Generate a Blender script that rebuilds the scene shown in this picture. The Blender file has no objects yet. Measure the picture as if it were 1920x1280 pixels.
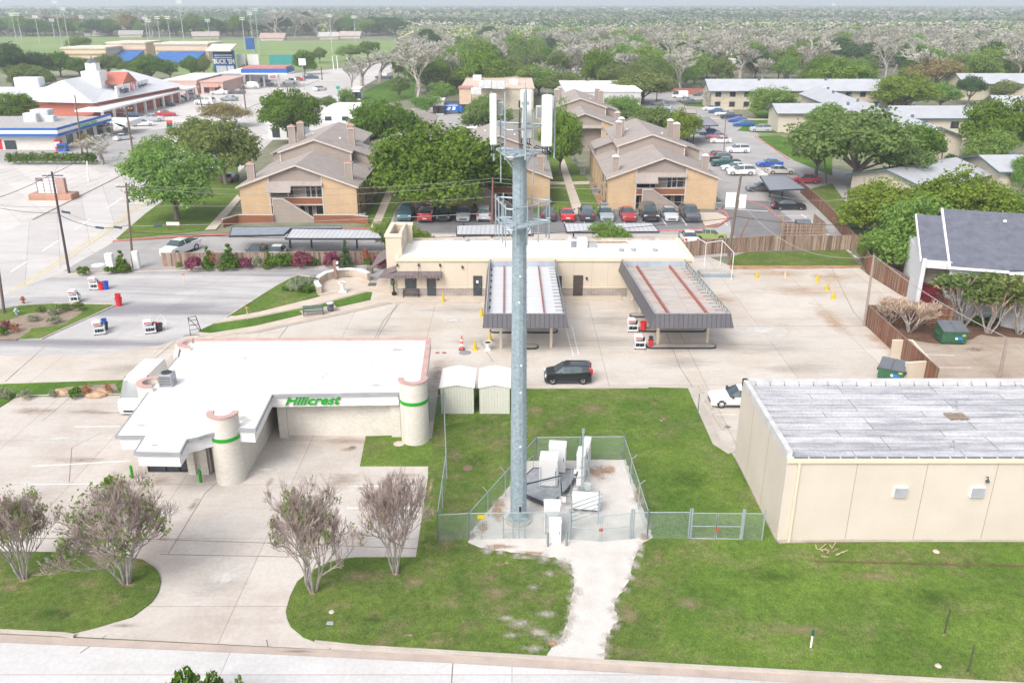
import bpy, math, random
import numpy as np
from mathutils import Vector
random.seed(7); rng = np.random.default_rng(7)
C = bpy.context.scene.collection
SC = bpy.context.scene
# ---------------- camera ----------------
F = 1600.0; H = 30.0; HY = 6.0
TH = math.atan((640-HY)/F); cT, sT = math.cos(TH), math.sin(TH)
cam = bpy.data.cameras.new("camera"); camo = bpy.data.objects.new("camera", cam); C.objects.link(camo)
camo.location = (0, 0, H); camo.rotation_euler = (math.pi/2-TH, 0, 0)
cam.sensor_width = 36; cam.lens = 36*F/1920; cam.clip_start = 0.5; cam.clip_end = 20000
SC.camera = camo
# ---------------- world / light ----------------
HAZE_D = .00034
SUN_EL, SUN_AZ = math.radians(46), math.radians(212)   # azimuth clockwise from +Y
w = bpy.data.worlds.new("World"); SC.world = w; w.use_nodes = True
nt = w.node_tree; bg = nt.nodes["Background"]
sky = nt.nodes.new("ShaderNodeTexSky"); sky.sky_type = 'NISHITA'; sky.sun_disc = False
sky.sun_elevation = SUN_EL; sky.sun_rotation = SUN_AZ; sky.air_density = 1.0; sky.dust_density = 4.0; sky.ozone_density = 1.0
hs = nt.nodes.new("ShaderNodeHueSaturation"); hs.inputs['Saturation'].default_value = 0.42
nt.links.new(sky.outputs[0], hs.inputs['Color']); nt.links.new(hs.outputs[0], bg.inputs['Color'])
bg.inputs['Strength'].default_value = 0.15
sun = bpy.data.lights.new("sun", 'SUN'); sun.energy = 0.95; sun.angle = math.radians(26); sun.color = (1, .965, .91)
suno = bpy.data.objects.new("sun", sun); C.objects.link(suno)
d = Vector((math.sin(SUN_AZ)*math.cos(SUN_EL), math.cos(SUN_AZ)*math.cos(SUN_EL), math.sin(SUN_EL)))
suno.rotation_euler = (-d).to_track_quat('-Z', 'Y').to_euler()
SC.view_settings.view_transform = 'Standard'; SC.view_settings.look = 'None'; SC.view_settings.gamma = 1
SC.view_settings.exposure = 0.86
try: SC.cycles.max_bounces = 5; SC.cycles.diffuse_bounces = 4; SC.cycles.transparent_max_bounces = 12; SC.cycles.volume_bounces = 0; SC.cycles.use_denoising = True
except Exception: pass
# ---------------- pixel <-> world ----------------
def ray(px, py):
    a = (px-960)/F; b = -(py-640)/F
    return Vector((a, cT+b*sT, -sT+b*cT))
def G(px, py, z=0.0):
    r = ray(px, py); t = (z-H)/r.z; return Vector((r.x*t, r.y*t, z))
def A(px, py, Y):
    r = ray(px, py); t = Y/r.y; return Vector((r.x*t, Y, H+r.z*t))
def zat(p, py): return A(960, py, p[1]).z
def mpx(p):      # metres per photo pixel at a point
    return (p[1]*cT-(p[2]-H)*sT)/F
# ---------------- materials ----------------
MATS = {}
def nodes(m): return m.node_tree.nodes, m.node_tree.links
def ramp(N, L, fac, stops):
    r = N.new("ShaderNodeValToRGB"); e = r.color_ramp.elements
    while len(e) < len(stops): e.new(0.5)
    for i, (p, c) in enumerate(stops):
        e[i].position = p; e[i].color = tuple(c)+(1,) if len(c) == 3 else c
    L.new(fac, r.inputs[0]); return r.outputs[0]
def noise(N, L, vec, scale, detail=4, rough=.55):
    n = N.new("ShaderNodeTexNoise"); n.inputs['Scale'].default_value = scale
    n.inputs['Detail'].default_value = detail; n.inputs['Roughness'].default_value = rough
    if vec: L.new(vec, n.inputs['Vector'])
    return n.outputs['Fac']
def mixc(N, L, fac, a, b, mode='MIX'):
    m = N.new("ShaderNodeMix"); m.data_type = 'RGBA'; m.blend_type = mode
    def put(v, s):
        if hasattr(v, 'default_value') or hasattr(v, 'is_linked'): L.new(v, s)
        else: s.default_value = v if not isinstance(v, tuple) or len(v) == 4 else tuple(v)+(1,)
    put(fac, m.inputs[0]); put(a, m.inputs[6]); put(b, m.inputs[7]); return m.outputs[2]
def mapping(N, L, vec, scale=(1, 1, 1), rot=(0, 0, 0)):
    m = N.new("ShaderNodeMapping"); m.inputs['Scale'].default_value = scale; m.inputs['Rotation'].default_value = rot
    L.new(vec, m.inputs['Vector']); return m.outputs[0]
def M(name, col, rough=.75, var=.12, scale=1.2, metal=0.0, col2=None, fine=0, spec=.3, bump=0, stretch=None):
    if name in MATS: return MATS[name]
    m = bpy.data.materials.new(name); m.use_nodes = True; N, L = nodes(m); b = N["Principled BSDF"]
    b.inputs['Roughness'].default_value = rough; b.inputs['Metallic'].default_value = metal
    b.inputs['Specular IOR Level'].default_value = spec
    tc = N.new("ShaderNodeTexCoord").outputs['Object']
    if stretch: tc = mapping(N, L, tc, stretch)
    f = noise(N, L, tc, scale)
    lo = tuple(max(0, c*(1-var)) for c in col); hi = col2 or tuple(min(1, c*(1+var)) for c in col)
    out = ramp(N, L, f, [(.3, lo), (.7, hi)])
    if fine:
        f2 = noise(N, L, tc, scale*18, 2)
        out = mixc(N, L, 1.0, out, ramp(N, L, f2, [(.25, (1-fine,)*3), (.75, (1,)*3)]), 'MULTIPLY')
    L.new(out, b.inputs['Base Color'])
    if bump:
        bp = N.new("ShaderNodeBump"); bp.inputs['Strength'].default_value = bump; bp.inputs['Distance'].default_value = .03
        L.new(noise(N, L, tc, scale*12, 3), bp.inputs['Height']); L.new(bp.outputs[0], b.inputs['Normal'])
    MATS[name] = m; return m
def brickmat(name, c1, c2, mortar, bw, bh, off=.5, msize=.012, rough=.85, axis='XZ', stain=.15):
    """courses of brick, siding boards, ribs or slabs, in metres"""
    if name in MATS: return MATS[name]
    m = bpy.data.materials.new(name); m.use_nodes = True; N, L = nodes(m); b = N["Principled BSDF"]
    b.inputs['Roughness'].default_value = rough; b.inputs['Specular IOR Level'].default_value = .25
    tc = N.new("ShaderNodeTexCoord").outputs['Object']
    sx = N.new("ShaderNodeSeparateXYZ"); L.new(tc, sx.inputs[0]); cb = N.new("ShaderNodeCombineXYZ")
    if axis == 'XZ':
        ad = N.new("ShaderNodeMath"); ad.operation = 'ADD'; L.new(sx.outputs[0], ad.inputs[0]); L.new(sx.outputs[1], ad.inputs[1])
        L.new(ad.outputs[0], cb.inputs[0]); L.new(sx.outputs[2], cb.inputs[1])
    elif axis in 'XY' and len(axis) == 1: L.new(sx.outputs['XY'.index(axis)], cb.inputs[0]); L.new(sx.outputs[2], cb.inputs[1])
    elif axis == 'XY': L.new(sx.outputs[0], cb.inputs[0]); L.new(sx.outputs[1], cb.inputs[1])
    t = N.new("ShaderNodeTexBrick"); L.new(cb.outputs[0], t.inputs['Vector']); t.offset = off
    t.inputs['Scale'].default_value = 1; t.inputs['Brick Width'].default_value = bw; t.inputs['Row Height'].default_value = bh
    t.inputs['Mortar Size'].default_value = msize; t.inputs['Mortar Smooth'].default_value = .1
    t.inputs['Color1'].default_value = tuple(c1)+(1,); t.inputs['Color2'].default_value = tuple(c2)+(1,); t.inputs['Mortar'].default_value = tuple(mortar)+(1,)
    f = noise(N, L, tc, .45, 5); out = mixc(N, L, 1.0, t.outputs['Color'], ramp(N, L, f, [(.3, (1-stain,)*3), (.65, (1,)*3)]), 'MULTIPLY')
    f = noise(N, L, tc, 6, 3); out = mixc(N, L, 1.0, out, ramp(N, L, f, [(.3, (.9,)*3), (.6, (1,)*3)]), 'MULTIPLY')
    L.new(out, b.inputs['Base Color'])
    MATS[name] = m; return m
def concrete(name, col, stain, amt=.5, joint=(6.2, 5.4), jt=.035, dark=None, sc=.12, streak=None, rot=0):
    m = bpy.data.materials.new(name); m.use_nodes = True; N, L = nodes(m); b = N["Principled BSDF"]
    b.inputs['Roughness'].default_value = .9; b.inputs['Specular IOR Level'].default_value = .15
    tc = N.new("ShaderNodeNewGeometry").outputs['Position']
    base = mixc(N, L, noise(N, L, tc, sc, 8, .62), tuple(c*.93 for c in col), tuple(min(1, c*1.07) for c in col))
    f = ramp(N, L, noise(N, L, tc, sc*1.7, 9, .68), [(.44, (0,)*3), (.66, (amt,)*3)])
    out = mixc(N, L, f, base, stain)
    f = ramp(N, L, noise(N, L, mapping(N, L, tc, (.35, 1.6, 1), (0, 0, rot)), .5, 7, .6), [(.5, (0,)*3), (.75, (amt*.55,)*3)])
    out = mixc(N, L, f, out, tuple(c*.82 for c in stain))
    if streak:
        n = N.new("ShaderNodeTexNoise"); n.inputs['Scale'].default_value = .16; n.inputs['Detail'].default_value = 6; n.inputs['Distortion'].default_value = .5
        L.new(mapping(N, L, tc, (.22, 1.5, 1), (0, 0, rot)), n.inputs['Vector'])
        f = ramp(N, L, n.outputs['Fac'], [(.44, (0,)*3), (.62, (.95,)*3)]); out = mixc(N, L, f, out, streak)
    t = N.new("ShaderNodeTexBrick"); L.new(mapping(N, L, tc, (1, 1, 1), (0, 0, rot)), t.inputs['Vector']); t.offset = 0; t.inputs['Scale'].default_value = 1
    t.inputs['Brick Width'].default_value = joint[0]; t.inputs['Row Height'].default_value = joint[1]; t.inputs['Mortar Size'].default_value = jt
    t.inputs['Mortar Smooth'].default_value = .6
    t.inputs['Color1'].default_value = (1, 1, 1, 1); t.inputs['Color2'].default_value = (.89, .885, .88, 1); t.inputs['Mortar'].default_value = (.66, .62, .6, 1)
    out = mixc(N, L, 1.0, out, t.outputs['Color'], 'MULTIPLY')
    f = noise(N, L, tc, 4.5, 5, .7); out = mixc(N, L, 1.0, out, ramp(N, L, f, [(.28, (.86,)*3), (.6, (1,)*3)]), 'MULTIPLY')
    L.new(out, b.inputs['Base Color']); MATS[name] = m; return m
def grassmat(name, g1, g2, dry, dryamt=.35, sc=.25):
    m = bpy.data.materials.new(name); m.use_nodes = True; N, L = nodes(m); b = N["Principled BSDF"]
    b.inputs['Roughness'].default_value = .95; b.inputs['Specular IOR Level'].default_value = .1
    tc = N.new("ShaderNodeNewGeometry").outputs['Position']
    out = mixc(N, L, ramp(N, L, noise(N, L, tc, sc, 6, .6), [(.35, (0,)*3), (.65, (1,)*3)]), g1, g2)
    f = ramp(N, L, noise(N, L, tc, sc*1.9, 9, .7), [(.5, (0,)*3), (.7, (dryamt,)*3)]); out = mixc(N, L, f, out, dry)
    f = noise(N, L, tc, 2.2, 6, .8); out = mixc(N, L, 1.0, out, ramp(N, L, f, [(.3, (.66,)*3), (.62, (1.15,)*3)]), 'MULTIPLY')
    f = noise(N, L, mapping(N, L, tc, (1, .6, 1)), 13, 3, .8); out = mixc(N, L, 1.0, out, ramp(N, L, f, [(.3, (.55,)*3), (.65, (1.25,)*3)]), 'MULTIPLY')
    L.new(out, b.inputs['Base Color'])
    bp = N.new("ShaderNodeBump"); bp.inputs['Strength'].default_value = .5; bp.inputs['Distance'].default_value = .08
    L.new(noise(N, L, tc, 9, 4, .7), bp.inputs['Height']); L.new(bp.outputs[0], b.inputs['Normal'])
    MATS[name] = m; return m
def leafmat(name, cols, rv=.0):
    m = bpy.data.materials.new(name); m.use_nodes = True; N, L = nodes(m); b = N["Principled BSDF"]
    b.inputs['Roughness'].default_value = .8; b.inputs['Specular IOR Level'].default_value = .15
    tc = N.new("ShaderNodeTexCoord").outputs['Object']; oi = N.new("ShaderNodeObjectInfo").outputs['Random']
    ad = N.new("ShaderNodeVectorMath"); ad.operation = 'ADD'; L.new(tc, ad.inputs[0])
    ml = N.new("ShaderNodeMath"); ml.operation = 'MULTIPLY'; ml.inputs[1].default_value = 37; L.new(oi, ml.inputs[0]); L.new(ml.outputs[0], ad.inputs[1])
    f = noise(N, L, ad.outputs[0], 1.1, 4, .7)
    st = [(.25+.5*i/(max(1, len(cols)-1)), c) for i, c in enumerate(cols)]
    out = ramp(N, L, f, st)
    h = N.new("ShaderNodeHueSaturation"); mr = N.new("ShaderNodeMapRange"); mr.inputs[3].default_value = .5-.012; mr.inputs[4].default_value = .5+.02
    L.new(oi, mr.inputs[0]); L.new(mr.outputs[0], h.inputs['Hue']); L.new(out, h.inputs['Color'])
    L.new(h.outputs[0], b.inputs['Base Color'])
    t = N.new("ShaderNodeBsdfTranslucent"); L.new(h.outputs[0], t.inputs['Color']); mx = N.new("ShaderNodeMixShader"); mx.inputs[0].default_value = .4
    L.new(b.outputs[0], mx.inputs[1]); L.new(t.outputs[0], mx.inputs[2]); L.new(mx.outputs[0], N["Material Output"].inputs['Surface'])
    MATS[name] = m; return m
def glassmat():
    return M('window_glass', (.035, .045, .055), rough=.12, var=.3, scale=.8, spec=.8)
def linkmat():
    m = bpy.data.materials.new('chain_link'); m.use_nodes = True; N, L = nodes(m); b = N["Principled BSDF"]
    b.inputs['Base Color'].default_value = (.34, .43, .42, 1); b.inputs['Metallic'].default_value = .2; b.inputs['Roughness'].default_value = .5
    tc = N.new("ShaderNodeTexCoord").outputs['Object']; sx = N.new("ShaderNodeSeparateXYZ"); L.new(tc, sx.inputs[0])
    def mth(op, a, c):
        n = N.new("ShaderNodeMath"); n.operation = op
        for i, v in enumerate((a, c)):
            if v is None: continue
            if isinstance(v, (int, float)): n.inputs[i].default_value = v
            else: L.new(v, n.inputs[i])
        return n.outputs[0]
    hsum = mth('ADD', sx.outputs[0], sx.outputs[1])
    def wires(s):
        u = mth('ADD' if s > 0 else 'SUBTRACT', hsum, sx.outputs[2]); u = mth('MULTIPLY', u, 12.0)
        return mth('LESS_THAN', mth('FRACT', u, None), .12)
    al = mth('MAXIMUM', wires(1), wires(-1))
    tr = N.new("ShaderNodeBsdfTransparent"); mx = N.new("ShaderNodeMixShader"); L.new(al, mx.inputs[0]); L.new(tr.outputs[0], mx.inputs[1]); L.new(b.outputs[0], mx.inputs[2])
    L.new(mx.outputs[0], N["Material Output"].inputs['Surface']); MATS['chain_link'] = m; return m
# ---------------- mesh helpers ----------------
class MB:
    def __init__(s): s.v = []; s.f = []; s.m = []; s.g = []
    def add(s, vs, fs, mi=0):
        n = len(s.v); s.g.append((n, len(s.f))); s.v += [tuple(p) for p in vs]; s.f += [tuple(i+n for i in f) for f in fs]; s.m += [mi]*len(fs); return s
    def box(s, x0, y0, z0, x1, y1, z1, mi=0):
        return s.add([(x0, y0, z0), (x1, y0, z0), (x1, y1, z0), (x0, y1, z0), (x0, y0, z1), (x1, y0, z1), (x1, y1, z1), (x0, y1, z1)],
                     [(3, 2, 1, 0), (4, 5, 6, 7), (0, 1, 5, 4), (1, 2, 6, 5), (2, 3, 7, 6), (3, 0, 4, 7)], mi)
    def cbox(s, x0, y0, z0, x1, y1, z1, c=.03, mi=0):   # box with chamfered vertical edges and top rim
        pts = [(x0+c, y0), (x1-c, y0), (x1, y0+c), (x1, y1-c), (x1-c, y1), (x0+c, y1), (x0, y1-c), (x0, y0+c)]
        mxx, mxy = (x0+x1)/2, (y0+y1)/2; ins = [(px+(mxx-px)*2*c/max(.01, x1-x0), py+(mxy-py)*2*c/max(.01, y1-y0)) for px, py in pts]
        vs = [(a, b, z0) for a, b in pts]+[(a, b, z1-c) for a, b in pts]+[(a, b, z1) for a, b in ins]
        fs = [tuple(range(7, -1, -1)), tuple(range(16, 24))]
        for k in (0, 8): fs += [(k+i, k+(i+1) % 8, k+8+(i+1) % 8, k+8+i) for i in range(8)]
        return s.add(vs, fs, mi)
    def prism(s, pts, z0, z1, mi=0):       # footprint in XY
        n = len(pts); a = sum(pts[i][0]*pts[(i+1) % n][1]-pts[(i+1) % n][0]*pts[i][1] for i in range(n))
        if a < 0: pts = pts[::-1]
        vs = [(p[0], p[1], z0) for p in pts]+[(p[0], p[1], z1) for p in pts]
        return s.add(vs, [tuple(range(n-1, -1, -1)), tuple(range(n, 2*n))]+[(i, (i+1) % n, n+(i+1) % n, n+i) for i in range(n)], mi)
    def xz(s, pts, y0, y1, mi=0):          # outline in XZ pushed along Y
        n = len(pts); a = sum(pts[i][0]*pts[(i+1) % n][1]-pts[(i+1) % n][0]*pts[i][1] for i in range(n))
        if a < 0: pts = pts[::-1]
        vs = [(p[0], y0, p[1]) for p in pts]+[(p[0], y1, p[1]) for p in pts]
        return s.add(vs, [tuple(range(n)), tuple(range(2*n-1, n-1, -1))]+[(i, n+i, n+(i+1) % n, (i+1) % n) for i in range(n)], mi)
    def slab(s, a, b, c, d, t, mi=0):      # sloping quad with thickness downward
        vs = [Vector(p) for p in (a, b, c, d)]; vs += [p-Vector((0, 0, t)) for p in vs]
        return s.add(vs, [(0, 1, 2, 3), (7, 6, 5, 4), (0, 4, 5, 1), (1, 5, 6, 2), (2, 6, 7, 3), (3, 7, 4, 0)], mi)
    def tube(s, pts, r, n=6, mi=0, cap=True):
        pts = [Vector(p) for p in pts]; rs = r if isinstance(r, (list, tuple)) else [r]*len(pts); base = len(s.v); rings = []
        for i, p in enumerate(pts):
            t = (pts[min(i+1, len(pts)-1)]-pts[max(i-1, 0)]); t = t.normalized() if t.length > 1e-9 else Vector((0, 0, 1))
            u = t.cross(Vector((0, 0, 1)) if abs(t.z) < .95 else Vector((1, 0, 0))).normalized(); v = t.cross(u)
            rings.append([p+(u*math.cos(2*math.pi*k/n)+v*math.sin(2*math.pi*k/n))*rs[i] for k in range(n)])
        vs = [q for r_ in rings for q in r_]; fs = []
        for i in range(len(pts)-1):
            fs += [(i*n+k, i*n+(k+1) % n, (i+1)*n+(k+1) % n, (i+1)*n+k) for k in range(n)]
        if cap: fs += [tuple(range(n-1, -1, -1)), tuple((len(pts)-1)*n+k for k in range(n))]
        return s.add(vs, fs, mi)
    def lathe(s, prof, n=16, ctr=(0, 0, 0), mi=0, a0=0, a1=2*math.pi):
        full = abs(a1-a0-2*math.pi) < 1e-6; k = n if full else n+1; vs = []; fs = []
        for r, z in prof:
            for i in range(k):
                a = a0+(a1-a0)*i/n; vs.append((ctr[0]+r*math.cos(a), ctr[1]+r*math.sin(a), ctr[2]+z))
        for j in range(len(prof)-1):
            for i in range(n):
                i2 = (i+1) % k; fs.append((j*k+i, j*k+i2, (j+1)*k+i2, (j+1)*k+i))
        return s.add(vs, fs, mi)
    def strip(s, pts, wd, z0, z1, mi=0, close=False, side=0):   # ribbon of box section along a path
        P = [Vector((p[0], p[1])) for p in pts]; n = len(P); Lf = []; Rt = []
        for i in range(n):
            a = P[(i-1) % n] if (i > 0 or close) else P[i]; b = P[(i+1) % n] if (i < n-1 or close) else P[i]
            d1 = (P[i]-a); d2 = (b-P[i]); d1 = d1.normalized() if d1.length > 1e-6 else None; d2 = d2.normalized() if d2.length > 1e-6 else None
            d1 = d1 or d2; d2 = d2 or d1; t = (d1+d2); t = t.normalized() if t.length > 1e-6 else d1
            nr = Vector((-t.y, t.x)); k = 1/max(.35, nr.dot(Vector((-d1.y, d1.x))))
            Lf.append(P[i]+nr*wd*k*(.5+side*.5)); Rt.append(P[i]-nr*wd*k*(.5-side*.5))
        for i in range(n if close else n-1):
            j = (i+1) % n
            s.add([(Rt[i].x, Rt[i].y, z0), (Rt[j].x, Rt[j].y, z0), (Lf[j].x, Lf[j].y, z0), (Lf[i].x, Lf[i].y, z0),
                   (Rt[i].x, Rt[i].y, z1), (Rt[j].x, Rt[j].y, z1), (Lf[j].x, Lf[j].y, z1), (Lf[i].x, Lf[i].y, z1)],
                  [(3, 2, 1, 0), (4, 5, 6, 7), (0, 1, 5, 4), (1, 2, 6, 5), (2, 3, 7, 6), (3, 0, 4, 7)], mi)
        return s
    def build(s, name, mats, parent=None, smooth=False, loc=None):
        me = bpy.data.meshes.new(name); me.from_pydata(s.v, [], s.f); mats = mats if isinstance(mats, (list, tuple)) else [mats]
        for m in mats: me.materials.append(m)
        if len(mats) > 1: me.polygons.foreach_set('material_index', s.m)
        if smooth: me.polygons.foreach_set('use_smooth', [True]*len(me.polygons))
        me.update(); o = bpy.data.objects.new(name, me); C.objects.link(o)
        if parent: o.parent = parent
        if loc: o.location = loc
        return o
def tag(o, label, cat, group=None, kind=None):
    if label: o['label'] = label
    if cat: o['category'] = cat
    if group: o['group'] = group
    if kind: o['kind'] = kind
    return o
def thing(name, label, cat, loc=(0, 0, 0), rz=0, group=None):
    o = bpy.data.objects.new(name, None); C.objects.link(o); o.empty_display_size = .3
    o.location = loc; o.rotation_euler = (0, 0, rz); return tag(o, label, cat, group)
def struct(name, mb, mats, **k):
    o = mb.build(name, mats, **k); o['kind'] = 'structure'; return o
def dup(root, loc, rz=0, label=None, group=None, scale=None):
    r = root.copy(); C.objects.link(r); r.location = loc; r.rotation_euler = (0, 0, rz)
    if label: r['label'] = label
    if group: r['group'] = group
    if scale: r.scale = scale
    for ch in list(KIDS.get(root.name, root.children)):
        c = ch.copy(); C.objects.link(c); c.parent = r
        for g in ch.children:
            e = g.copy(); C.objects.link(e); e.parent = c
    return r
KIDS = {}
def pt(o, name, mb, mats, **k): return mb.build(name, mats, parent=o, **k)
def each(o, name, mb, mats):          # every primitive of the builder becomes a part of its own
    g = mb.g+[(len(mb.v), len(mb.f))]; off = getattr(mb, 'off', Vector((0, 0, 0)))
    for (a, fa), (b, fb) in zip(g, g[1:]):
        q = MB(); q.v = [(x+off.x, y+off.y, z+off.z) for x, y, z in mb.v[a:b]]; q.f = [tuple(i-a for i in f) for f in mb.f[fa:fb]]; q.m = [0]*len(q.f); r = q.build(name, mats, parent=o)
    return r
def gp(pts, z=0.0): return [G(x, y, z) for x, y in pts]
def sheet(name, px, z, mat, thick=0, kind='structure', rag=0, seg=1.0):
    pts = [Vector((p.x, p.y)) for p in gp(px)]
    if rag:
        out = []; n = len(pts); r = random.Random(len(name)*7+int(px[0][0]))
        for i in range(n):
            a, b = pts[i], pts[(i+1) % n]; k = max(1, int((b-a).length/seg))
            for j in range(k):
                q = a.lerp(b, j/k); nr = Vector((-(b-a).y, (b-a).x)).normalized(); out.append(q+nr*r.uniform(-rag, rag))
        pts = out
    mb = MB()
    if thick: mb.prism([(p.x, p.y) for p in pts], z-thick, z)
    else: mb.add([(p.x, p.y, z) for p in pts], [tuple(range(len(pts)))])
    o = mb.build(name, mat)
    if not thick:
        me = o.data
        if me.polygons[0].normal.z < 0: me.flip_normals()
    o['kind'] = kind; return o
def stainmat(name, col, amt=.8, sc=1.6, stretch=(1, 1, 1)):
    if name in MATS: return MATS[name]
    m = bpy.data.materials.new(name); m.use_nodes = True; N, L = nodes(m); b = N["Principled BSDF"]; b.inputs['Roughness'].default_value = .95; b.inputs['Specular IOR Level'].default_value = .05
    tc = N.new("ShaderNodeTexCoord").outputs['Object']; gp_ = N.new("ShaderNodeNewGeometry").outputs['Position']
    out = mixc(N, L, noise(N, L, gp_, 5, 4, .7), tuple(c*.8 for c in col), tuple(min(1, c*1.2) for c in col)); L.new(out, b.inputs['Base Color'])
    ln_ = N.new("ShaderNodeVectorMath"); ln_.operation = 'LENGTH'; L.new(tc, ln_.inputs[0])
    mr = N.new("ShaderNodeMapRange"); mr.inputs[1].default_value = 1; mr.inputs[2].default_value = .1; mr.inputs[2].default_value = 0; mr.inputs[3].default_value = -.42; mr.inputs[4].default_value = .20; L.new(ln_.outputs['Value'], mr.inputs[0])
    f = noise(N, L, mapping(N, L, gp_, stretch), sc, 10, .8); ad = N.new("ShaderNodeMath"); ad.operation = 'ADD'; L.new(f, ad.inputs[0]); L.new(mr.outputs[0], ad.inputs[1])
    al = ramp(N, L, ad.outputs[0], [(.36, (0,)*3), (.50, (amt*.35,)*3), (.72, (amt,)*3)]); tr = N.new("ShaderNodeBsdfTransparent"); mx = N.new("ShaderNodeMixShader")
    L.new(al, mx.inputs[0]); L.new(tr.outputs[0], mx.inputs[1]); L.new(b.outputs[0], mx.inputs[2]); L.new(mx.outputs[0], N["Material Output"].inputs['Surface']); MATS[name] = m; return m
NST = [0]
def stain(px, py, rx, ry, mat, z=.06, rot=0, name='ground_stain'):
    p = G(px, py, z); k = mpx(p); a, b = G(px, py-ry, z), G(px, py+ry, z); NST[0] += 1
    m = MB(); m.add([(math.cos(i*.2618), math.sin(i*.2618), 0) for i in range(24)], [tuple(range(24))]); o = m.build(name, mat, loc=(p.x, p.y, z+.0007*(NST[0] % 5))); o.scale = (rx*k, (a.y-b.y)/2, 1); o.rotation_euler = (0, 0, rot); o['kind'] = 'structure'; return o
def text(parent, name, s, size, mat, loc, rot=(math.pi/2, 0, 0), ext=.03, shear=0, bold=0, sx=1):
    cu = bpy.data.curves.new(name, 'FONT'); cu.body = s; cu.size = size; cu.extrude = ext; cu.shear = shear; cu.offset = bold
    cu.resolution_u = 3; cu.align_x = 'CENTER'; cu.align_y = 'CENTER'; cu.materials.append(mat)
    tmp = bpy.data.objects.new(name, cu); C.objects.link(tmp); bpy.context.view_layer.update()
    me = bpy.data.meshes.new_from_object(tmp.evaluated_get(bpy.context.evaluated_depsgraph_get())); bpy.data.objects.remove(tmp)
    o = bpy.data.objects.new(name, me); C.objects.link(o); o.parent = parent; o.location = loc; o.rotation_euler = rot; o.scale = (sx, 1, 1); return o
# ---------------- shared materials ----------------
m_glass = glassmat(); m_link = linkmat()
m_white = M('white_paint', (.78, .78, .77), rough=.55, var=.04)
m_roofw = M('white_membrane', (.80, .785, .745), rough=.7, var=.05, scale=.25, fine=.03)
m_galv = M('galvanised_steel', (.34, .42, .47), rough=.5, var=.2, scale=5, metal=.25, fine=.25)
m_galv2 = M('galvanised_tube', (.33, .39, .42), rough=.45, var=.12, scale=2, metal=.25)
m_dark = M('dark_steel', (.05, .055, .065), rough=.5, var=.15)
m_black = M('black_rubber', (.022, .022, .024), rough=.8, var=.2)
m_grey = M('grey_metal', (.32, .33, .35), rough=.5, var=.1)
m_tan = M('tan_stucco', (.585, .51, .41), rough=.9, var=.05, scale=.5, fine=.05)
m_tan2 = M('tan_trim', (.66, .575, .455), rough=.9, var=.04, scale=.6)
m_wood = M('weathered_pole', (.16, .12, .10), rough=.9, var=.25, scale=2, stretch=(6, 6, .3))
m_con = M('cast_concrete', (.47, .43, .39), rough=.9, var=.1, scale=1.2, fine=.12)
m_kerb = M('kerb_concrete', (.50, .45, .40), rough=.9, var=.12, scale=.7, fine=.15)
m_redk = M('red_kerb_paint', (.50, .17, .15), rough=.8, var=.15, scale=1.5)
m_line = M('lane_paint', (.72, .71, .69), rough=.8, var=.08, scale=1)
m_yline = M('yellow_lane_paint', (.62, .50, .22), rough=.8, var=.15, scale=1)
m_yellow = M('yellow_plastic', (.62, .42, .02), rough=.5, var=.1)
m_red = M('red_plastic', (.62, .03, .04), rough=.4, var=.1)
m_blue = M('blue_plastic', (.02, .09, .45), rough=.4, var=.1)
m_green = M('bright_green_paint', (.02, .32, .02), rough=.5, var=.05)
m_bark = M('grey_bark', (.19, .165, .145), rough=.95, var=.25, scale=4)
m_barkp = M('pale_bark', (.34, .31, .285), rough=.95, var=.25, scale=4)
# concretes
c_lot = concrete('cream_concrete', (.60, .555, .51), (.40, .32, .27), .5, (7.4, 6.2), .04)
c_drive = concrete('tyre_streaked_concrete', (.54, .525, .515), (.40, .38, .39), .5, (9, 9), .03, streak=(.26, .25, .27), rot=.22)
c_street = concrete('pale_street_concrete', (.60, .59, .585), (.46, .43, .41), .35, (14, 4.6), .035, sc=.1)
c_road = concrete('arterial_concrete', (.62, .59, .565), (.40, .37, .35), .4, (16, 4), .04, sc=.08, rot=.9)
c_bank = concrete('wash_lot_concrete', (.61, .565, .51), (.46, .36, .27), .5, (8.2, 8.2), .045, sc=.09)
c_gutter = M('gutter_concrete', (.47, .39, .34), rough=.9, var=.12, scale=.8, fine=.18)
c_walk = M('walk_concrete', (.56, .48, .40), rough=.9, var=.08, scale=.8, fine=.12)
c_asph = concrete('parking_asphalt', (.235, .23, .235), (.15, .14, .14), .5, (50, 50), .0, sc=.15)
c_aslt = concrete('pale_asphalt', (.42, .405, .40), (.29, .27, .26), .45, (12, 9), .03, sc=.12)
c_dirt = M('bare_dirt', (.33, .215, .135), rough=.95, var=.22, scale=.6, fine=.3)
c_mulch = M('bark_mulch', (.17, .095, .065), rough=.95, var=.3, scale=1.5, fine=.45)
c_grav = M('white_gravel', (.66, .62, .58), rough=.95, var=.10, scale=.9, fine=.30, bump=.6)
g_near = grassmat('lawn_grass', (.085, .15, .026), (.145, .22, .04), (.24, .20, .11), .62, .16)
g_near2 = grassmat('patchy_lawn', (.085, .135, .03), (.13, .185, .038), (.24, .185, .11), .75, .3)
g_rich = grassmat('rich_lawn', (.065, .14, .02), (.11, .205, .03), (.17, .18, .06), .3, .3)
g_far = M('far_grass', (.20, .28, .09), rough=.95, var=.15, scale=.03, fine=.1)
g_wood = M('wood_floor', (.24, .245, .16), rough=.95, var=.3, scale=.02, fine=.4)
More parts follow.
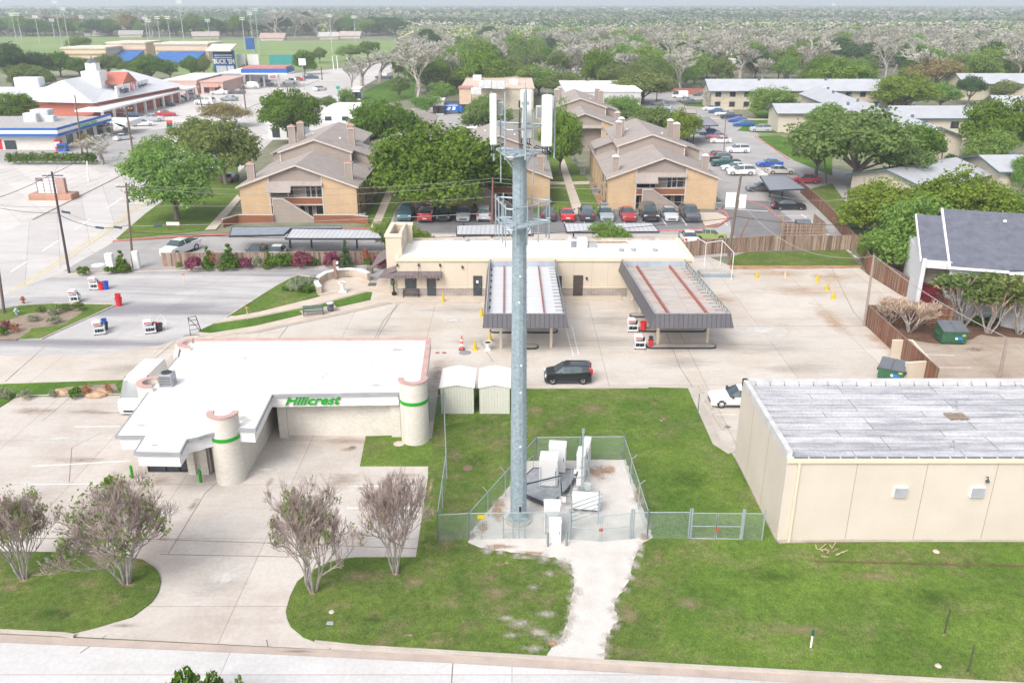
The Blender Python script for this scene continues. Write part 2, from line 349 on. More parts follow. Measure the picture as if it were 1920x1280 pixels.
# ---------------- setting: ground sheets ----------------
mb = MB(); ring = [(13800*math.cos(a), 13800*math.sin(a)) if math.sin(a) > 0 else (13800*math.cos(a), -380) for a in [i*math.pi/24 for i in range(48)]]; ring = [p for i, p in enumerate(ring) if i <= 24 or i in (24,)]+[(-13800, -380), (13800, -380)]
mb.add([(x, y, 0) for x, y in ring], [tuple(range(len(ring)))]); ground = struct('ground', mb, g_wood)
sheet('road_arterial_lot', [(-1400, 900), (-1400, 222), (0, 200), (160, 190), (300, 172), (400, 150), (480, 146), (640, 128), (740, 112), (800, 113), (720, 140), (660, 175), (640, 205), (700, 215), (735, 240), (620, 250), (520, 255), (440, 330), (330, 400), (215, 452), (120, 520), (0, 610)], .02, c_road).name = 'commercial_pavement'
sheet('road', [(-1000, 900), (60, 412), (212, 336), (332, 270), (470, 200), (600, 150), (690, 118), (730, 117), (665, 150), (630, 205), (560, 240), (380, 325), (250, 395), (96, 516), (-420, 760)], .03, concrete('road_concrete', (.60, .575, .56), (.46, .42, .40), .4, (20, 3.7), .05, sc=.09, streak=(.52, .50, .49), rot=1.1))
sheet('wash_lot_pavement', [(-900, 1150), (-400, 1166), (0, 1187), (1065, 1241), (1920, 1290), (2700, 1330), (2700, 716), (1735, 716), (1624, 611), (1782, 610), (1700, 561), (1628, 516), (1607, 499), (1370, 499), (1300, 470), (1290, 432), (740, 432), (720, 498), (250, 509), (118, 512), (96, 517), (0, 592), (-900, 1000)], .04, c_bank)
sheet('office_lot_pavement', [(-900, 1150), (-400, 1166), (0, 1187), (660, 1220), (800, 1225), (830, 900), (830, 735), (700, 640), (345, 636), (330, 660), (235, 745), (100, 744), (-60, 770), (-900, 830)], .05, c_lot)
sheet('entry_drive', [(-700, 800), (-200, 640), (60, 532), (110, 516), (250, 511), (560, 503), (640, 499), (735, 500), (745, 545), (690, 548), (600, 523), (560, 518), (425, 594), (372, 624), (300, 648), (180, 665), (-100, 668), (-420, 730)], .052, c_drive)
sheet('street', [(-1200, 1150), (-400, 1186), (0, 1205), (480, 1226), (850, 1244), (1065, 1256), (1920, 1305), (2700, 1345), (2700, 2100), (-1200, 2100)], .05, c_street)
sheet('gutter', [(-1200, 1125), (-400, 1168), (0, 1190), (480, 1213), (850, 1230), (1065, 1241), (1920, 1290), (2700, 1330), (2700, 1345), (1920, 1305), (1065, 1256), (850, 1244), (480, 1226), (0, 1205), (-400, 1186), (-1200, 1150)], .06, c_gutter)
mb = MB()
mb.strip([G(x, y) for x, y in [(-1200, 1122), (-400, 1164), (0, 1186), (118, 1192), (140, 1195)]], .18, .05, .19)
mb.strip([G(x, y) for x, y in [(590, 1207), (676, 1216), (1065, 1239), (1125, 1243), (1920, 1287), (2700, 1326)]], .18, .05, .19)
struct('kerb', mb, m_kerb)
def lawn(px, mat, z=.12, rag=.0): return sheet('lawn', px, z, mat, thick=.11, rag=rag, seg=.35)
lawn([(-60, 585), (0, 582), (40, 574), (100, 571), (215, 573), (78, 635), (0, 638), (-200, 648)], g_near)
lawn([(-300, 722), (0, 722), (240, 714), (232, 742), (30, 745), (0, 765), (-150, 800), (-400, 820)], g_rich)
lawn([(-500, 1035), (0, 1036), (178, 1038), (267, 1051), (291, 1066), (300, 1080), (302, 1092), (297, 1112), (285, 1131), (249, 1158), (178, 1179), (128, 1191), (0, 1185), (-500, 1160)], g_near2)
lawn([(676, 1216), (646, 1213), (599, 1208), (569, 1196), (545, 1176), (538, 1160), (536, 1148), (544, 1120), (557, 1093), (578, 1075), (614, 1057), (640, 1050), (667, 1047), (780, 1047), (784, 1020), (802, 900), (803, 875), (675, 875), (686, 820), (752, 818), (810, 825), (822, 732), (960, 731), (1130, 731), (1220, 728), (1297, 730), (1345, 835), (1372, 852), (1440, 985), (1460, 1021), (2700, 1002), (2700, 1325), (1920, 1285), (1125, 1242), (1065, 1239)], g_near)
sheet('patchy_lawn', [(676, 1212), (600, 1204), (548, 1175), (540, 1148), (548, 1120), (562, 1093), (582, 1077), (617, 1060), (670, 1050), (786, 1050), (800, 985), (812, 830), (835, 800), (880, 790), (950, 760), (1100, 760), (1060, 830), (960, 850), (880, 960), (870, 1018), (1040, 1050), (1072, 1070), (1072, 1100), (1058, 1190), (1000, 1228)], .125, g_near2, rag=.12, seg=.4, kind='structure')
sheet('patchy_lawn', [(1222, 1012), (1300, 1025), (1280, 1100), (1240, 1180), (1250, 1245), (1128, 1239), (1145, 1140), (1180, 1095)], .125, g_near2, rag=.15, seg=.4)
# gravel pad and path
sheet('gravel_path', [(878, 1020), (882, 1000), (945, 925), (990, 866), (1172, 864), (1190, 915), (1224, 1010), (1206, 1020), (1192, 1045), (1178, 1095), (1150, 1135), (1158, 1165), (1136, 1200), (1132, 1240), (1024, 1236), (1040, 1210), (1058, 1190), (1066, 1165), (1072, 1130), (1078, 1100), (1070, 1062), (1040, 1048), (950, 1036), (905, 1030)], .13, c_grav, rag=.07, seg=.22)
ms_ = stainmat('reddish_soil_patch', (.40, .26, .17), .95, 1.6)
for a in [(1120, 885, 50, 26), (1140, 880, 36, 18), (935, 955, 30, 50), (905, 990, 24, 26), (1208, 1006, 22, 16), (1036, 1206, 26, 14), (940, 1024, 60, 10), (1000, 1036, 50, 8), (1195, 930, 12, 40), (885, 1005, 14, 20)]: stain(*a, ms_, .137)
sd_ = stainmat('dry_grass', (.30, .25, .14), .7, 1.8); ss_ = stainmat('bare_soil_patch', (.42, .29, .20), .95, 1.5); sv_ = stainmat('gravel_spill', (.50, .46, .40), .7, 3.2); sg_ = stainmat('dark_grass', (.065, .125, .025), .5, .5); sl_ = stainmat('bright_grass', (.15, .24, .045), .5, .5)
for a in [(1228, 757, 18, 12), (1245, 784, 16, 12), (1552, 1036, 34, 10), (760, 1190, 22, 9), (815, 1188, 20, 9), (670, 1078, 60, 20), (20, 1100, 50, 22), (1560, 1016, 130, 6), (1752, 1036, 14, 8), (880, 1050, 26, 8), (935, 1058, 22, 8), (1110, 765, 60, 25), (1000, 770, 40, 20), (1640, 1080, 120, 20), (1290, 1130, 60, 30), (1180, 1150, 40, 40), (1500, 1180, 110, 25), (830, 800, 12, 60), (780, 1090, 60, 20), (930, 1110, 70, 30), (1000, 900, 20, 15)]: stain(*a, sd_, .13)
for a in [(770, 1190, 12, 5), (950, 1055, 14, 6), (1240, 788, 8, 6), (808, 910, 10, 30), (812, 960, 8, 20), (1770, 1190, 10, 5), (1814, 1262, 10, 5), (1522, 1218, 9, 5), (240, 1096, 22, 8), (588, 1112, 18, 7), (743, 1076, 18, 7), (45, 1088, 22, 8), (1420, 900, 18, 40), (1755, 1248, 12, 5)]: stain(*a, ss_, .132)
for a in [(975, 1168, 50, 18), (1010, 1185, 50, 22), (1040, 1200, 40, 26), (950, 1158, 30, 12), (1000, 1215, 50, 16), (1025, 1150, 40, 14), (960, 1190, 40, 12), (1030, 1075, 20, 14), (1000, 1100, 24, 12), (915, 1030, 40, 10), (985, 1044, 50, 10)]: stain(*a, sv_, .134)
rgv = random.Random(4)
for pl in ([(1070, 1062), (1078, 1100), (1072, 1130), (1066, 1165), (1058, 1190), (1040, 1210)], [(1206, 1020), (1192, 1045), (1178, 1095), (1150, 1135), (1158, 1165), (1136, 1200), (1132, 1236)], [(905, 1030), (950, 1036), (1040, 1048), (1070, 1062)], [(1190, 915), (1224, 1010)], [(945, 925), (882, 1000)]):
    for a, b in zip(pl, pl[1:]):
        for k in range(2): f = (k+.5)/2; stain(a[0]+(b[0]-a[0])*f+rgv.uniform(-3, 3), a[1]+(b[1]-a[1])*f, rgv.uniform(16, 28), rgv.uniform(14, 24), sv_, .133)
for a in [(1400, 890, 30, 60), (1300, 900, 90, 40), (700, 1160, 60, 20), (100, 1150, 90, 20), (1450, 1080, 150, 30), (1750, 1120, 160, 40), (1200, 960, 60, 40), (900, 860, 50, 30)]: stain(*a, sg_, .128)
for a in [(1600, 1120, 160, 30), (150, 1110, 60, 25), (1250, 830, 80, 40), (880, 780, 50, 25), (1400, 1230, 120, 25), (1800, 1240, 90, 20)]: stain(*a, sl_, .126)
cb_ = stainmat('brown_water_stain', (.36, .27, .21), .55, .9, (.6, 1.6, 1)); co_ = stainmat('orange_silt', (.54, .38, .25), .6, .5, (.6, 1.4, 1)); cg_ = stainmat('grey_tyre_marks', (.40, .38, .36), .38, .5, (.4, 2, 1)); cw_ = stainmat('bleached_concrete', (.72, .70, .67), .7, .5); cd_ = stainmat('dark_oil', (.22, .17, .14), .8, 1.6)
for a in [(655, 842, 34, 10), (650, 826, 90, 12), (363, 946, 16, 26), (150, 862, 90, 11), (180, 772, 110, 9), (760, 890, 50, 9), (505, 905, 14, 18), (640, 900, 60, 30), (300, 900, 60, 20), (820, 700, 30, 60), (60, 770, 90, 14), (235, 1172, 60, 9), (560, 1220, 90, 6)]: stain(*a, cb_, .066)
for a in [(1500, 545, 120, 22), (1450, 512, 150, 13), (1560, 520, 70, 22), (1560, 600, 40, 60), (1660, 640, 50, 40), (1350, 560, 60, 20), (1700, 590, 40, 12)]: stain(*a, co_, .056)
for a in [(860, 580, 140, 18), (1140, 600, 90, 30), (1140, 640, 160, 22), (900, 640, 120, 20), (1450, 650, 160, 30), (1500, 690, 180, 20), (1280, 680, 120, 24), (700, 620, 120, 20), (250, 690, 160, 18), (200, 960, 200, 30), (400, 1100, 120, 40), (600, 980, 90, 40), (1150, 560, 60, 14), (860, 700, 60, 20)]: stain(*a, cg_, .063, rot=.1)
for a in [(420, 1080, 90, 60), (120, 820, 120, 20), (1430, 620, 120, 30), (300, 960, 80, 30), (500, 880, 80, 20), (850, 600, 50, 10)]: stain(*a, cw_, .064)
for a in [(1235, 730, 28, 6), (1140, 548, 22, 5), (660, 838, 16, 6), (1300, 612, 60, 8), (1365, 800, 14, 8), (720, 535, 20, 5), (1700, 650, 20, 7), (1830, 655, 40, 8)]: stain(*a, cd_, .071)
lawn([(372, 622), (400, 609), (480, 597), (600, 573), (688, 549), (697, 549), (694, 563), (640, 575), (568, 590), (480, 613), (400, 626)], g_rich)
lawn([(427, 592), (480, 562), (510, 543), (540, 526), (560, 519), (605, 524), (592, 540), (600, 556), (540, 572), (480, 586), (440, 593)], g_near)
sheet('footpath', [(372, 628), (400, 626), (480, 613), (568, 592), (640, 577), (694, 565), (712, 556), (1165, 556), (1165, 566), (960, 567), (730, 567), (640, 588), (480, 622), (400, 634)], .14, c_walk, thick=.1)
sheet('footpath', [(440, 596), (480, 588), (600, 558), (690, 545), (735, 500), (745, 556), (700, 549), (688, 547), (600, 571), (480, 595), (400, 607)], .135, c_walk, thick=.1)
sheet('patio', [(597, 556), (592, 541), (610, 527), (640, 522), (690, 522), (700, 548), (650, 545)], .145, c_walk, thick=.1)
sheet('bench_pad', [(562, 585), (627, 574), (640, 585), (574, 598)], .15, M('pinkish_slab', (.42, .34, .30), var=.08), thick=.1)
# white-lot strips, parking lines
mb = MB()
def ln(a, b, wd=.1, z=.056, m_=None): (m_ or mb).strip([G(*a), G(*b)], wd, z, z+.004)
for a, b in [((665, 912), (800, 912)), ((650, 953), (795, 953)), ((170, 772), (235, 771)), ((140, 801), (225, 800)), ((60, 875), (245, 865)), ((45, 909), (190, 908)), ((1060, 612), (1075, 668)), ((1072, 612), (1085, 665)), ((1035, 653), (1080, 653)), ((1340, 778), (1380, 778)), ((1725, 665), (1790, 667)), ((1760, 690), (1820, 690))]: ln(a, b)
for a, b in [((690, 1226), (0, 1216))]: pass
for a, b in [((1130, 290), (0, 0))][:0]: pass
for x0 in range(12):     # stall lines in the shopping lot
    ln((-60+x0*14, 330+x0*4), (40+x0*16, 305+x0*2), .15, .03)
for k in range(10): ln((-40+k*60, 545-k*40+6), (-10+k*60, 545-k*40-14), .25, .04)
for k in range(9): ln((1060+k*38, 424), (1056+k*37, 410), .13, .075)
for k in range(8): ln((1502+k*14, 403+k*11), (1512+k*14, 409+k*11), .25, .075)
for k in range(6): ln((1440+k*12, 395+k*10), (1500+k*16, 395+k*10), .12, .075)
ln((1358, 392), (1440, 397), .3, .075)
mb.name = 0; struct('lane_markings', mb, m_line)
mb = MB()
for k in range(14):
    a, b = (80+k*34, 500-k*24), (80+k*34+28, 500-k*24-20); 
mb.strip([G(*p) for p in [(-300, 720), (0, 560), (200, 430), (400, 270), (520, 200), (640, 140)]], .2, .036, .04)
mb.strip([G(*p) for p in [(-300, 735), (0, 566), (204, 434), (404, 273), (524, 202), (644, 141)]], .2, .036, .04)
struct('centre_line', mb, m_yline)
mb = MB()   # saw-cut joints the photo shows
for pts in [[(437, 880), (385, 925), (315, 1040)], [(0, 1009), (300, 1012), (480, 1018), (800, 1030)], [(300, 1040), (560, 1045)], [(750, 570), (720, 600), (700, 640)], [(745, 570), (705, 638)], [(545, 606), (520, 638)], [(1240, 600), (1275, 690), (1300, 728)], [(1560, 505), (1600, 585), (1625, 612)], [(1380, 612), (1620, 612)],
            [(85, 650), (10, 716)], [(900, 640), (925, 680)], [(200, 1192), (150, 1225)], [(620, 1215), (610, 1232)], [(850, 1232), (846, 1290)], [(500, 1200), (505, 1225)], [(330, 640), (270, 690)], [(130, 747), (80, 790)], [(130, 905), (135, 840), (190, 812)]]:
    mb.strip([G(*p) for p in pts], .05, .054, .057)
struct('expansion_joints', mb, M('joint_filler', (.20, .17, .15), var=.2))
mb = MB()
mb.strip([G(*p) for p in [(78, 637), (216, 574), (212, 571), (100, 569)]], .16, .05, .16)
mb.strip([G(*p) for p in [(425, 596), (480, 561), (510, 542), (540, 525), (560, 517), (605, 523)]], .2, .05, .16)
mb.strip([G(*p) for p in [(820, 731), (1215, 729)]], .22, .05, .17); mb.strip([G(*p) for p in [(1297, 729), (1345, 834), (1372, 851)]], .7, .05, .14)
mb.strip([G(*p) for p in [(250, 510), (560, 502), (735, 499)]], .2, .04, .15)
mb.strip([G(*p) for p in [(30, 744), (232, 741)]], .2, .05, .14)
mb.strip([G(*p) for p in [(372, 632), (480, 624), (640, 590), (735, 569), (900, 569)]], .25, .05, .15)
mb.strip([G(*p) for p in [(60, 413), (212, 337), (332, 271), (470, 201), (600, 150)]], .3, .03, .15)
struct('kerb', mb, m_kerb)
# apartment grounds
sheet('apartment_parking', [(118, 509), (215, 454), (480, 440), (700, 436), (740, 392), (1000, 393), (1345, 398), (1355, 380), (1300, 330), (1270, 262), (1180, 200), (1150, 170), (1330, 168), (1425, 255), (1520, 310), (1700, 340), (1700, 400), (1550, 372), (1600, 470), (1500, 472), (1290, 486), (1290, 440), (740, 440), (700, 500), (250, 509)], .06, c_aslt)
sheet('asphalt_bays', [(742, 390), (1000, 391), (1345, 395), (1372, 412), (1345, 428), (1060, 437), (735, 438)], .068, c_asph)
sheet('asphalt_drive', [(1345, 393), (1370, 376), (1440, 378), (1500, 425), (1545, 470), (1420, 478), (1372, 440), (1368, 412)], .07, c_asph)
sheet('asphalt_bays', [(1400, 372), (1470, 368), (1540, 410), (1592, 466), (1545, 470), (1500, 425), (1440, 378)], .066, c_aslt)
sheet('service_strip', [(-20, 268), (170, 262), (330, 238), (250, 300), (165, 306), (0, 306)], .035, c_aslt)
mb = MB()
mb.strip([G(*p) for p in [(212, 454), (300, 447), (480, 438), (600, 433), (700, 430)]], .35, .06, .2)
mb.strip([G(*p) for p in [(1060, 438), (1290, 433), (1345, 425), (1366, 412), (1360, 400), (1348, 394)]], .3, .06, .2)
mb.strip([G(*p) for p in [(1395, 376), (1430, 385), (1500, 440), (1530, 470)]], .22, .06, .16)
mb.strip([G(*p) for p in [(1415, 256), (1440, 272), (1480, 300)]], .25, .06, .16)
struct('red_kerb', mb, m_redk)
lawn([(218, 449), (275, 400), (350, 345), (400, 318), (445, 310), (452, 376), (388, 432), (250, 446)], g_near)
lawn([(685, 428), (688, 340), (780, 310), (800, 345), (745, 385), (728, 428)], g_near)
sheet('footpath', [(694, 430), (710, 430), (742, 352), (728, 350)], .14, c_walk)
sheet('footpath', [(384, 433), (405, 432), (452, 374), (446, 366)], .14, c_walk)
lawn([(1000, 400), (1010, 285), (1060, 285), (1098, 330), (1130, 403)], g_near)
sheet('footpath', [(1076, 404), (1096, 404), (1058, 300), (1046, 300)], .14, c_walk); sheet('footpath', [(1030, 343), (1105, 341), (1105, 347), (1030, 348)], .143, c_walk)
sheet('bare_soil', [(760, 385), (800, 330), (900, 330), (1000, 350), (1005, 392), (760, 392)], .145, c_dirt, rag=.3)
sheet('bare_soil', [(1105, 350), (1130, 402), (1146, 402), (1120, 340)], .146, c_dirt)
sheet('stony_bed', [(1140, 402), (1345, 400), (1366, 410), (1350, 420), (1322, 426), (1310, 404)], .15, c_walk)
lawn([(1372, 499), (1368, 484), (1400, 474), (1585, 470), (1612, 499)], g_near2)
sheet('bare_soil', [(1368, 498), (1612, 498), (1618, 503), (1368, 506)], .075, M('orange_soil', (.45, .26, .14), var=.25, scale=1, fine=.3), rag=.15)
lawn([(1420, 256), (1462, 255), (1560, 290), (1560, 330), (1490, 302), (1450, 278)], g_rich)
lawn([(1382, 246), (1420, 218), (1395, 200), (1330, 202), (1288, 200), (1270, 190), (1340, 186), (1460, 205), (1470, 250), (1440, 250)], g_rich)
lawn([(1500, 360), (1560, 345), (1620, 430), (1570, 430)], g_near2)
sheet('footpath', [(1330, 222), (1460, 224), (1460, 227), (1330, 225)], .14, c_walk)
sheet('far_lot', [(1628, 592), (1700, 560), (1790, 600), (2300, 650), (2300, 716), (1738, 716)], .045, concrete('worn_lot', (.45, .38, .315), (.30, .20, .13), .6, (6, 5), .03, sc=.15))
sheet('mulch_bed', [(1638, 595), (1700, 600), (1760, 606), (1860, 590), (2100, 600), (2200, 660), (1960, 640), (1840, 628), (1800, 645), (1740, 645), (1690, 632)], .08, c_mulch, rag=.3)
sheet('bare_soil', [(1650, 480), (1760, 470), (1790, 560), (1700, 540)], .05, c_mulch)
# far open ground
sheet('lawn_verge', [(775, 186), (780, 150), (735, 148), (690, 168), (665, 188), (690, 196)], .12, g_rich)
sheet('playing_field', [(-200, 86), (0, 70), (110, 68), (330, 72), (480, 78), (760, 76), (700, 118), (480, 140), (330, 140), (100, 130), (-200, 150)], .05, g_far)
sheet('parking_far', [(1020, 230), (1020, 195), (1170, 172), (1330, 166), (1330, 178), (1180, 220)], .05, c_aslt)
sheet('parking_far', [(760, 230), (790, 200), (900, 200), (960, 215), (940, 240), (820, 250)], .05, c_aslt)
# ================= office building with round brick turrets =================
b_cream = brickmat('cream_brick', (.74, .71, .65), (.68, .64, .58), (.60, .56, .50), .32, .09, msize=.012, stain=.14)
m_pink = M('pink_coping', (.52, .34, .31), rough=.8, var=.14, scale=1.2, fine=.1)
m_fasc = M('white_fascia', (.76, .75, .76), rough=.6, var=.05, scale=.4)
t = thing('office_building', 'low white roofed office building with cream brick turrets banded in green and a script sign', 'building', (-17, 56, 0))
O = Vector((17, -56, 0))
class L(MB):      # mesh builder working in world metres but stored relative to a thing's base
    def __init__(s, off): super().__init__(); s.off = off
    def build(s, *a, **k):
        s.v = [(x+s.off.x, y+s.off.y, z+s.off.z) for x, y, z in s.v]; return super().build(*a, **k)
roof = [(-27.1, 65.3), (-6.95, 65.5), (-6.7, 57.2), (-7.9, 55.65), (-17.15, 55.3), (-16.86, 50.0), (-18.45, 50.1), (-19.84, 49.2), (-20.2, 48.85), (-20.86, 48.55), (-20.67, 46.8), (-23.54, 46.9), (-23.76, 49.05), (-25.62, 49.05), (-26.19, 56.2), (-26.44, 62.6)]
m = L(O); m.prism(roof, 3.86, 4.0); r = pt(t, 'roof', m, m_roofw)
m = L(O)
for y in (51.2, 53.6, 56.0, 58.4, 60.8, 63.2): m.box(-25.8 if y > 50 else -23, y, 4.0, -17.0 if y < 55.5 else -7.3, y+.05, 4.006)
m.build('membrane_seam', M('seam_grey', (.52, .51, .50)), parent=r)
rs_ = stainmat('roof_ponding', (.45, .42, .38), .7, 1.3)
for q in [(-10.0, 56.9, 1.6, .7), (-18.2, 51.6, 1.2, .9), (-21.0, 62.0, 1.0, .5), (-24.5, 50.5, 1.2, .8), (-9.2, 63.8, 1.5, .8), (-14.0, 59.0, .8, .4), (-22.6, 47.8, .9, .5)]:
    mm = MB(); mm.add([(math.cos(i*.2618), math.sin(i*.2618), 0) for i in range(24)], [tuple(range(24))]); oo = mm.build('roof_stain', rs_, parent=r, loc=(q[0]+O.x, q[1]+O.y, 4.01)); oo.scale = (q[2], q[3], 1)
m = L(O); m.strip(roof[2:], .10, 3.80, 4.035, side=0); m.build('roof_edge', m_grey, parent=r)
# fascia under the overhang
f = [(-8.2, 55.85), (-17.35, 55.5), (-17.06, 50.2), (-18.5, 50.3), (-20.0, 49.4), (-20.4, 49.05), (-20.95, 48.75), (-20.85, 47.0), (-23.4, 47.1), (-23.6, 49.25), (-25.4, 49.25), (-26.0, 56.2), (-26.3, 62.6)]
m = L(O); m.strip(f, .12, 2.95, 3.86); m.prism([(-8.3, 56.0), (-8.3, 62), (-26, 62), (-25.3, 49.4), (-23.5, 49.4), (-23.3, 47.2), (-20.95, 47.2), (-21, 49), (-18.5, 50.4), (-17.3, 50.4), (-17.5, 56.0)], 3.3, 3.36); fo = pt(t, 'fascia', m, m_fasc)
m = L(O); m.prism([(-7.2, 65.2), (-7.0, 57.5), (-8.4, 56.55), (-16.9, 56.55), (-16.9, 60.0), (-19.0, 60.0), (-19.0, 52.2), (-20.6, 52.0), (-20.6, 51.2), (-22.2, 51.2), (-22.2, 51.5), (-25.0, 51.5), (-26.0, 60), (-26.3, 65.1)], 0, 3.85)
m.box(-8.9, 56.2, 0, -8.2, 56.6, 3.4); m.box(-17.2, 56.2, 0, -16.6, 56.6, 3.4)
m.box(-22.1, 50.9, 0, -21.6, 51.6, 3.4); m.box(-21.2, 50.9, 0, -20.7, 51.6, 3.4)
pt(t, 'wall', m, b_cream)
m = L(O); m.strip([(-26.5, 62.0), (-27.2, 64.5), (-26.6, 65.45), (-6.9, 65.65), (-6.55, 57.4)], .34, 3.2, 4.16, side=0); pt(t, 'parapet', m, b_cream)
m = L(O); m.strip([(-26.7, 65.47), (-6.9, 65.65), (-6.55, 57.4)], .42, 4.16, 4.26); pt(t, 'coping', m, m_pink)
def turret(cx, cy, rad, z1, a0, a1, band=True, nm='turret'):
    m = L(O); n = 24
    for i in range(n):       # thick curved wall
        p = a0+(a1-a0)*i/n; q = a0+(a1-a0)*(i+1)/n; ri = rad-.34
        def c(a, r): return (cx+r*math.cos(a), cy+r*math.sin(a))
        m.prism([c(p, rad), c(q, rad), c(q, ri), c(p, ri)], 0, z1)
    o = pt(t, nm, m, b_cream)
    m = L(O); m.strip([(cx+(rad-.17)*math.cos(a0+(a1-a0)*i/n), cy+(rad-.17)*math.sin(a0+(a1-a0)*i/n)) for i in range(n+1)], .44, z1, z1+.1); m.build('coping', m_pink, parent=o)
    if band:
        m = L(O); m.strip([(cx+(rad+.015)*math.cos(a0+(a1-a0)*i/n), cy+(rad+.015)*math.sin(a0+(a1-a0)*i/n)) for i in range(n+1)], .05, 3.3, 3.55); m.build('green_band', m_green, parent=o)
R_ = math.radians
turret(-7.1, 55.85, 1.02, 4.95, R_(170), R_(380))
turret(-19.0, 50.35, .98, 5.0, R_(165), R_(375))
turret(-26.3, 56.6, .95, 4.35, R_(60), R_(300), False); turret(-26.2, 64.5, .95, 4.25, R_(95), R_(290), False)
# swooping brick wing behind the front turret
m = L(O); m.box(-18.75, 50.6, 0, -18.05, 60.2, 3.85); pt(t, 'wing_wall', m, b_cream)
# glazed corner
m = L(O); m.box(-25.0, 51.30, .05, -22.2, 51.36, 2.9)
for x in (-25.02, -23.75, -22.6, -22.25): m.box(x, 51.22, .02, x+.07, 51.29, 2.9)
m.box(-25.0, 51.22, .02, -22.2, 51.28, .1); m.box(-25.0, 51.22, 1.0, -23.7, 51.28, 1.06)
m2 = L(O); m2.box(-25.0, 51.34, .1, -22.2, 51.40, 2.9); w_ = pt(t, 'window', m2, m_glass); m.v = [v for v in m.v]
m3 = L(O)
for x in (-25.02, -23.85, -22.9, -22.27): m3.box(x, 51.24, .02, x+.07, 51.33, 2.9)
m3.box(-25.0, 51.24, .02, -22.2, 51.32, .1); m3.box(-25.0, 51.25, 1.0, -23.8, 51.32, 1.06); m3.build('frame', m_dark, parent=w_)
m = L(O); m.box(-18.6, 59.9, .05, -17.0, 59.96, 3.2); e_ = pt(t, 'entrance', m, m_dark); m = L(O); m.box(-18.2, 59.84, .1, -17.4, 59.89, 2.3); m.build('glass_door', m_glass, parent=e_)
sg = text(t, 'sign_lettering', "Hillcrest", .98, m_green, (-14.45+O.x, 55.49+O.y, 3.42), rot=(math.pi/2,0,.038), shear=.4, bold=.018, ext=.05, sx=1.15)
m = L(O)
for x, y in [(-14.5, 58.2), (-11.2, 60.8), (-21.9, 61.3)]: m.cbox(x, y, 4.0, x+.35, y+.35, 4.12, .04)
each(t, 'roof_vent', m, m_roofw)
def ac_unit(name, label, x, y, z, s=1.0, group=None, rz=0):
    t = thing(name, label, 'air conditioner', (x, y, z), rz, group)
    m = MB(); m.cbox(-.42*s, -.42*s, 0, .42*s, .42*s, .85*s, .04*s); pt(t, 'casing', m, m_grey)
    m = MB(); m.lathe([(0, .855*s), (.33*s, .855*s), (.33*s, .9*s), (.25*s, .9*s), (.25*s, .87*s), (0, .87*s)], 14); pt(t, 'fan_grille', m, m_dark)
    m = MB()
    for k in range(6):
        z0 = (.12+.11*k)*s; m.box(-.43*s, -.36*s, z0, -.421*s, .36*s, z0+.05*s); m.box(-.36*s, -.43*s, z0, .36*s, -.421*s, z0+.05*s)
    pt(t, 'louvres', m, m_dark); return t
ac_unit('air_conditioner', 'grey rooftop air conditioner behind the small round turret of the office', -25.2, 57.0, 4.0, 1.15)
# ================= two storage sheds =================
m_shed = brickmat('shed_siding', (.62, .62, .55), (.59, .59, .52), (.45, .45, .39), .22, 9, off=0, msize=.014, stain=.08)
for i, (x0, x1, lb) in enumerate([(826, 890, 'cream ribbed metal shed with white roof, left of two beside the office'), (898, 957, 'cream ribbed metal shed with white roof, next to the steel tower')]):
    a = G(x0, 778); b = G(x1, 778); t = thing('storage_shed', lb, 'shed', ((a.x+b.x)/2, a.y, 0), 0, 'storage sheds'); hw = (b.x-a.x)/2-.06; dp = 3.6
    m = MB(); m.xz([(-hw, 0), (hw, 0), (hw, 2.35), (0, 2.6), (-hw, 2.35)], 0, dp); pt(t, 'wall', m, m_shed)
    m = MB(); m.slab((-hw-.1, -.1, 2.40), (0, -.1, 2.66), (0, dp+.1, 2.66), (-hw-.1, dp+.1, 2.40), .05); m.slab((0, -.1, 2.66), (hw+.1, -.1, 2.40), (hw+.1, dp+.1, 2.40), (0, dp+.1, 2.66), .05); pt(t, 'roof', m, m_roofw)
    m = MB(); m.box(-.7, -.03, .05, -.02, -.005, 2.0); m.box(.02, -.03, .05, .7, -.005, 2.0); pt(t, 'base_rail', MB().box(-hw-.03, -.03, 0, hw+.03, -.004, .1), m_white)
# ================= beige warehouse =================
m_beige = M('beige_stucco', (.60, .53, .465), rough=.9, var=.05, scale=.35, fine=.05)
t = thing('warehouse', 'large beige stucco warehouse with flat weathered grey white roof', 'building', (15.8, 43, 0)); O = Vector((-15.8, -43, 0))
x0, x1, y0, y1, hh = 15.8, 48.0, 43.0, 53.3, 5.75
m = L(O); m.box(x0, y0, 0, x1, y1, hh); pt(t, 'wall', m, m_beige)
mr = bpy.data.materials.new('weathered_roofing'); mr.use_nodes = True; N, Lk = nodes(mr); b = N["Principled BSDF"]; b.inputs['Roughness'].default_value = .8; b.inputs['Specular IOR Level'].default_value = .2
tc = N.new("ShaderNodeTexCoord").outputs['Object']
br = N.new("ShaderNodeTexBrick"); Lk.new(tc, br.inputs['Vector']); br.offset = .37; br.offset_frequency = 3; br.inputs['Scale'].default_value = 1
for k, v in (('Brick Width', 6.3), ('Row Height', .86), ('Mortar Size', .035), ('Mortar Smooth', .8)): br.inputs[k].default_value = v
br.inputs['Color1'].default_value = (.47, .47, .49, 1); br.inputs['Color2'].default_value = (.62, .61, .62, 1); br.inputs['Mortar'].default_value = (.13, .14, .16, 1)
o1 = mixc(N, Lk, 1.0, br.outputs['Color'], ramp(N, Lk, noise(N, Lk, mapping(N, Lk, tc, (.25, 1.6, 1)), .9, 9, .72), [(.36, (.60, .60, .62)), (.52, (.95,)*3), (.7, (1.2,)*3)]), 'MULTIPLY')
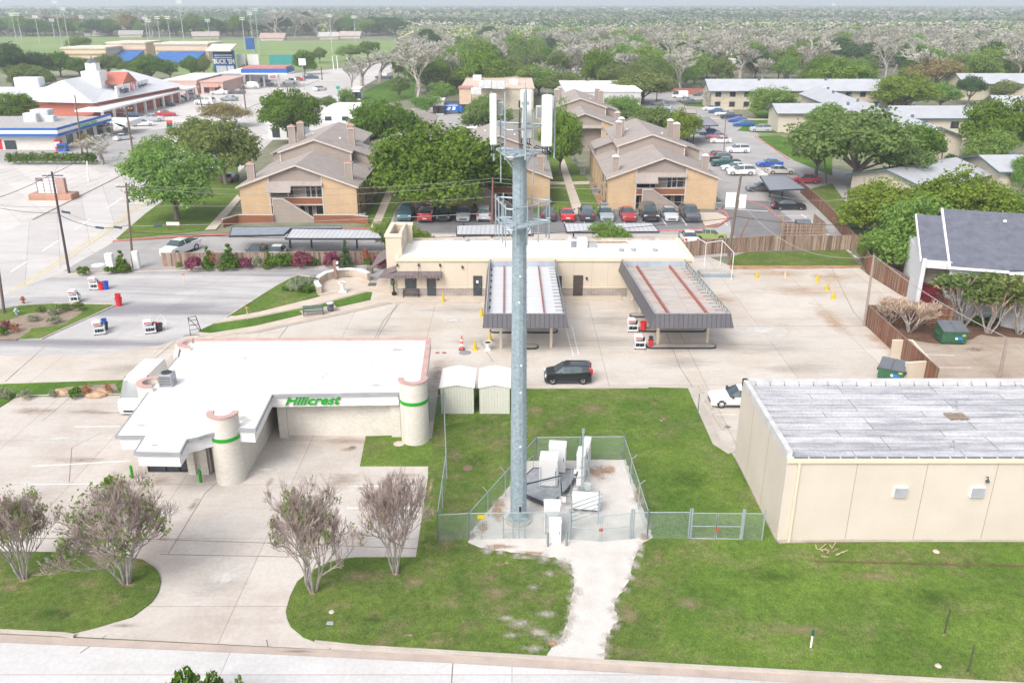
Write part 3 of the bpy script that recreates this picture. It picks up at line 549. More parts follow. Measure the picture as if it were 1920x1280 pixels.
o1 = mixc(N, Lk, 1.0, o1, ramp(N, Lk, noise(N, Lk, mapping(N, Lk, tc, (3, 1, 1)), 3.5, 6, .8), [(.3, (.66, .66, .70)), (.55, (1,)*3)]), 'MULTIPLY')
o1 = mixc(N, Lk, ramp(N, Lk, noise(N, Lk, mapping(N, Lk, tc, (.12, .9, 1)), 1.6, 8, .7), [(.58, (0,)*3), (.68, (.6,)*3)]), o1, (.25, .27, .30))
Lk.new(o1, b.inputs['Base Color'])
m = L(O); m.box(x0+.28, y0+.12, hh, x1, y1-.25, hh+.05); rf = pt(t, 'roof', m, mr)
m = L(O); m.box(x0-.03, y0+.1, hh-.1, x0+.28, y1+.02, hh+.42); m.box(x0-.03, y1-.25, hh-.1, x1, y1+.02, hh+.42); pt(t, 'parapet', m, M('parapet_cap', (.56, .55, .55), var=.12, scale=1.5, fine=.1))
m = L(O); m.box(x0-.05, y0-.16, hh-.22, x1, y0-.02, hh-.02); m.box(x0-.05, y0-.16, hh-.02, x1, y0-.12, hh+.06); g_ = pt(t, 'gutter', m, m_tan2)
m = L(O)
for k in range(36): m.box(x0+.3+k*.9, y0-.14, hh+.0, x0+.34+k*.9, y0+.1, hh+.07)
each(g_, 'gutter_strap', m, m_white)
m = L(O); m.box(x0+.35, y0+.0, hh+.045, x1, y0+.12, hh+.056); m.build('dark_drip_edge', M('dark_drip', (.12, .16, .20)), parent=g_)
m = L(O)
for k in range(22): m.tube([(x0+.8+k*.98, y1-.3, hh+.05), (x0+.8+k*.98, y1-.5, hh+.06), (x0+.8+k*.98, y1-.26, hh+.28)], .02, 4)
pt(t, 'parapet_bracket', m, m_dark)['kind'] = 'stuff'
m = L(O); m.box(x0+.62, y0-.14, .15, x0+.76, y0-.005, hh-.2); pt(t, 'downpipe', m, m_tan2)
m = L(O)
for k in range(1, 8): m.box(x0+k*4.05, y0-.006, .3, x0+k*4.05+.035, y0+.01, hh-.22)
for k in range(1, 3): m.box(x0-.006, y0+k*3.6, .3, x0+.01, y0+k*3.6+.035, hh-.1)
each(t, 'wall_joint', m, M('panel_joint_brown', (.33, .27, .20)))  # thin brown strips marking the joints between wall panels
m = L(O); m.box(x0-.03, y0-.03, 0, x1, y0+.0, .28); m.box(x0-.03, y0-.03, 0, x0+.0, y1, .28); pt(t, 'plinth', m, M('plinth_concrete', (.5, .44, .38), fine=.2, var=.15))
for px in (1687, 1831):
    c0 = A(px-11, 911, y0); c1 = A(px+11, 930, y0); m = L(O); m.box(c0.x, y0-.16, c1.z, c1.x, y0-.002, c0.z); v_ = pt(t, 'wall_vent', m, m_white)
    m = L(O); hgt = c0.z-c1.z
    for k in range(5): m.slab((c0.x+.03, y0-.21, c1.z+.06+k*hgt/5.3), (c1.x-.03, y0-.21, c1.z+.06+k*hgt/5.3), (c1.x-.03, y0-.165, c1.z+.14+k*hgt/5.3), (c0.x+.03, y0-.165, c1.z+.14+k*hgt/5.3), .02)
    m.build('louvre', m_grey, parent=v_)
c0 = A(1849, 897, y0); m = L(O); m.tube([(c0.x, y0, c0.z+.12), (c0.x, y0-.18, c0.z+.2), (c0.x, y0-.2, c0.z+.05)], .03, 6); m.lathe([(.05, .06), (.12, -.05), (.12, -.1), (0, -.1)], 8, (c0.x, y0-.2, c0.z)); pt(t, 'wall_lamp', m, m_dark)
for i, px in enumerate((1783, 1802)):    # wooden pallets lying on the roof
    p = G(px, 782, hh+.05); q = thing('roof_pallet', ['wooden lattice pallet on the warehouse roof, left of the pair', 'wooden lattice pallet on the warehouse roof, right of the pair'][i], 'pallet', (p.x, p.y, hh+.052), .1, 'roof pallets')
    m = MB()
    for k in range(4): m.box(-.27+k*.16, -.4, 0, -.21+k*.16, .4, .1); 
    for k in range(5): m.box(-.29, -.42+k*.19, .10, .29, -.34+k*.19, .13)
    pt(q, 'slats', m, M('old_timber', (.30, .24, .19), var=.2, scale=6)); m = MB(); m.box(-.25, -.38, 0, .25, .38, .04); pt(q, 'base_board', m, m_dark)
p = G(1785, 862, hh+.05)
for i, (px, py, lb) in enumerate([(1791, 765, 'thin vent pipe beside the pallets on the warehouse roof'), (1785, 841, 'short dark vent pipe near the front edge of the warehouse roof')]):
    p = G(px, py, hh+.05); m = MB(); m.tube([(0, 0, 0), (0, 0, .45)], .05, 8); m.tube([(0, 0, .45), (0, 0, .52)], .09, 8); m.lathe([(.2, 0), (.08, .1)], 10); o = m.build('vent_pipe', m_grey, loc=p); tag(o, lb, 'vent pipe')
# ================= steel monopole tower =================
TX, TY = .40, 45.13
t = thing('cell_tower', 'tall galvanised steel monopole tower carrying white antenna panels', 'tower', (TX, TY, 0))
m = MB(); m.lathe([(.50, 0), (.50, 3.0), (.49, 3.0), (.36, 22.9), (0, 22.9)], 12); pt(t, 'mast', m, m_galv)
m = MB()
for z in (7.0, 12.4, 17.8): m.lathe([(.54-.0068*z, z), (.54-.0068*z, z+.05), (.52-.0068*z, z+.05)], 12)
pt(t, 'joint_collar', m, m_galv)
m = MB(); m.lathe([(.78, .0), (.78, .35), (0, .35)], 20); pt(t, 'footing', m, m_con)
m = MB(); m.lathe([(.66, .35), (.66, .42), (.5, .42)], 20)
for k in range(12): m.tube([(.59*math.cos(k*.5236), .59*math.sin(k*.5236), .42), (.59*math.cos(k*.5236), .59*math.sin(k*.5236), .6)], .03, 6)
pt(t, 'base_flange', m, m_galv2)
m = MB(); m.lathe([(.22, -.02), (.22, 0), (0, 0)], 16); 
m = MB(); m.cbox(-.02, -.535, .95, .22, -.48, 1.6, .02); po = pt(t, 'hand_hole', m, m_galv2); m = MB(); m.box(.03, -.545, 1.02, .17, -.536, 1.53); m.build('cover_opening', m_black, parent=po)
m = MB()
for k in range(46):
    z = 3+k*.42; r = .5-.0068*z
    m.tube([((r-.02)*math.cos(-.25 if k % 2 else .2), (r-.02)*math.sin(-.25 if k % 2 else .2), z), ((r+.11)*math.cos(-.25 if k % 2 else .2), (r+.11)*math.sin(-.25 if k % 2 else .2), z)], .012, 4)
pt(t, 'climbing_peg', m, m_galv2)['kind'] = 'stuff'
m = MB()
for z, x in [(9.1, .1), (10.8, .12), (14.6, .0), (16.1, .05), (5.6, .1)]: m.tube([(x, -.47+.0068*z, z), (x, -.53+.0068*z, z)], .06, 8)
each(t, 'port_plug', m, m_white)
def platform(z, R, nvert, hv, zup, name='antenna_mount', rot=0):
    """three-sided pipe platform with vertical pipes"""
    o = MB(); c = [(R*math.cos(rot+R_(a)), R*math.sin(rot+R_(a))) for a in (-95, 25, 145)]
    inner = .45
    for i in range(3):
        a = Vector((*c[i], 0)); b = Vector((*c[(i+1) % 3], 0)); d = (b-a).normalized(); a2 = a+d*.35; b2 = b-d*.35
        for zz in (z, z+zup): o.tube([(a2.x, a2.y, zz), (b2.x, b2.y, zz)], .045, 6)
        nx = (b+d*0)-b; o.tube([(b2.x, b2.y, z), ((b+(Vector((*c[(i+2) % 3], 0))-b).normalized()*.35).x, (b+(Vector((*c[(i+2) % 3], 0))-b).normalized()*.35).y, z)], .045, 6)
        q = b+(Vector((*c[(i+2) % 3], 0))-b).normalized()*.35; o.tube([(b2.x, b2.y, z+zup), (q.x, q.y, z+zup)], .045, 6)
        mid = (a+b)/2; k = mid.normalized()
        o.tube([(k.x*.3, k.y*.3, z), (mid.x, mid.y, z)], .07, 6); o.tube([(k.x*.3, k.y*.3, z-.9), (mid.x*.95, mid.y*.95, z)], .04, 5)
        cc = Vector((*c[i], 0)); o.tube([(0, 0, z), (cc.x*.82, cc.y*.82, z)], .06, 6)
    o.lathe([(.45, z-.12), (.45, z+.12), (.36, z+.12)], 12)
    mo = pt(t, name, o, m_galv2)
    g = MB(); g.prism([(x*.72, y*.72) for x, y in c], z-.06, z-.03); g.build('grating', M('steel_grating', (.36, .42, .46), var=.15, scale=3), parent=mo)
    for i in range(3):
        a = Vector((*c[i], 0)); b = Vector((*c[(i+1) % 3], 0))
        for k in range(nvert):
            f = (k+.7)/(nvert+.4); p = a.lerp(b, f); v = MB(); v.tube([(p.x*1.04, p.y*1.04, z-hv*.42), (p.x*1.04, p.y*1.04, z+hv*.58)], .04, 6); v.build('vertical_pipe', m_galv2, parent=mo)
    return c
platform(22.75, 1.95, 1, 3.6, 1.35, rot=R_(-12))
platform(19.0, 2.0, 4, 2.3, 1.1, rot=R_(-12))
m_panel = M('antenna_white', (.74, .74, .72), rough=.5, var=.03)
def antenna(px0, px1, py0, py1, dy, lb):
    a = A(px0, py0, TY+dy); b = A(px1, py1, TY+dy); w2 = (b.x-a.x)/2; cx = (a.x+b.x)/2-TX
    m = MB(); m.cbox(cx-w2, dy-.16, b.z, cx+w2, dy+.16, a.z, .05); o = pt(t, 'antenna_panel', m, m_panel)
    m = MB(); m.cbox(cx-w2*.9, dy-.14, b.z-.05, cx+w2*.9, dy+.14, b.z, .02); m.build('end_cap', m_grey, parent=o)
    m = MB()
    for k in range(4):
        x = cx-w2*.7+k*w2*.45; m.tube([(x, dy, b.z), (x-.02, dy+.02, b.z-.3), (x+.12*(1 if cx > 0 else -1), dy+.15, b.z-.5), (cx, dy+.3, b.z-.25), (cx*.6, dy*.6+.2, b.z-.05)], .022, 5)
    m.build('cable_loop', m_black, parent=o)
    m = MB(); m.tube([(cx, dy+.22, b.z-.9), (cx, dy+.22, a.z+.05)], .045, 6); m.box(cx-.05, dy+.14, a.z-.3, cx+.05, dy+.24, a.z-.2); m.box(cx-.05, dy+.14, b.z+.2, cx+.05, dy+.24, b.z+.3); m.build('mounting_pipe', m_galv2, parent=o)
antenna(918, 932, 176, 270, -.55, ''); antenna(1016, 1035, 178, 273, -.5, ''); antenna(976, 997, 168, 258, 1.35, '')
def radio(px0, px1, py0, py1, dy):
    a = A(px0, py0, TY+dy); b = A(px1, py1, TY+dy); m = MB(); m.cbox(a.x-TX, dy-.13, b.z, b.x-TX, dy+.13, a.z, .03); o = pt(t, 'radio_unit', m, M('radio_grey', (.48, .52, .50)))
    m = MB()
    for k in range(5): x = a.x-TX+.06+k*(b.x-a.x-.12)/4; m.box(x-.012, dy-.16, b.z+.06, x+.012, dy-.132, a.z-.06)
    m.build('cooling_fin', m_grey, parent=o)
radio(933, 943, 191, 216, -.2); radio(1005, 1015, 198, 222, -.2); radio(980, 988, 192, 230, .6)
for px, p0, p1, dy in [(947, 173, 300, -.9), (986, 168, 300, -1.2), (1041, 178, 296, -.3), (921, 172, 292, -.3)]:
    a = A(px, p0, TY+dy); b = A(px, p1, TY+dy); m = MB(); m.tube([(a.x-TX, dy, b.z), (a.x-TX, dy, a.z)], .05 if px != 986 else .06, 8); pt(t, 'mounting_pipe', m, m_galv2)
a = A(985, 166, TY-.2); m = MB(); m.tube([(a.x-TX, -.2, 22.9), (a.x-TX, -.2, a.z-.2)], .09, 8); m.tube([(a.x-TX, -.2, a.z-.2), (a.x-TX, -.2, a.z+.3)], .015, 4); m.cbox(a.x-TX-.2, -.3, a.z-.8, a.x-TX+.2, -.1, a.z-.65, .02); pt(t, 'lightning_rod', m, m_galv2)
m = MB()
for k in range(5): x = -.02+k*.05; m.tube([(x*.8, -.1, 22.95), (x*.6-.05, .05, 24.0), (x*.6+.02, .1, 25.0)], .012, 5)
pt(t, 'feeder_cable', m, m_black)
# ================= compound: fences, platform, cabinets =================
def chainlink(name, label, pts, h=1.95, post_px=None, rails=True, arms=False, nposts=None, cat='fence', midrail=False):
    P = [Vector((p[0], p[1], 0)) for p in pts]; o = thing(name, label, cat, P[0]); off = -P[0]
    rel = [p+off for p in P]
    m = MB()
    for a, b in zip(rel, rel[1:]): m.add([(a.x, a.y, .05), (b.x, b.y, .05), (b.x, b.y, h-.03), (a.x, a.y, h-.03)], [(0, 1, 2, 3)])
    pt(o, 'wire_mesh', m, m_link)
    m = MB()
    for a, b in zip(rel, rel[1:]): m.tube([(a.x, a.y, h), (b.x, b.y, h)], .03, 6); m.tube([(a.x, a.y, .06), (b.x, b.y, .06)], .012, 4)
    pt(o, 'top_rail', m, m_galv2)
    for a, b in zip(rel, rel[1:]):
        n = max(1, round((b-a).length/2.9))
        for k in range(n):
            q = a.lerp(b, k/n); big = k == 0; m = MB(); m.tube([(q.x, q.y, 0), (q.x, q.y, h+(.25 if big else .03))], .045 if big else .03, 8)
            if arms and not big: nr = Vector((-(b-a).y, (b-a).x, 0)).normalized(); m.tube([(q.x, q.y, h), (q.x+nr.x*arms*.35, q.y+nr.y*arms*.35, h+.3)], .02, 5)
            pt(o, 'post', m, m_galv2)
    q = rel[-1]; pt(o, 'post', MB().tube([(q.x, q.y, 0), (q.x, q.y, h+.25)], .045, 8), m_galv2)
    return o
fl = G(880, 1014); fr = G(1213, 1012); bl = G(1005, 866); brr = G(1168, 864)
chainlink('chain_link_fence', 'slanting chain link fence on the left side of the tower compound', [fl, bl], arms=1)
chainlink('chain_link_fence', 'chain link fence across the back of the tower compound', [bl, brr])
chainlink('chain_link_fence', 'chain link fence down the right side of the tower compound', [brr, fr], arms=1)
chainlink('chain_link_fence', 'front chain link fence between the tower foot and the small white cabinet', [fl, G(1066, 1012)])
chainlink('chain_link_fence', 'short chain link panel right of the double gate of the tower compound', [G(1186, 1013), fr])
chainlink('chain_link_fence', 'chain link fence over the lawn between the gravel compound and the side gate', [fr, G(1290, 1012)])
chainlink('chain_link_fence', 'short chain link fence between the side gate and the warehouse corner', [G(1391, 1014), G(1428, 1015)])
chainlink('chain_link_fence', 'long chain link fence receding from the front lawn to the sheds', [G(822, 1017), G(838, 900), G(833, 778)], h=2.0)
chainlink('chain_link_fence', 'short chain link fence on the lawn left of the tower compound', [G(822, 1017), fl])
chainlink('chain_link_fence', 'short chain link fence between the round turret and the sheds', [G(806, 790), G(833, 779)], h=1.9)
def gate(label, a, b, h=1.9, sag=None):
    o = thing('double_gate', label, 'gate', a); u = (b-a); 
    for s0, s1 in ((0.02, .485), (.515, .98)):
        p, q = u*s0, u*s1; dy = Vector((0, -.25 if sag else 0, 0)); p2 = p+(dy if s0 > .1 else Vector()); q2 = q+(dy if s0 < .1 else Vector())
        m = MB(); z0, z1 = .12, h
        m.tube([(p2.x, p2.y, z0), (p2.x, p2.y, z1), (q2.x, q2.y, z1), (q2.x, q2.y, z0), (p2.x, p2.y, z0)], .032, 6); m.tube([(p2.x, p2.y, h*.52), (q2.x, q2.y, h*.52)], .026, 6)
        lf = pt(o, 'gate_leaf', m, m_galv2); m = MB(); m.add([(p2.x, p2.y, z0), (q2.x, q2.y, z0), (q2.x, q2.y, z1), (p2.x, p2.y, z1)], [(0, 1, 2, 3)]); m.build('wire_mesh', m_link, parent=lf)
    for s in (0, 1): pt(o, 'post', MB().tube([u*s, u*s+Vector((0, 0, h+.3))], .06, 8), m_galv2)
    c = u*.5; pt(o, 'latch', MB().cbox(c.x-.12, c.y-.3, h*.45, c.x+.12, c.y-.2, h*.55, .02), M('rusty_latch', (.35, .10, .06)))
gate('steel mesh double gate into the gravel compound, standing slightly ajar', G(1068, 1014), G(1182, 1013), sag=True)
gate('steel mesh double gate on the lawn between compound and warehouse', G(1294, 1012), G(1388, 1013))
# equipment platform
m_deck = M('platform_deck', (.33, .35, .37), rough=.7, var=.2, scale=2, fine=.25)
c4 = [G(975, 922, .55), G(1022, 942, .55), G(1054, 930, .55), G(1076, 898, .55), G(1078, 880, .55), G(1000, 877, .55), G(975, 900, .55)]
ctr = sum(c4, Vector())/7; t = thing('equipment_platform', 'dark raised equipment platform beside the tower inside the compound', 'platform', (ctr.x, ctr.y, 0)); o_ = -Vector((ctr.x, ctr.y, 0))
m = MB(); m.prism([(p.x+o_.x, p.y+o_.y) for p in c4], .42, .55); pt(t, 'deck', m, m_deck)
m = MB(); m.strip([(p.x+o_.x, p.y+o_.y) for p in c4], .06, .3, .58, close=True); pt(t, 'edge_beam', m, m_dark)
for k in (0, 1, 2, 3, 4, 5): m = MB(); m.tube([(c4[k].x*.97+o_.x*.97, c4[k].y+o_.y*1.0, 0), (c4[k].x*.97+o_.x*.97, c4[k].y+o_.y, .42)], .05, 6); pt(t, 'leg', m, m_galv2)
m = MB()
for a, b in ((c4[0], c4[1]), (c4[1], c4[2]), (c4[5], c4[6])): m.tube([a+o_, a+o_+Vector((0, 0, 1.0)), b+o_+Vector((0, 0, 1.0)), b+o_], .022, 5)
each(t, 'handrail', m, m_galv2)
m = MB(); q = c4[2]+o_; m.tube([(q.x+.25, q.y+.2, .9), (q.x, q.y, .75), (q.x-.0, q.y-.05, .0)], .035, 6); pt(t, 'stair_rail', m, M('rust_brown', (.12, .05, .04)))
m_cab = M('cabinet_white', (.74, .73, .72), rough=.45, var=.04)
def cabinet(name, label, pb, wd, dp, ht, z0=.56, rz=0, mat=None, door=True, group=None, cat='cabinet'):
    t = thing(name, label, cat, (pb.x, pb.y, z0), rz, group)
    m = MB(); m.cbox(-wd/2, 0, .04, wd/2, dp, ht, .05); pt(t, 'casing', m, mat or m_cab)
    m = MB(); m.cbox(-wd/2-.02, -.03, ht, wd/2+.02, dp+.03, ht+.06, .03); pt(t, 'lid', m, mat or m_cab)
    m = MB(); m.box(-wd/2+.05, -.03, .1, wd/2-.05, -.004, ht-.08); dd = pt(t, 'door', m, mat or m_cab)
    m = MB(); m.box(wd/2-.16, -.055, ht*.45, wd/2-.12, -.031, ht*.6); m.build('handle', m_dark, parent=dd)
    m = MB(); m.tube([(-wd/2+.1, -.1, .02), (-wd/2+.1, -.1, ht*.75)], .02, 5); m.tube([(wd/2-.1, -.1, .02), (wd/2-.1, -.1, ht*.75)], .02, 5); m.tube([(-wd/2+.1, -.1, ht*.3), (wd/2-.1, -.1, ht*.3)], .015, 5)
    if door: pt(t, 'frame_bracket', m, m_galv2)
    m = MB(); m.box(-wd/2+.03, .03, 0, wd/2-.03, dp-.03, .04); pt(t, 'base', m, m_dark)
    m = MB(); m.box(wd*.12, -.034, ht*.72, wd*.3, -.031, ht*.8)
    return t
def gw(px, py, z): return G(px, py, z)
cabinet('equipment_cabinet', 'tall white equipment cabinet at the front of the tower platform', gw(1028, 912, .56), 1.2, 1.05, 2.0, rz=-.12)
cabinet('equipment_cabinet', 'tall white equipment cabinet behind another one on the tower platform', gw(1044, 886, .56), 1.15, .85, 1.95, rz=-.12, door=False)
cabinet('equipment_cabinet', 'narrow white cabinet on the frame right of the tower platform', gw(1087, 908, .0), .55, 1.2, 2.1, z0=.1, rz=-.2, door=False)
cabinet('equipment_cabinet', 'slim white cabinet behind the narrow one on the pipe frame', gw(1098, 886, .0), .45, .9, 2.2, z0=.1, rz=-.2, door=False)
cabinet('equipment_cabinet', 'wide low white cabinet lying along the pipe rack by the gate', gw(1098, 965, .0), 1.75, .55, .95, z0=.35, rz=-.12, door=False)
cabinet('power_cabinet', 'white steel power cabinet inside the front fence', gw(1035, 1003, 0), 1.0, .6, 2.0, z0=.12, mat=M('cabinet_pale_grey', (.62, .62, .62)))
cabinet('meter_cabinet', 'small white cabinet on a concrete pad outside the front fence', gw(1041, 1022, 0), .72, .5, 1.5, z0=.1, door=False)
m = MB(); q = G(1041, 1024); m.cbox(-.6, -.1, 0, .6, .8, .12, .03); o = m.build('concrete_pad', m_con, loc=q); tag(o, 'concrete pad under the small white cabinet', 'slab')
t = thing('junction_rack', 'cluster of small grey and white junction boxes beside the slim cabinets', 'junction boxes', G(1086, 935)); rj = random.Random(8)
for k in range(7): x, z = rj.uniform(-.5, .5), rj.uniform(.4, 1.9); s_ = rj.uniform(.12, .26); pt(t, 'junction_box', MB().cbox(x-s_, -.12, z, x+s_, .08, z+s_*2.4, .02), [m_cab, m_galv2, M('radio_grey', (.48, .52, .50))][k % 3])
for x in (-.55, 0, .55): pt(t, 'upright', MB().tube([(x, .12, 0), (x, .12, 2.3)], .03, 6), m_galv2)
for k in range(4): x = -.4+k*.25; pt(t, 'conduit', MB().tube([(x, .05, .6), (x+.05, .02, .1), (x-.5, -.6, .04), (x-1.2, -.5, .04)], .022, 5), m_galv2)
t = thing('cable_bridge', 'ladder like cable bridge from the tower foot to the platform', 'cable tray', (TX+.4, TY+.2, 0)); m = MB()
for y in (-.15, .15): m.tube([(0, y, 2.6), (2.2, y+1.0, 2.6)], .03, 5)
pt(t, 'side_rail', m, m_galv2); m = MB()
for k in range(8): f = k/7; m.tube([(2.2*f, 1.0*f-.15, 2.6), (2.2*f, 1.0*f+.15, 2.6)], .018, 4)
pt(t, 'rungs', m, m_galv2); pt(t, 'post', MB().tube([(2.2, 1.0, 0), (2.2, 1.0, 2.6)], .04, 6), m_galv2); pt(t, 'cable', MB().tube([(0, 0, 2.64), (2.2, 1.0, 2.64), (2.35, 1.05, 1.2)], .04, 5), m_black)
t = thing('open_frame', 'low open pipe frame standing in front of the platform steps', 'rack', G(1056, 955)); m = MB(); m.tube([(-.5, 0, 0), (-.5, 0, 1.1), (.5, 0, 1.1), (.5, 0, 0)], .025, 5); m.tube([(-.5, 0, .6), (.5, 0, .6)], .02, 5); pt(t, 'hoop', m, m_galv2); pt(t, 'side_box', MB().cbox(-.2, -.12, .62, .15, .02, 1.0, .02), m_cab)
for i, (px, py, lb) in enumerate([(1027, 1027, 'grey steel bollard left of the small white cabinet'), (1062, 1026, 'grey steel bollard right of the small white cabinet')]):
    m = MB(); m.tube([(0, 0, 0), (0, 0, 1.05), (0, 0, 1.1)], [.07, .07, .03], 10); tag(m.build('bollard', M('bollard_grey', (.22, .25, .24)), loc=G(px, py)), lb, 'bollard', 'bollards at the cabinet')
def rack(label, pts, h, cross):
    P = [G(*p) for p in pts]; t = thing('pipe_rack', label, 'rack', P[0])
    for p in P: q = p-P[0]; pt(t, 'post', MB().tube([(q.x, q.y, 0), (q.x, q.y, h)], .045, 6), m_galv2)
    m = MB(); q = P[-1]-P[0]
    for z in cross: m.tube([(-.15*q.normalized().x, 0, z), (q.x*1.12, q.y*1.12, z)], .03, 5)
    pt(t, 'crossbar', m, m_galv2)
rack('galvanised pipe rack with five crossbars in front of the low white cabinet', [(1070, 1005), (1121, 985)], 2.5, (1.0, 1.3, 1.6, 1.9, 2.2))
rack('upright pipe frame carrying slim cabinets beside the platform', [(1089, 925), (1103, 905)], 2.6, (.9, 1.7, 2.4))
rack('low pipe frame with cable loops at the tower foot', [(944, 1012), (962, 1012), (984, 1012)], 1.7, (.75, 1.5))
m = MB(); m.tube([(0, 0, 0), (0, 0, 5.0)], .05, 8)
p = G(1096, 955); m.tube([(0, 0, 0), (.0, .0, 5.3)], .055, 8); m.tube([(0, 0, 5.3), (.0, 0, 5.6)], .09, 8); tag(m.build('antenna_pole', m_galv2, loc=G(1089, 950)), 'slender steel pole rising beside the slim white cabinets', 'pole')
q = thing('warning_sign', 'small yellow warning sign wired to the front fence', 'sign', G(903, 1014)+Vector((0, -.06, 0)))
m = MB(); m.cbox(-.22, -.02, 1.62, .22, 0, 1.88, .005); pt(q, 'plate', m, m_yellow); pt(q, 'post', MB().tube([(0, .02, 0), (0, .02, 1.62)], .02, 5), m_galv2)
q = G(722+155, 878); o = MB().lathe([(0, .06), (.34, .06), (.36, 0)], 20).build('manhole_cover', M('rusty_iron', (.20, .13, .10)), loc=G(877, 878, .1)); tag(o, 'round rusty manhole cover in the lawn left of the tower', 'manhole cover')
o = MB().lathe([(0, .02), (.56, .02), (.58, 0)], 24).build('manhole_cover', M('iron_grey', (.26, .26, .27)), loc=G(872, 661, .04)); tag(o, 'wide grey manhole cover in the wash lot near the traffic cone', 'manhole cover')
for i, px in enumerate((820, 833)):
    o = MB().lathe([(0, .03), (.2, .03), (.22, 0)], 14).build('drain_cover', M('red_iron', (.34, .13, .10)), loc=G(px, 661.5, .04)); tag(o, ['small red drain cover in the wash lot, left of two', 'small red drain cover in the wash lot, right of two'][i], 'drain cover', 'drain covers')
for i, (px, py, lb) in enumerate([(1520, 1213, 'white marker post with dark tip standing in the lawn'), (1771, 1186, 'short dark stake in the lawn, farther from the street'), (1815, 1258, 'dark stake in the lawn nearest the street')]):
    p = G(px, py, .12); t = thing('marker_post' if i == 0 else 'stake', lb, 'post' if i == 0 else 'stake', p); hh2 = [1.05, 1.5, 1.6][i]
    m = MB(); m.tube([(0, 0, 0), (0, 0, hh2*(.7 if i == 0 else 1))], .05 if i == 0 else .035, 8); pt(t, 'shaft', m, m_white if i == 0 else M('dark_stake', (.07, .065, .06)))
    if i == 0: m = MB(); m.tube([(0, 0, hh2*.7), (0, 0, hh2), (0, 0, hh2+.03)], [.055, .055, .02], 8); pt(t, 'tip', m, M('dark_green_plastic', (.01, .09, .07)))
m = MB(); a, b = G(1527, 1052, .125), G(2300, 1070, .125); m.strip([a, b], .09, .10, .16); tag(m.build('landscape_edging', M('rusty_edging', (.13, .07, .05), var=.3)), 'rusty edging strip running across the lawn before the warehouse', 'edging')
m = MB(); m.cbox(-.18, -.12, 0, .18, .12, .06, .02); tag(m.build('meter_box', m_grey, loc=G(619, 1168, .12)), 'small grey water meter lid in the patchy lawn', 'meter box')
m = MB(); r2 = random.Random(3)
for k in range(14): x, y = r2.uniform(-.7, .7), r2.uniform(-.4, .4); m.tube([(x, y, .03), (x+r2.uniform(-.5, .5), y+r2.uniform(-.4, .4), r2.uniform(.04, .25))], .03, 4)
tag(m.build('branch_pile', M('cut_wood', (.42, .30, .24)), loc=G(1555, 1035, .12)), 'small heap of cut branches on the lawn by the warehouse', 'branches')
for i, (px, py, lb) in enumerate([(748, 832, 'flat pale stone in the grass before the brick turret'), (1759, 1248, 'small pale stone in the lawn near the stakes'), (1755, 1034, 'pale stone in the grass below the warehouse vents'), (622, 1147, 'small white stone in the patchy lawn')]):
    m = MB(); rr = [.42, .16, .2, .16][i]; m.lathe([(0, .1), (rr*.6, .09), (rr, .03), (rr*.95, 0)], 9); tag(m.build('stone', M('pale_stone', (.5, .44, .37), var=.2, scale=4), loc=G(px, py, .12)), lb, 'stone')
# ================= wash office building =================
b_stone = brickmat('stone_veneer', (.40, .35, .31), (.30, .26, .24), (.46, .41, .37), .7, .22, msize=.03, stain=.35)
m_dkbr = M('dark_brown_paint', (.075, .06, .055), rough=.5, var=.15)
m_mauve = M('bronze_metal_roof', (.17, .135, .14), rough=.5, var=.18, scale=2, fine=.1)
t = thing('wash_office', 'long low tan stucco car wash office with flat white roof and dark doors', 'building', (3.5, 89, 0)); O = Vector((-3.5, -89, 0))
x0, x1, y0, y1, hh = -12.5, 19.5, 89.0, 97.0, 4.3
m = L(O); m.prism([(x0, y0), (x1, y0), (x1, y1+.4), (x0, y1)], 0, hh); pt(t, 'wall', m, m_tan)
m = L(O); m.prism([(x0+.4, y0+.4), (x1-.3, y0+.4), (x1-.3, y1), (x0+.4, y1-.3)], hh, hh+.06); rf = pt(t, 'roof', m, m_roofw)
m = L(O); m.strip([(x0+.05, y1), (x0+.05, y0+.05), (x1-.05, y0+.05), (x1-.05, y1+.4)], .42, hh-.22, hh+.14); m.box(x0-.1, y1-.2, hh, x1, y1+.1, hh+.22); pt(t, 'parapet', m, m_tan2)
m = L(O); m.strip([(x0+.6, y1-.45), (6, y1-.5), (11, y1-.3), (19, y1-.35)], .2, hh+.06, hh+.3); m.build('rear_flashing', M('rusty_flashing', (.42, .36, .32), var=.3, scale=1.5), parent=rf)
m = L(O); m.prism([(8.2, 95.2), (13.5, 95.3), (13.2, 96.3), (8.4, 96.4)], hh+.062, hh+.066); m.build('leaf_litter', M('leaf_litter', (.42, .31, .20), var=.5, scale=2.5, fine=.3), parent=rf)
m = L(O); m.box(x0-.03, y0-.06, 0, -2.6, y0-.003, 1.05); m.box(4.6, y0-.06, 0, 12.6, y0-.003, 1.05); m.box(x0-.06, y0-.06, 0, x0-.003, y0+6, 1.05); each(t, 'stone_base', m, b_stone)
m = L(O); m.box(x0-.06, y0-.1, 1.05, 12.6, y0-.003, 1.13); pt(t, 'base_cap', m, m_tan2)
def opening(nm, px0, px1, py0, py1, Y, mat, fr=.06, leaf=None):
    a = A(px0, py0, Y); b = A(px1, py1, Y); b.z = max(b.z, .02); m = L(O); m.box(a.x, Y-.10, b.z, b.x, Y-.004, a.z); o = pt(t, nm, m, m_dkbr)
    m = L(O); m.box(a.x+fr, Y-.13, b.z+fr, b.x-fr, Y-.101, a.z-fr); m.build('pane' if nm == 'window' else 'door_panel', mat, parent=o)
    if nm == 'door': m = L(O); m.box(b.x-.2, Y-.18, (a.z+b.z)/2-.1, b.x-.15, Y-.131, (a.z+b.z)/2+.05); m.build('handle', m_grey, parent=o)
    return o
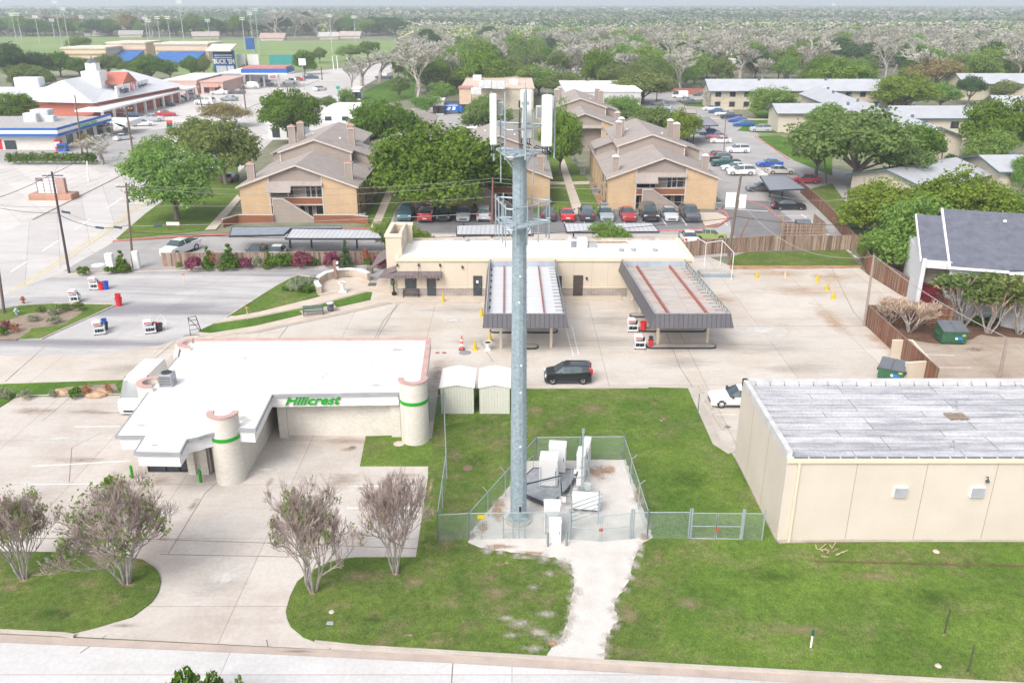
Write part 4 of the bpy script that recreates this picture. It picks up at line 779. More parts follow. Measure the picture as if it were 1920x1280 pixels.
opening('window', 759, 781, 517, 540, y0, m_glass); opening('door', 800, 818, 519, 555, y0, m_glass); opening('door', 887, 904, 517, 555, y0, m_glass); opening('door', 1075, 1092, 516, 555, y0, m_dkbr); opening('window', 1042, 1053, 517, 539, y0, m_glass)
a = A(895, 528, y0); m = L(O); m.box(a.x-.12, y0-.145, a.z-.12, a.x+.12, y0-.135, a.z+.16); pt(t, 'paper_notice', m, m_white)
for px, pz in [(745, 496), (785, 496), (825, 496), (1017, 500), (1100, 521), (867, 500), (822, 522)]:
    a = A(px, pz, y0); m = L(O); m.cbox(a.x-.1, y0-.22, a.z-.15, a.x+.1, y0-.004, a.z+.12, .03); pt(t, 'wall_lamp', m, m_dkbr)
m = L(O)
for px in (788, 832, 876, 1045, 1076, 1110, 1140): a = A(px, 500, y0); m.box(a.x, y0-.006, 1.14, a.x+.03, y0-.001, hh-.25)
pt(t, 'wall_joint', m, M('stucco_joint', (.40, .33, .25)))['kind'] = 'stuff'
# bronze awning along the front and the hipped side awnings
a = A(737, 508, y0); b = A(829, 508, y0); m = L(O); m.slab((a.x-1.3, y0-1.1, 2.55), (b.x, y0-1.1, 2.55), (b.x, y0-.01, 2.95), (a.x, y0-.01, 2.95), .08)
for k in range(15): x = a.x+.3+k*(b.x-a.x-.4)/14; m.box(x, y0-1.12, 2.58, x+.05, y0-.2, 2.72)
aw = pt(t, 'front_awning', m, m_mauve)
m = L(O)
for px in (785, 827): q = A(px, 498, y0); m.tube([(q.x, y0-.05, q.z), (q.x, y0-.95, 2.66)], .02, 5)
m.build('awning_rod', m_dkbr, parent=aw)
m = L(O); m.slab((x0-1.9, y0-.9, 2.5), (x0-.02, y0-.2, 3.1), (x0-.02, y0+3.8, 3.6), (x0-1.0, y0+4.0, 3.1), .1); m.build('side_awning', m_mauve, parent=aw)
# square pylon at the west end
zt = 6.7; a = G(722, 440, zt); b = G(750, 440, zt); c = G(757, 417, zt); xa, xb, ya, yb = a.x, b.x+.1, a.y, c.y
t2 = thing('pylon', 'square tan stucco pylon rising at the left end of the wash office', 'pylon', ((xa+xb)/2, ya, 0)); O2 = -Vector(((xa+xb)/2, ya, 0))
m = L(O2); 
for bx in ((xa, ya, xb, ya+.35), (xa, ya+.35, xa+.35, yb), (xa+.35, yb-.35, xb+.6, yb), (xb-.35, ya+.35, xb, yb-.35)): m.box(bx[0], bx[1], 0, bx[2], bx[3], zt)
pt(t2, 'wall', m, m_tan)
m = L(O2); m.box(xa-.1, ya-.1, zt-.28, xb+.1, ya+.4, zt+.02); m.box(xa-.1, ya+.4, zt-.28, xa+.4, yb+.1, zt+.02); m.box(xa+.4, yb-.4, zt-.28, xb+.7, yb+.1, zt+.02); pt(t2, 'cornice', m, m_tan2)
m = L(O2); m.box(xa+.3, ya+.3, zt-2, xb-.3, yb-.3, zt-1.9); pt(t2, 'inner_deck', m, m_roofw)
m = L(O2); m.slab((xa-2.0, ya+1.2, 2.6), (xa-.02, ya+1.2, 3.9), (xa-.02, yb+1.5, 3.9), (xa-2.0, yb+1.5, 2.6), .1); pt(t2, 'side_awning', m, m_mauve)
# roof equipment on the wash office
t3 = thing('rooftop_unit', 'white rooftop cooling unit with grey grille on the wash office roof', 'air conditioner', G(1082, 463, hh+.06)); m = MB(); m.cbox(-1.0, -.7, .05, 1.1, .7, 1.0, .05); pt(t3, 'casing', m, m_white)
m = MB(); m.box(-.75, -.73, .15, -.1, -.705, .85); pt(t3, 'grille', m, M('grille_grey', (.2, .21, .24))); m = MB(); m.lathe([(0, 1.01), (.36, 1.01), (.36, 1.08), (.28, 1.08), (.28, 1.02)], 14, (-.35, 0, 0)); pt(t3, 'fan', m, m_grey)
m = MB(); m.box(-.95, -.65, 0, 1.05, .65, .05); m.cbox(1.3, -.4, 0, 2.2, .4, .5, .04); pt(t3, 'base', m, m_grey)
for i, (px, py) in enumerate([(1165, 471), (1187, 470), (1228, 471), (875, 452)]):
    m = MB(); m.lathe([(.2, 0), (.2, .12), (.32, .14), (.30, .26), (0, .32)], 12); tag(m.build('roof_vent', m_grey, loc=G(px, py, hh+.06), smooth=False), ['small mushroom vent, middle of the wash office roof', 'grey vent with flashing between two small vents on the wash roof', 'small mushroom vent near the right end of the wash office roof', 'low vent at the back edge of the wash office roof'][i], 'roof vent')
# ================= two wash canopies =================
m_fas = brickmat('dark_ribbed_fascia', (.135, .13, .145), (.125, .12, .135), (.06, .06, .07), .42, 9, off=0, msize=.035, stain=.08, rough=.5, axis='X')
m_fasy = brickmat('dark_ribbed_side_fascia', (.135, .13, .145), (.125, .12, .135), (.06, .06, .07), .42, 9, off=0, msize=.035, stain=.08, rough=.5, axis='Y')
m_rustb = M('red_oxide_beam', (.30, .12, .10), rough=.7, var=.2, scale=2)
def deckmat(name, a, b, rust):
    m = bpy.data.materials.new(name); m.use_nodes = True; N, L_ = nodes(m); p = N["Principled BSDF"]; p.inputs['Roughness'].default_value = .55
    tc = N.new("ShaderNodeTexCoord").outputs['Object']; br = N.new("ShaderNodeTexBrick"); L_.new(tc, br.inputs['Vector']); br.offset = 0
    for k, v in (('Scale', 1), ('Brick Width', 90), ('Row Height', .42), ('Mortar Size', .035), ('Mortar Smooth', .5)): br.inputs[k].default_value = v
    br.inputs['Color1'].default_value = a+(1,); br.inputs['Color2'].default_value = b+(1,); br.inputs['Mortar'].default_value = tuple(c*.6 for c in a)+(1,)
    out = br.outputs['Color']
    if rust: out = mixc(N, L_, ramp(N, L_, noise(N, L_, mapping(N, L_, tc, (.5, 1.3, 1)), .55, 8, .75), [(.46, (0,)*3), (.66, (.75,)*3)]), out, (.47, .27, .21)); out = mixc(N, L_, ramp(N, L_, noise(N, L_, mapping(N, L_, tc, (.6, 3, 1)), .9, 6), [(.5, (0,)*3), (.7, (.55,)*3)]), out, (.18, .24, .22))
    L_.new(out, p.inputs['Base Color']); return m
dk1 = deckmat('white_ribbed_deck', (.58, .585, .60), (.61, .615, .63), False); dk2 = deckmat('rusting_ribbed_deck', (.52, .47, .43), (.46, .43, .40), True)
def canopy(label, xl, xr, dk, open_right, posts, isl, shift):
    cx = (xl+xr)/2; yf, yb, zb, zt = 71.55, 88.85, 3.05, 4.3
    t = thing('wash_canopy', label, 'canopy', (cx, yf, 0), 0, 'wash bay canopies'); O = -Vector((cx, yf, 0))
    def X(x, y): return x+shift*(y-yf)/(yb-yf)
    m = L(O); m.add([(X(xl+.1, yf), yf+.15, 3.75), (X(xr-.1, yf), yf+.15, 3.75), (X(xr-.1, yb), yb-.3, 3.75), (X(xl+.1, yb), yb-.3, 3.75)], [(0, 1, 2, 3)]); m.add([(X(xl+.1, yf), yf+.15, 3.6), (X(xr-.1, yf), yf+.15, 3.6), (X(xr-.1, yb), yb-.3, 3.6), (X(xl+.1, yb), yb-.3, 3.6)], [(3, 2, 1, 0)]); pt(t, 'roof_deck', m, dk)
    m = L(O); e = .32   # battered front fascia
    m.add([(xl-e, yf-e, zb), (xr+e, yf-e, zb), (xr, yf, zt), (xl, yf, zt), (xl-e, yf-e+.12, zb), (xr+e, yf-e+.12, zb), (xr, yf+.12, zt), (xl, yf+.12, zt)], [(0, 1, 2, 3), (7, 6, 5, 4), (3, 2, 6, 7), (4, 5, 1, 0), (0, 3, 7, 4), (1, 5, 6, 2)]); pt(t, 'front_fascia', m, m_fas)
    m = L(O); m.add([(xl-e, yf-e, zb), (xl, yf, zt), (X(xl, yb), yb, zt), (X(xl-e, yb), yb, zb), (xl-e+.12, yf-e, zb), (xl+.12, yf, zt), (X(xl, yb)+.12, yb, zt), (X(xl-e, yb)+.12, yb, zb)], [(0, 1, 2, 3), (7, 6, 5, 4), (1, 5, 6, 2), (0, 3, 7, 4)]); pt(t, 'side_fascia', m, m_fasy)
    m = L(O); m.strip([(X(xl, yb), yb), (xl, yf), (xr, yf)], .1, zt+.002, zt+.05); pt(t, 'fascia_cap', m, m_grey)
    m = L(O); m.box(X(xl, yb), yb-.9, 3.76, X(xr, yb), yb-.82, 4.35); pt(t, 'rear_flashing', m, M('blue_grey_flashing', (.33, .37, .42), var=.15))
    bw = .09 if open_right else .055
    for fx in (.22, .74):
        m = L(O); x = xl+(xr-xl)*fx; a = Vector((x, yf+.15, 0)); b = Vector((X(x, yb), yb-1.2, 0))
        m.add([(a.x-bw, a.y, 3.76), (a.x+bw, a.y, 3.76), (a.x+bw, a.y, 4.0), (a.x-bw, a.y, 4.0), (b.x-bw, b.y, 3.76), (b.x+bw, b.y, 3.76), (b.x+bw, b.y, 4.0), (b.x-bw, b.y, 4.0)], [(0, 1, 2, 3), (7, 6, 5, 4), (3, 2, 6, 7), (0, 4, 5, 1), (1, 5, 6, 2), (0, 3, 7, 4)]); pt(t, 'roof_beam', m, m_rustb)
    m = L(O); n = 17       # open steel framing of the right side
    for k in range(n):
        y = yf+.3+(yb-yf-1)*k/(n-1); y2 = yf+.3+(yb-yf-1)*min(n-1, k+1)/(n-1)
        m.tube([(X(xr-.75, y), y, 3.8), (X(xr, y), y, 3.8), (X(xr, y), y, zt)], .03, 4); 
        if open_right: m.tube([(X(xr+.1, y), y, zb+.3), (X(xr, y2), y2, zt)], .03, 4)
    m.tube([(xr, yf, zt), (X(xr, yb), yb, zt)], .05, 6)
    if open_right: m.tube([(xr+.15, yf, zb+.3), (X(xr+.15, yb), yb, zb+.3)], .05, 6)
    pt(t, 'side_truss', m, M('truss_steel', (.16, .20, .22)))
    if not open_right:
        m = L(O); m.add([(xr+e, yf-e, zb), (X(xr+e, yb), yb, zb), (X(xr, yb), yb, zt), (xr, yf, zt)], [(0, 1, 2, 3), (3, 2, 1, 0)]); m.f.pop(); m.m.pop(); pt(t, 'side_fascia', m, m_fasy)
    m = L(O)
    for k in range(8): m.box(X(xl+.2, yf+1+k*2), yf+1+k*2, 3.76, X(xl+.32, yf+1+k*2), yf+1.12+k*2, 3.95)
    pt(t, 'anchor_bolt', m, m_dark)['kind'] = 'stuff'
    for px, py in posts: q = G(px, py); m = L(O); m.box(q.x-.12, q.y-.12, 0, q.x+.12, q.y+.12, 3.6); pt(t, 'post', m, m_tan2)
    return t
canopy('wash canopy with clean white ribbed roof just behind the tower', -2.3, 4.75, dk1, False, [(939, 652), (1033, 652), (925, 575)], None, -.1)
canopy('wash canopy with rust stained roof and open right side truss', 12.75, 19.5, dk2, True, [(1232, 648), (1325, 645), (1185, 563), (1199, 590)], None, -.9)
def island(label, px0, px1, py):
    a, b = G(px0, py), G(px1, py); t = thing('wash_island', label, 'island', (a+b)/2, 0, 'raised islands under the canopies'); hw = (b.x-a.x)/2; r = .55
    def ol(r, hw): return [(hw-r+r*math.cos(R_(x)), r*math.sin(R_(x))) for x in range(-90, 91, 22)]+[(-hw+r+r*math.cos(R_(x)), r*math.sin(R_(x))) for x in range(90, 271, 22)]
    m = MB(); m.prism(ol(r, hw), 0, .2); pt(t, 'kerb', m, m_dark); m = MB(); m.prism(ol(r-.12, hw-.12), .2, .215); pt(t, 'top', m, m_con)
for a in [('dark edged raised island under the rusty canopy, nearest the viewer', 1210, 1343, 651), ('dark edged raised island under the rusty canopy, behind the nearest', 1195, 1324, 620), ('dark edged raised island at the left side of the rusty canopy', 1180, 1215, 593), ('dark edged raised island under the white canopy, farther one', 918, 1046, 622), ('dark edged raised island under the white canopy, nearer one', 975, 1010, 652)]: island(*a)
# ================= wash carts, buckets, cones and small things =================
def cart_proto():
    t = thing('wash_cart', 'x', 'cart')
    for x in (-.42, .42):
        for y in (-.28, .28):
            m = MB(); m.box(x-.035, y-.035, .1, x+.035, y+.035, 1.0); pt(t, 'leg', m, m_cab2)
    for z, n in ((.12, 'lower_shelf'), (.62, 'upper_shelf')):
        m = MB(); m.cbox(-.5, -.34, z, .5, .34, z+.06, .03); m.strip([(-.48, -.32), (.48, -.32), (.48, .32), (-.48, .32)], .04, z+.06, z+.16, close=True); pt(t, n, m, m_cab2)
    m = MB(); m.cbox(-.52, -.32, .98, .2, .32, 1.32, .08); pt(t, 'cooler', m, m_white)
    m = MB(); m.box(-.46, -.338, 1.04, .12, -.321, 1.16); pt(t, 'cooler_stripe', m, m_red)
    for x, y in ((-.3, 0), (-.1, .1), (.12, -.05), (.32, .08)): m = MB(); m.tube([(x, y, .18), (x, y, .42), (x, y, .5)], [.09, .09, .03], 8); pt(t, 'bottle', m, m_dark)
    m = MB(); m.tube([(.35, 0, .68), (.35, 0, 1.0), (.42, .05, 1.12)], [.12, .1, .05], 8); pt(t, 'brush', m, m_black)
    for x in (-.42, .42): m = MB(); m.tube([(x, -.32, .06), (x, -.26, .06)], .06, 8); m.tube([(x, .26, .06), (x, .32, .06)], .06, 8); pt(t, 'castor', m, m_black)
    return t
m_cab2 = M('cart_grey_plastic', (.62, .64, .66), rough=.5, var=.05)
cp = cart_proto()
for i, (px, py, rz, lb) in enumerate([(179, 542, 0, 'wash supply cart with red and blue buckets beside it, nearest the junction'), (142, 566, 0, 'wash supply cart half hidden behind the island shrubs'), (188, 626, .35, 'wash supply cart tilted to the lane, left of two below the island'), (283, 624, .35, 'wash supply cart with red tub and white frame beside it'), (1186, 621, 0, 'wash supply cart at the end of the farther canopy island'), (1199, 653, 0, 'wash supply cart at the end of the nearest canopy island')]):
    s = 1.05
    if i == 0: cp.location = G(px, py, .055); cp.rotation_euler.z = rz; cp.scale = (s,)*3; cp['label'] = lb; cp['group'] = 'wash supply carts'
    else: dup(cp, G(px, py, .055), rz, lb, scale=(s,)*3, group='wash supply carts')
def bucket(px, py, mat, lb, z=.055, s=1.0, stack=None):
    t = thing('bucket', lb, 'bucket', G(px, py, z), 0, 'wash buckets'); m = MB(); m.lathe([(0, 0), (.24*s, 0), (.31*s, .72*s), (.34*s, .72*s), (.34*s, .78*s), (.29*s, .78*s), (.23*s, .1), (0, .1)], 14); pt(t, 'tub', m, mat, smooth=False)
    if stack: m = MB(); m.lathe([(.22*s, .72*s), (.27*s, 1.15*s), (.24*s, 1.15*s), (.18*s, .8*s), (0, .8*s)], 14); pt(t, 'inner_tub', m, stack)
bucket(191, 543, m_red, 'red bucket between cart and blue bucket near the junction', s=1.1); bucket(199, 542, m_blue, 'blue bucket next to a red one near the junction', s=1.15)
bucket(224, 573, m_red, 'lone red barrel at the tip of the grass island', s=1.15, stack=m_red); bucket(198, 618, m_dark, 'dark bucket against the tilted wash cart', stack=m_blue)
bucket(293, 619, m_red, 'red tub between cart and dark tub in the lane'); bucket(300, 620, m_dark, 'dark tub beside the white hoop frame')
bucket(1206, 618, m_red, 'red bucket on the farther canopy island', z=.26, s=1.05); bucket(1220, 648, m_red, 'red bucket with dark bucket stacked in it on the nearest island', z=.26, s=.8, stack=m_dark)
m = MB(); m.tube([(-.35, 0, 0), (-.35, 0, 1.1), (0, 0, 1.6), (.35, .1, 1.1), (.35, .1, 0)], .05, 8); m.tube([(-.35, 0, .6), (.35, .1, .6)], .03, 6); tag(m.build('hoop_frame', m_white, loc=G(305, 618, .055)), 'white bent tube frame standing beside the dark tub', 'frame')
m = MB(); m.tube([(-.4, 0, 0), (-.4, 0, 1.8), (.2, .4, 1.8), (.5, .5, .2)], .05, 6)
for z in (.5, 1.0, 1.5): m.tube([(-.4, 0, z), (.3, .45, z*.95)], .035, 5)
m.tube([(-.4, 0, 1.8), (.5, .5, .2)], .035, 5); m.tube([(-1.0, -.2, .02), (.6, .1, .02)], .03, 5); tag(m.build('bike_rack', m_dark, loc=G(365, 628, .055)), 'dark metal frame at the pointed end of the green strip', 'rack')
def cone(px, py, lb, orange=False, h=.95, mat=None, tip=0):
    t = thing('traffic_cone', lb, 'cone', G(px, py, .055), 0, 'traffic cones')
    if orange:
        m = MB(); m.cbox(-.28, -.28, 0, .28, .28, .06, .04); pt(t, 'base', m, m_dark); m = MB(); m.lathe([(.2, .06), (.17, .35), (.14, .7), (.11, 1.0), (.07, 1.35), (0, 1.36)], 12); pt(t, 'body', m, M('orange_red_plastic', (.75, .14, .07), rough=.5))
        m = MB(); m.lathe([(.178, .36), (.150, .62)], 12); m.lathe([(.125, .85), (.108, 1.05)], 12); pt(t, 'reflective_sleeve', m, m_white)
    else:
        m = MB(); m.cbox(-.26, -.26, 0, .26, .26, .05, .04); pt(t, 'base', m, mat or m_yellow); m = MB(); m.lathe([(.2, .05), (.13, h*.5), (.06, h), (.0, h+.02)], 12); pt(t, 'body', m, mat or m_yellow)
for a in [(1419, 521, 'yellow cone on the sandy lot, nearest the rear wash frame'), (1532, 528, 'yellow cone on the sandy lot, farthest of the three at the stain'), (1550, 544, 'yellow cone on the sandy lot, middle of the three at the stain'), (1562, 560, 'yellow cone on the sandy lot, nearest of the three at the stain'), (831, 566, 'yellow cone on the walk before the wash office'), (903, 592, 'yellow cone by the left edge of the white canopy'), (891, 655, 'yellow cone between the striped cone and the white urn'), (919, 640, 'yellow cone behind the white urn')]: cone(*a)
cone(1472, 520, 'faded pale cone on the sandy lot', mat=M('faded_cone', (.55, .44, .33))); cone(866, 655, 'tall orange cone with white bands in the wash lot', orange=True)
t = thing('planter_urn', 'white pedestal urn with dark soil in the wash lot', 'planter', G(915, 656, .055)); m = MB(); m.lathe([(.3, 0), (.3, .08), (.16, .18), (.24, .5), (.4, .75), (.42, .8), (.34, .8), (.32, .72)], 18); pt(t, 'urn', m, m_white); m = MB(); m.lathe([(0, .74), (.33, .74)], 16); pt(t, 'soil', m, m_black)
t = thing('fountain_urn', 'white stone pedestal basin on the curved patio', 'urn', G(643, 547, .145)); m = MB(); m.cbox(-.45, -.4, 0, .45, .4, .12, .05); pt(t, 'base', m, m_white); m = MB(); m.lathe([(.24, .12), (.2, .3), (.22, .85), (.4, 1.0), (.42, 1.12), (.3, 1.12), (.28, 1.0)], 18); pt(t, 'basin', m, m_white); m = MB(); m.lathe([(0, 1.03), (.3, 1.03)], 16); pt(t, 'water', m, m_dark)
def bench(px, py, rz, mat, lb, z=.15, wd=1.9):
    t = thing('bench', lb, 'bench', G(px, py, z), rz); 
    m = MB(); 
    for k in range(4): m.box(-wd/2, -.35+k*.13, .43, wd/2, -.25+k*.13, .46)
    pt(t, 'seat', m, mat); m = MB()
    for k in range(4): m.box(-wd/2, .2+k*.03, .52+k*.11, wd/2, .23+k*.03, .61+k*.11)
    pt(t, 'backrest', m, mat)
    for x in (-wd/2+.08, wd/2-.08): m = MB(); m.box(x-.03, -.35, 0, x+.03, -.28, .62); m.box(x-.03, .15, 0, x+.03, .22, .5); m.box(x-.03, -.35, .6, x+.03, .22, .64); pt(t, 'leg', m, m_dark)
bench(588, 590, .2, M('bench_green', (.10, .16, .13), rough=.5), 'green slatted bench on the pinkish slab in the grass strip', wd=2.1); bench(771, 556, 0, M('bench_bronze', (.12, .105, .105), rough=.5), 'dark slatted bench under the wash office window', wd=1.8)
t = thing('trash_can', 'dark grey trash can with pale lid beside the green bench', 'trash can', G(620, 583, .15)); m = MB(); m.lathe([(.26, 0), (.34, .3), (.34, .85)], 16); pt(t, 'body', m, M('bin_grey', (.10, .12, .14))); m = MB(); m.lathe([(.38, .85), (.38, .93), (.2, 1.0), (.17, .95), (0, .95)], 16); pt(t, 'lid', m, M('bin_lid', (.5, .56, .57))); m = MB(); m.box(.0, -.36, .62, .26, -.30, .74); pt(t, 'opening', m, m_black)
cpts = [(600, 553), (594, 545), (597, 535), (612, 526), (635, 521), (655, 519), (675, 521), (692, 527)]
g8 = [G(*p, .0) for p in cpts]; t = thing('curved_wall', 'low curved stone seat wall with white cap round the patio', 'wall', g8[3]); O = -g8[3]
m = L(O); m.strip([(p.x, p.y) for p in g8], .42, .1, .95); pt(t, 'wall', m, b_stone2 := brickmat('rubble_stone', (.55, .47, .39), (.44, .37, .30), (.60, .53, .46), .42, .22, msize=.02, stain=.2)); m = L(O); m.strip([(p.x, p.y) for p in g8], .56, .95, 1.06); pt(t, 'cap', m, m_white)
t = thing('menu_post', 'brown post with two white speaker boxes behind the curved wall', 'post', G(630, 524, .1)); m = MB(); m.box(-.16, -.14, 0, .16, .14, 2.3); pt(t, 'shaft', m, M('brown_post', (.26, .17, .14)))
for z in (1.5, 2.1): m = MB(); m.cbox(.17, -.16, z-.2, .42, .16, z+.08, .04); pt(t, 'speaker_box', m, m_white)
for i, (px, py) in enumerate([(346, 535), (465, 600), (540, 300)][:2]):
    t = thing('lane_marker', ['thin post with orange cap in the entry lane', 'thin post with orange cap beside the pointed grass strip'][i], 'post', G(px, py, .055)); m = MB(); m.tube([(0, 0, 0), (0, 0, 1.3)], .03, 6); pt(t, 'shaft', m, m_tan2); m = MB(); m.cbox(-.15, -.06, 1.25, .15, .06, 1.42, .02); pt(t, 'cap', m, M('orange_cap', (.55, .2, .08)))
t = thing('drain_grate', 'dark rectangular floor grate beside the curved wall', 'grate', G(698, 533, .15)); m = MB()
for k in range(7): m.box(-.4+k*.12, -.5, 0, -.33+k*.12, .5, .02)
pt(t, 'bars', m, M('grate_metal', (.2, .19, .15))); pt(t, 'pit', MB().box(-.45, -.55, -.004, .45, .55, .004), m_black)
m = MB(); m.cbox(-.35, -.3, 0, .35, .3, .9, .05); tag(m.build('lane_sign_box', M('sign_brown', (.2, .17, .15)), loc=G(694, 512, .06)), 'small brown box standing in the wash lane near the pylon', 'box')
t = thing('patio_post', 'dark slender post with round foot at the left corner of the wash office', 'lamp', G(739, 553, .15)); m = MB(); m.lathe([(0, 0), (.26, .05), (.26, .3), (.1, .42), (.07, 1.2), (.07, 2.0), (.14, 2.1), (.14, 2.7), (.05, 2.8)], 12); pt(t, 'column', m, m_black); m = MB(); m.lathe([(.1, 1.1), (.26, 1.3), (.2, 1.8), (.08, 1.95)], 10, (-.08, -.05, 0)); pt(t, 'hanging_bag', m, M('dark_sage', (.12, .15, .14)))  # plain dark post with round foot and a hanging bag
for i, (px, py) in enumerate([(249, 897), (377, 905)]):
    t = thing('green_bollard', ['bright green bollard left of the glazed corner of the office', 'bright green bollard between the glazed corner and front turret'][i], 'bollard', G(px, py), 0, 'green bollards'); m = MB(); m.tube([(0, 0, 0), (0, 0, .95), (0, 0, 1.02)], [.1, .1, .05], 10); pt(t, 'shaft', m, m_green); m = MB(); m.lathe([(.13, 0), (.13, .03), (0, .03)], 10); pt(t, 'flange', m, m_grey)
for i, (pa, pb) in enumerate([((1311, 725), (1318, 738)), ((1323, 752), (1335, 768)), ((1338, 778), (1355, 806))]):
    a, b = G(*pa, .05), G(*pb, .05); m = MB(); d = b-a; m.strip([(0, 0), (d.x, d.y)], .2, 0, .13); m.strip([(0, 0), (d.x, d.y)], .12, .13, .16); tag(m.build('wheel_stop', m_kerb, loc=a), ['concrete wheel stop at the far corner of the lawn', 'concrete wheel stop before the white car', 'concrete wheel stop beside the warehouse walk, nearest the viewer'][i], 'wheel stop', 'concrete wheel stops')
t = thing('sign_post', 'thin green sign post at the right edge of the rear lawn', 'post', G(1307, 791, .12)); pt(t, 'post', MB().tube([(0, 0, 0), (0, 0, 2.4)], .035, 6), M('sign_post_green', (.1, .18, .14))); m = MB(); m.box(-.03, -.02, 1.7, .03, .02, 2.4); pt(t, 'edge_on_plate', m, m_galv2)
# rear wash frame of white pipes
P0 = [G(1331, 500), G(1371, 520), G(1349, 498), G(1301, 490)]
t = thing('pipe_gantry', 'white pipe frame standing over the low yard behind the rusty canopy', 'frame', P0[1]); O = -P0[1]; m = L(O); hz = 3.3
c1, c2, c3, c4_ = G(1302, 494), G(1350, 500), G(1371, 525), G(1320, 505)
for c in (c2, c3, c4_): m2 = L(O); m2.tube([(c.x, c.y, 0), (c.x, c.y, hz)], .045, 6); pt(t, 'post', m2, m_white)
for a, b in ((c1, c4_), (c4_, c2), (c2, c3)): m.tube([(a.x, a.y, hz), (b.x, b.y, hz)], .04, 6)
pt(t, 'crossbar', m, m_white)
m = L(O); p = G(1345, 515); m.cbox(p.x-2.2, p.y-.8, 0, p.x+1.2, p.y+.9, .5, .1); pt(t, 'curbed_sump', m, m_con); m = L(O); m.cbox(p.x-2.0, p.y-1.2, 0, p.x+1.6, p.y-.82, .35, .05); pt(t, 'blue_tank', m, M('dull_blue_tank', (.25, .31, .36)))
# ================= fences, dumpsters =================
woods = [M('plank_brown', (.22, .10, .06), rough=.9, var=.2, scale=2, stretch=(3, 3, .4)), M('plank_dark', (.16, .08, .055), rough=.9, var=.2, scale=2, stretch=(3, 3, .4)), M('plank_grey', (.24, .17, .13), rough=.9, var=.2, scale=2, stretch=(3, 3, .4))]
woodsg = [M('plank_weathered', (.27, .19, .145), rough=.9, var=.3, scale=2, stretch=(3, 3, .4)), M('plank_weathered_dark', (.17, .11, .085), rough=.9, var=.3, scale=2, stretch=(3, 3, .4)), M('plank_pale', (.36, .28, .22), rough=.9, var=.2, scale=2, stretch=(3, 3, .4))]
def plankfence(label, px, h, mats=woods, step=.16, world=None, cap=True, h2=None):
    P = world or [G(*p) for p in px]; o = thing('wooden_fence', label, 'fence', P[0]); off = -P[0]; m = MB(); r = random.Random(int(P[0].x*10)); rail = MB()
    for a, b in zip(P, P[1:]):
        a, b = a+off, b+off; d = b-a; n = max(1, int(d.length/step)); u = d.normalized(); nr = Vector((-u.y, u.x, 0))*.012
        for k in range(n):
            p = a+u*k*step; q = p+u*(step-.012); hh_ = (h if h2 is None else h+(h2-h)*k/n)+r.uniform(-.025, .025)
            m.add([p-nr, q-nr, q+nr, p+nr]+[v+Vector((0, 0, hh_)) for v in (p-nr, q-nr, q+nr, p+nr)], [(4, 5, 6, 7), (0, 1, 5, 4), (1, 2, 6, 5), (2, 3, 7, 6), (3, 0, 4, 7)], r.choice((0, 0, 1, 2)))
        for z in (.35, h*.55, h-.25): rail.strip([(a.x+nr.x*5, a.y+nr.y*5), (b.x+nr.x*5, b.y+nr.y*5)], .05, z, z+.09)
        if cap and h2 is None: rail.strip([(a.x, a.y), (b.x, b.y)], .12, h+.03, h+.07)
        for k in range(int(d.length/2.6)+1): p = a+u*min(d.length, k*2.6)+nr*9; pb = MB().box(p.x-.05, p.y-.05, 0, p.x+.05, p.y+.05, h-.03); pt(o, 'post', pb, mats[2])
    pt(o, 'planks', m, mats); pt(o, 'rail', rail, mats[2]); return o
plankfence('weathered plank fence behind the grassy bank of the wash lot', [(1270, 484), (1340, 477), (1450, 470), (1607, 470)], 2.0, woodsg)
plankfence('brown plank fence slanting from the parking toward the sandy lot', [(1500, 362), (1548, 405), (1602, 470)], 1.9)
plankfence('long brown plank fence along the right edge of the sandy lot', [(1607, 470), (1625, 513), (1700, 560), (1786, 612)], 2.3)
plankfence('dark plank fence across the back of the far lot', [(1786, 612), (1622, 610)], 2.1)
plankfence('brown plank fence running down to the warehouse roof', [(1622, 610), (1680, 665), (1752, 735)], 2.1)
plankfence('grey weathered plank fence behind the row of shrubs', [(305, 500), (480, 499), (735, 497)], 1.7, woodsg)
plankfence('small plank enclosure round the bin in the apartment parking', [(1545, 441), (1467, 441), (1463, 420)], 1.6, woodsg); plankfence('low plank screen at the back of the apartment bin enclosure', [(1524, 421), (1546, 440)], 1.6, woodsg)
plankfence('far brown plank fence behind the parked white van', [(1262, 178), (1318, 178)], 2.2, [M('fence_red', (.34, .13, .09))]*3, step=.5)
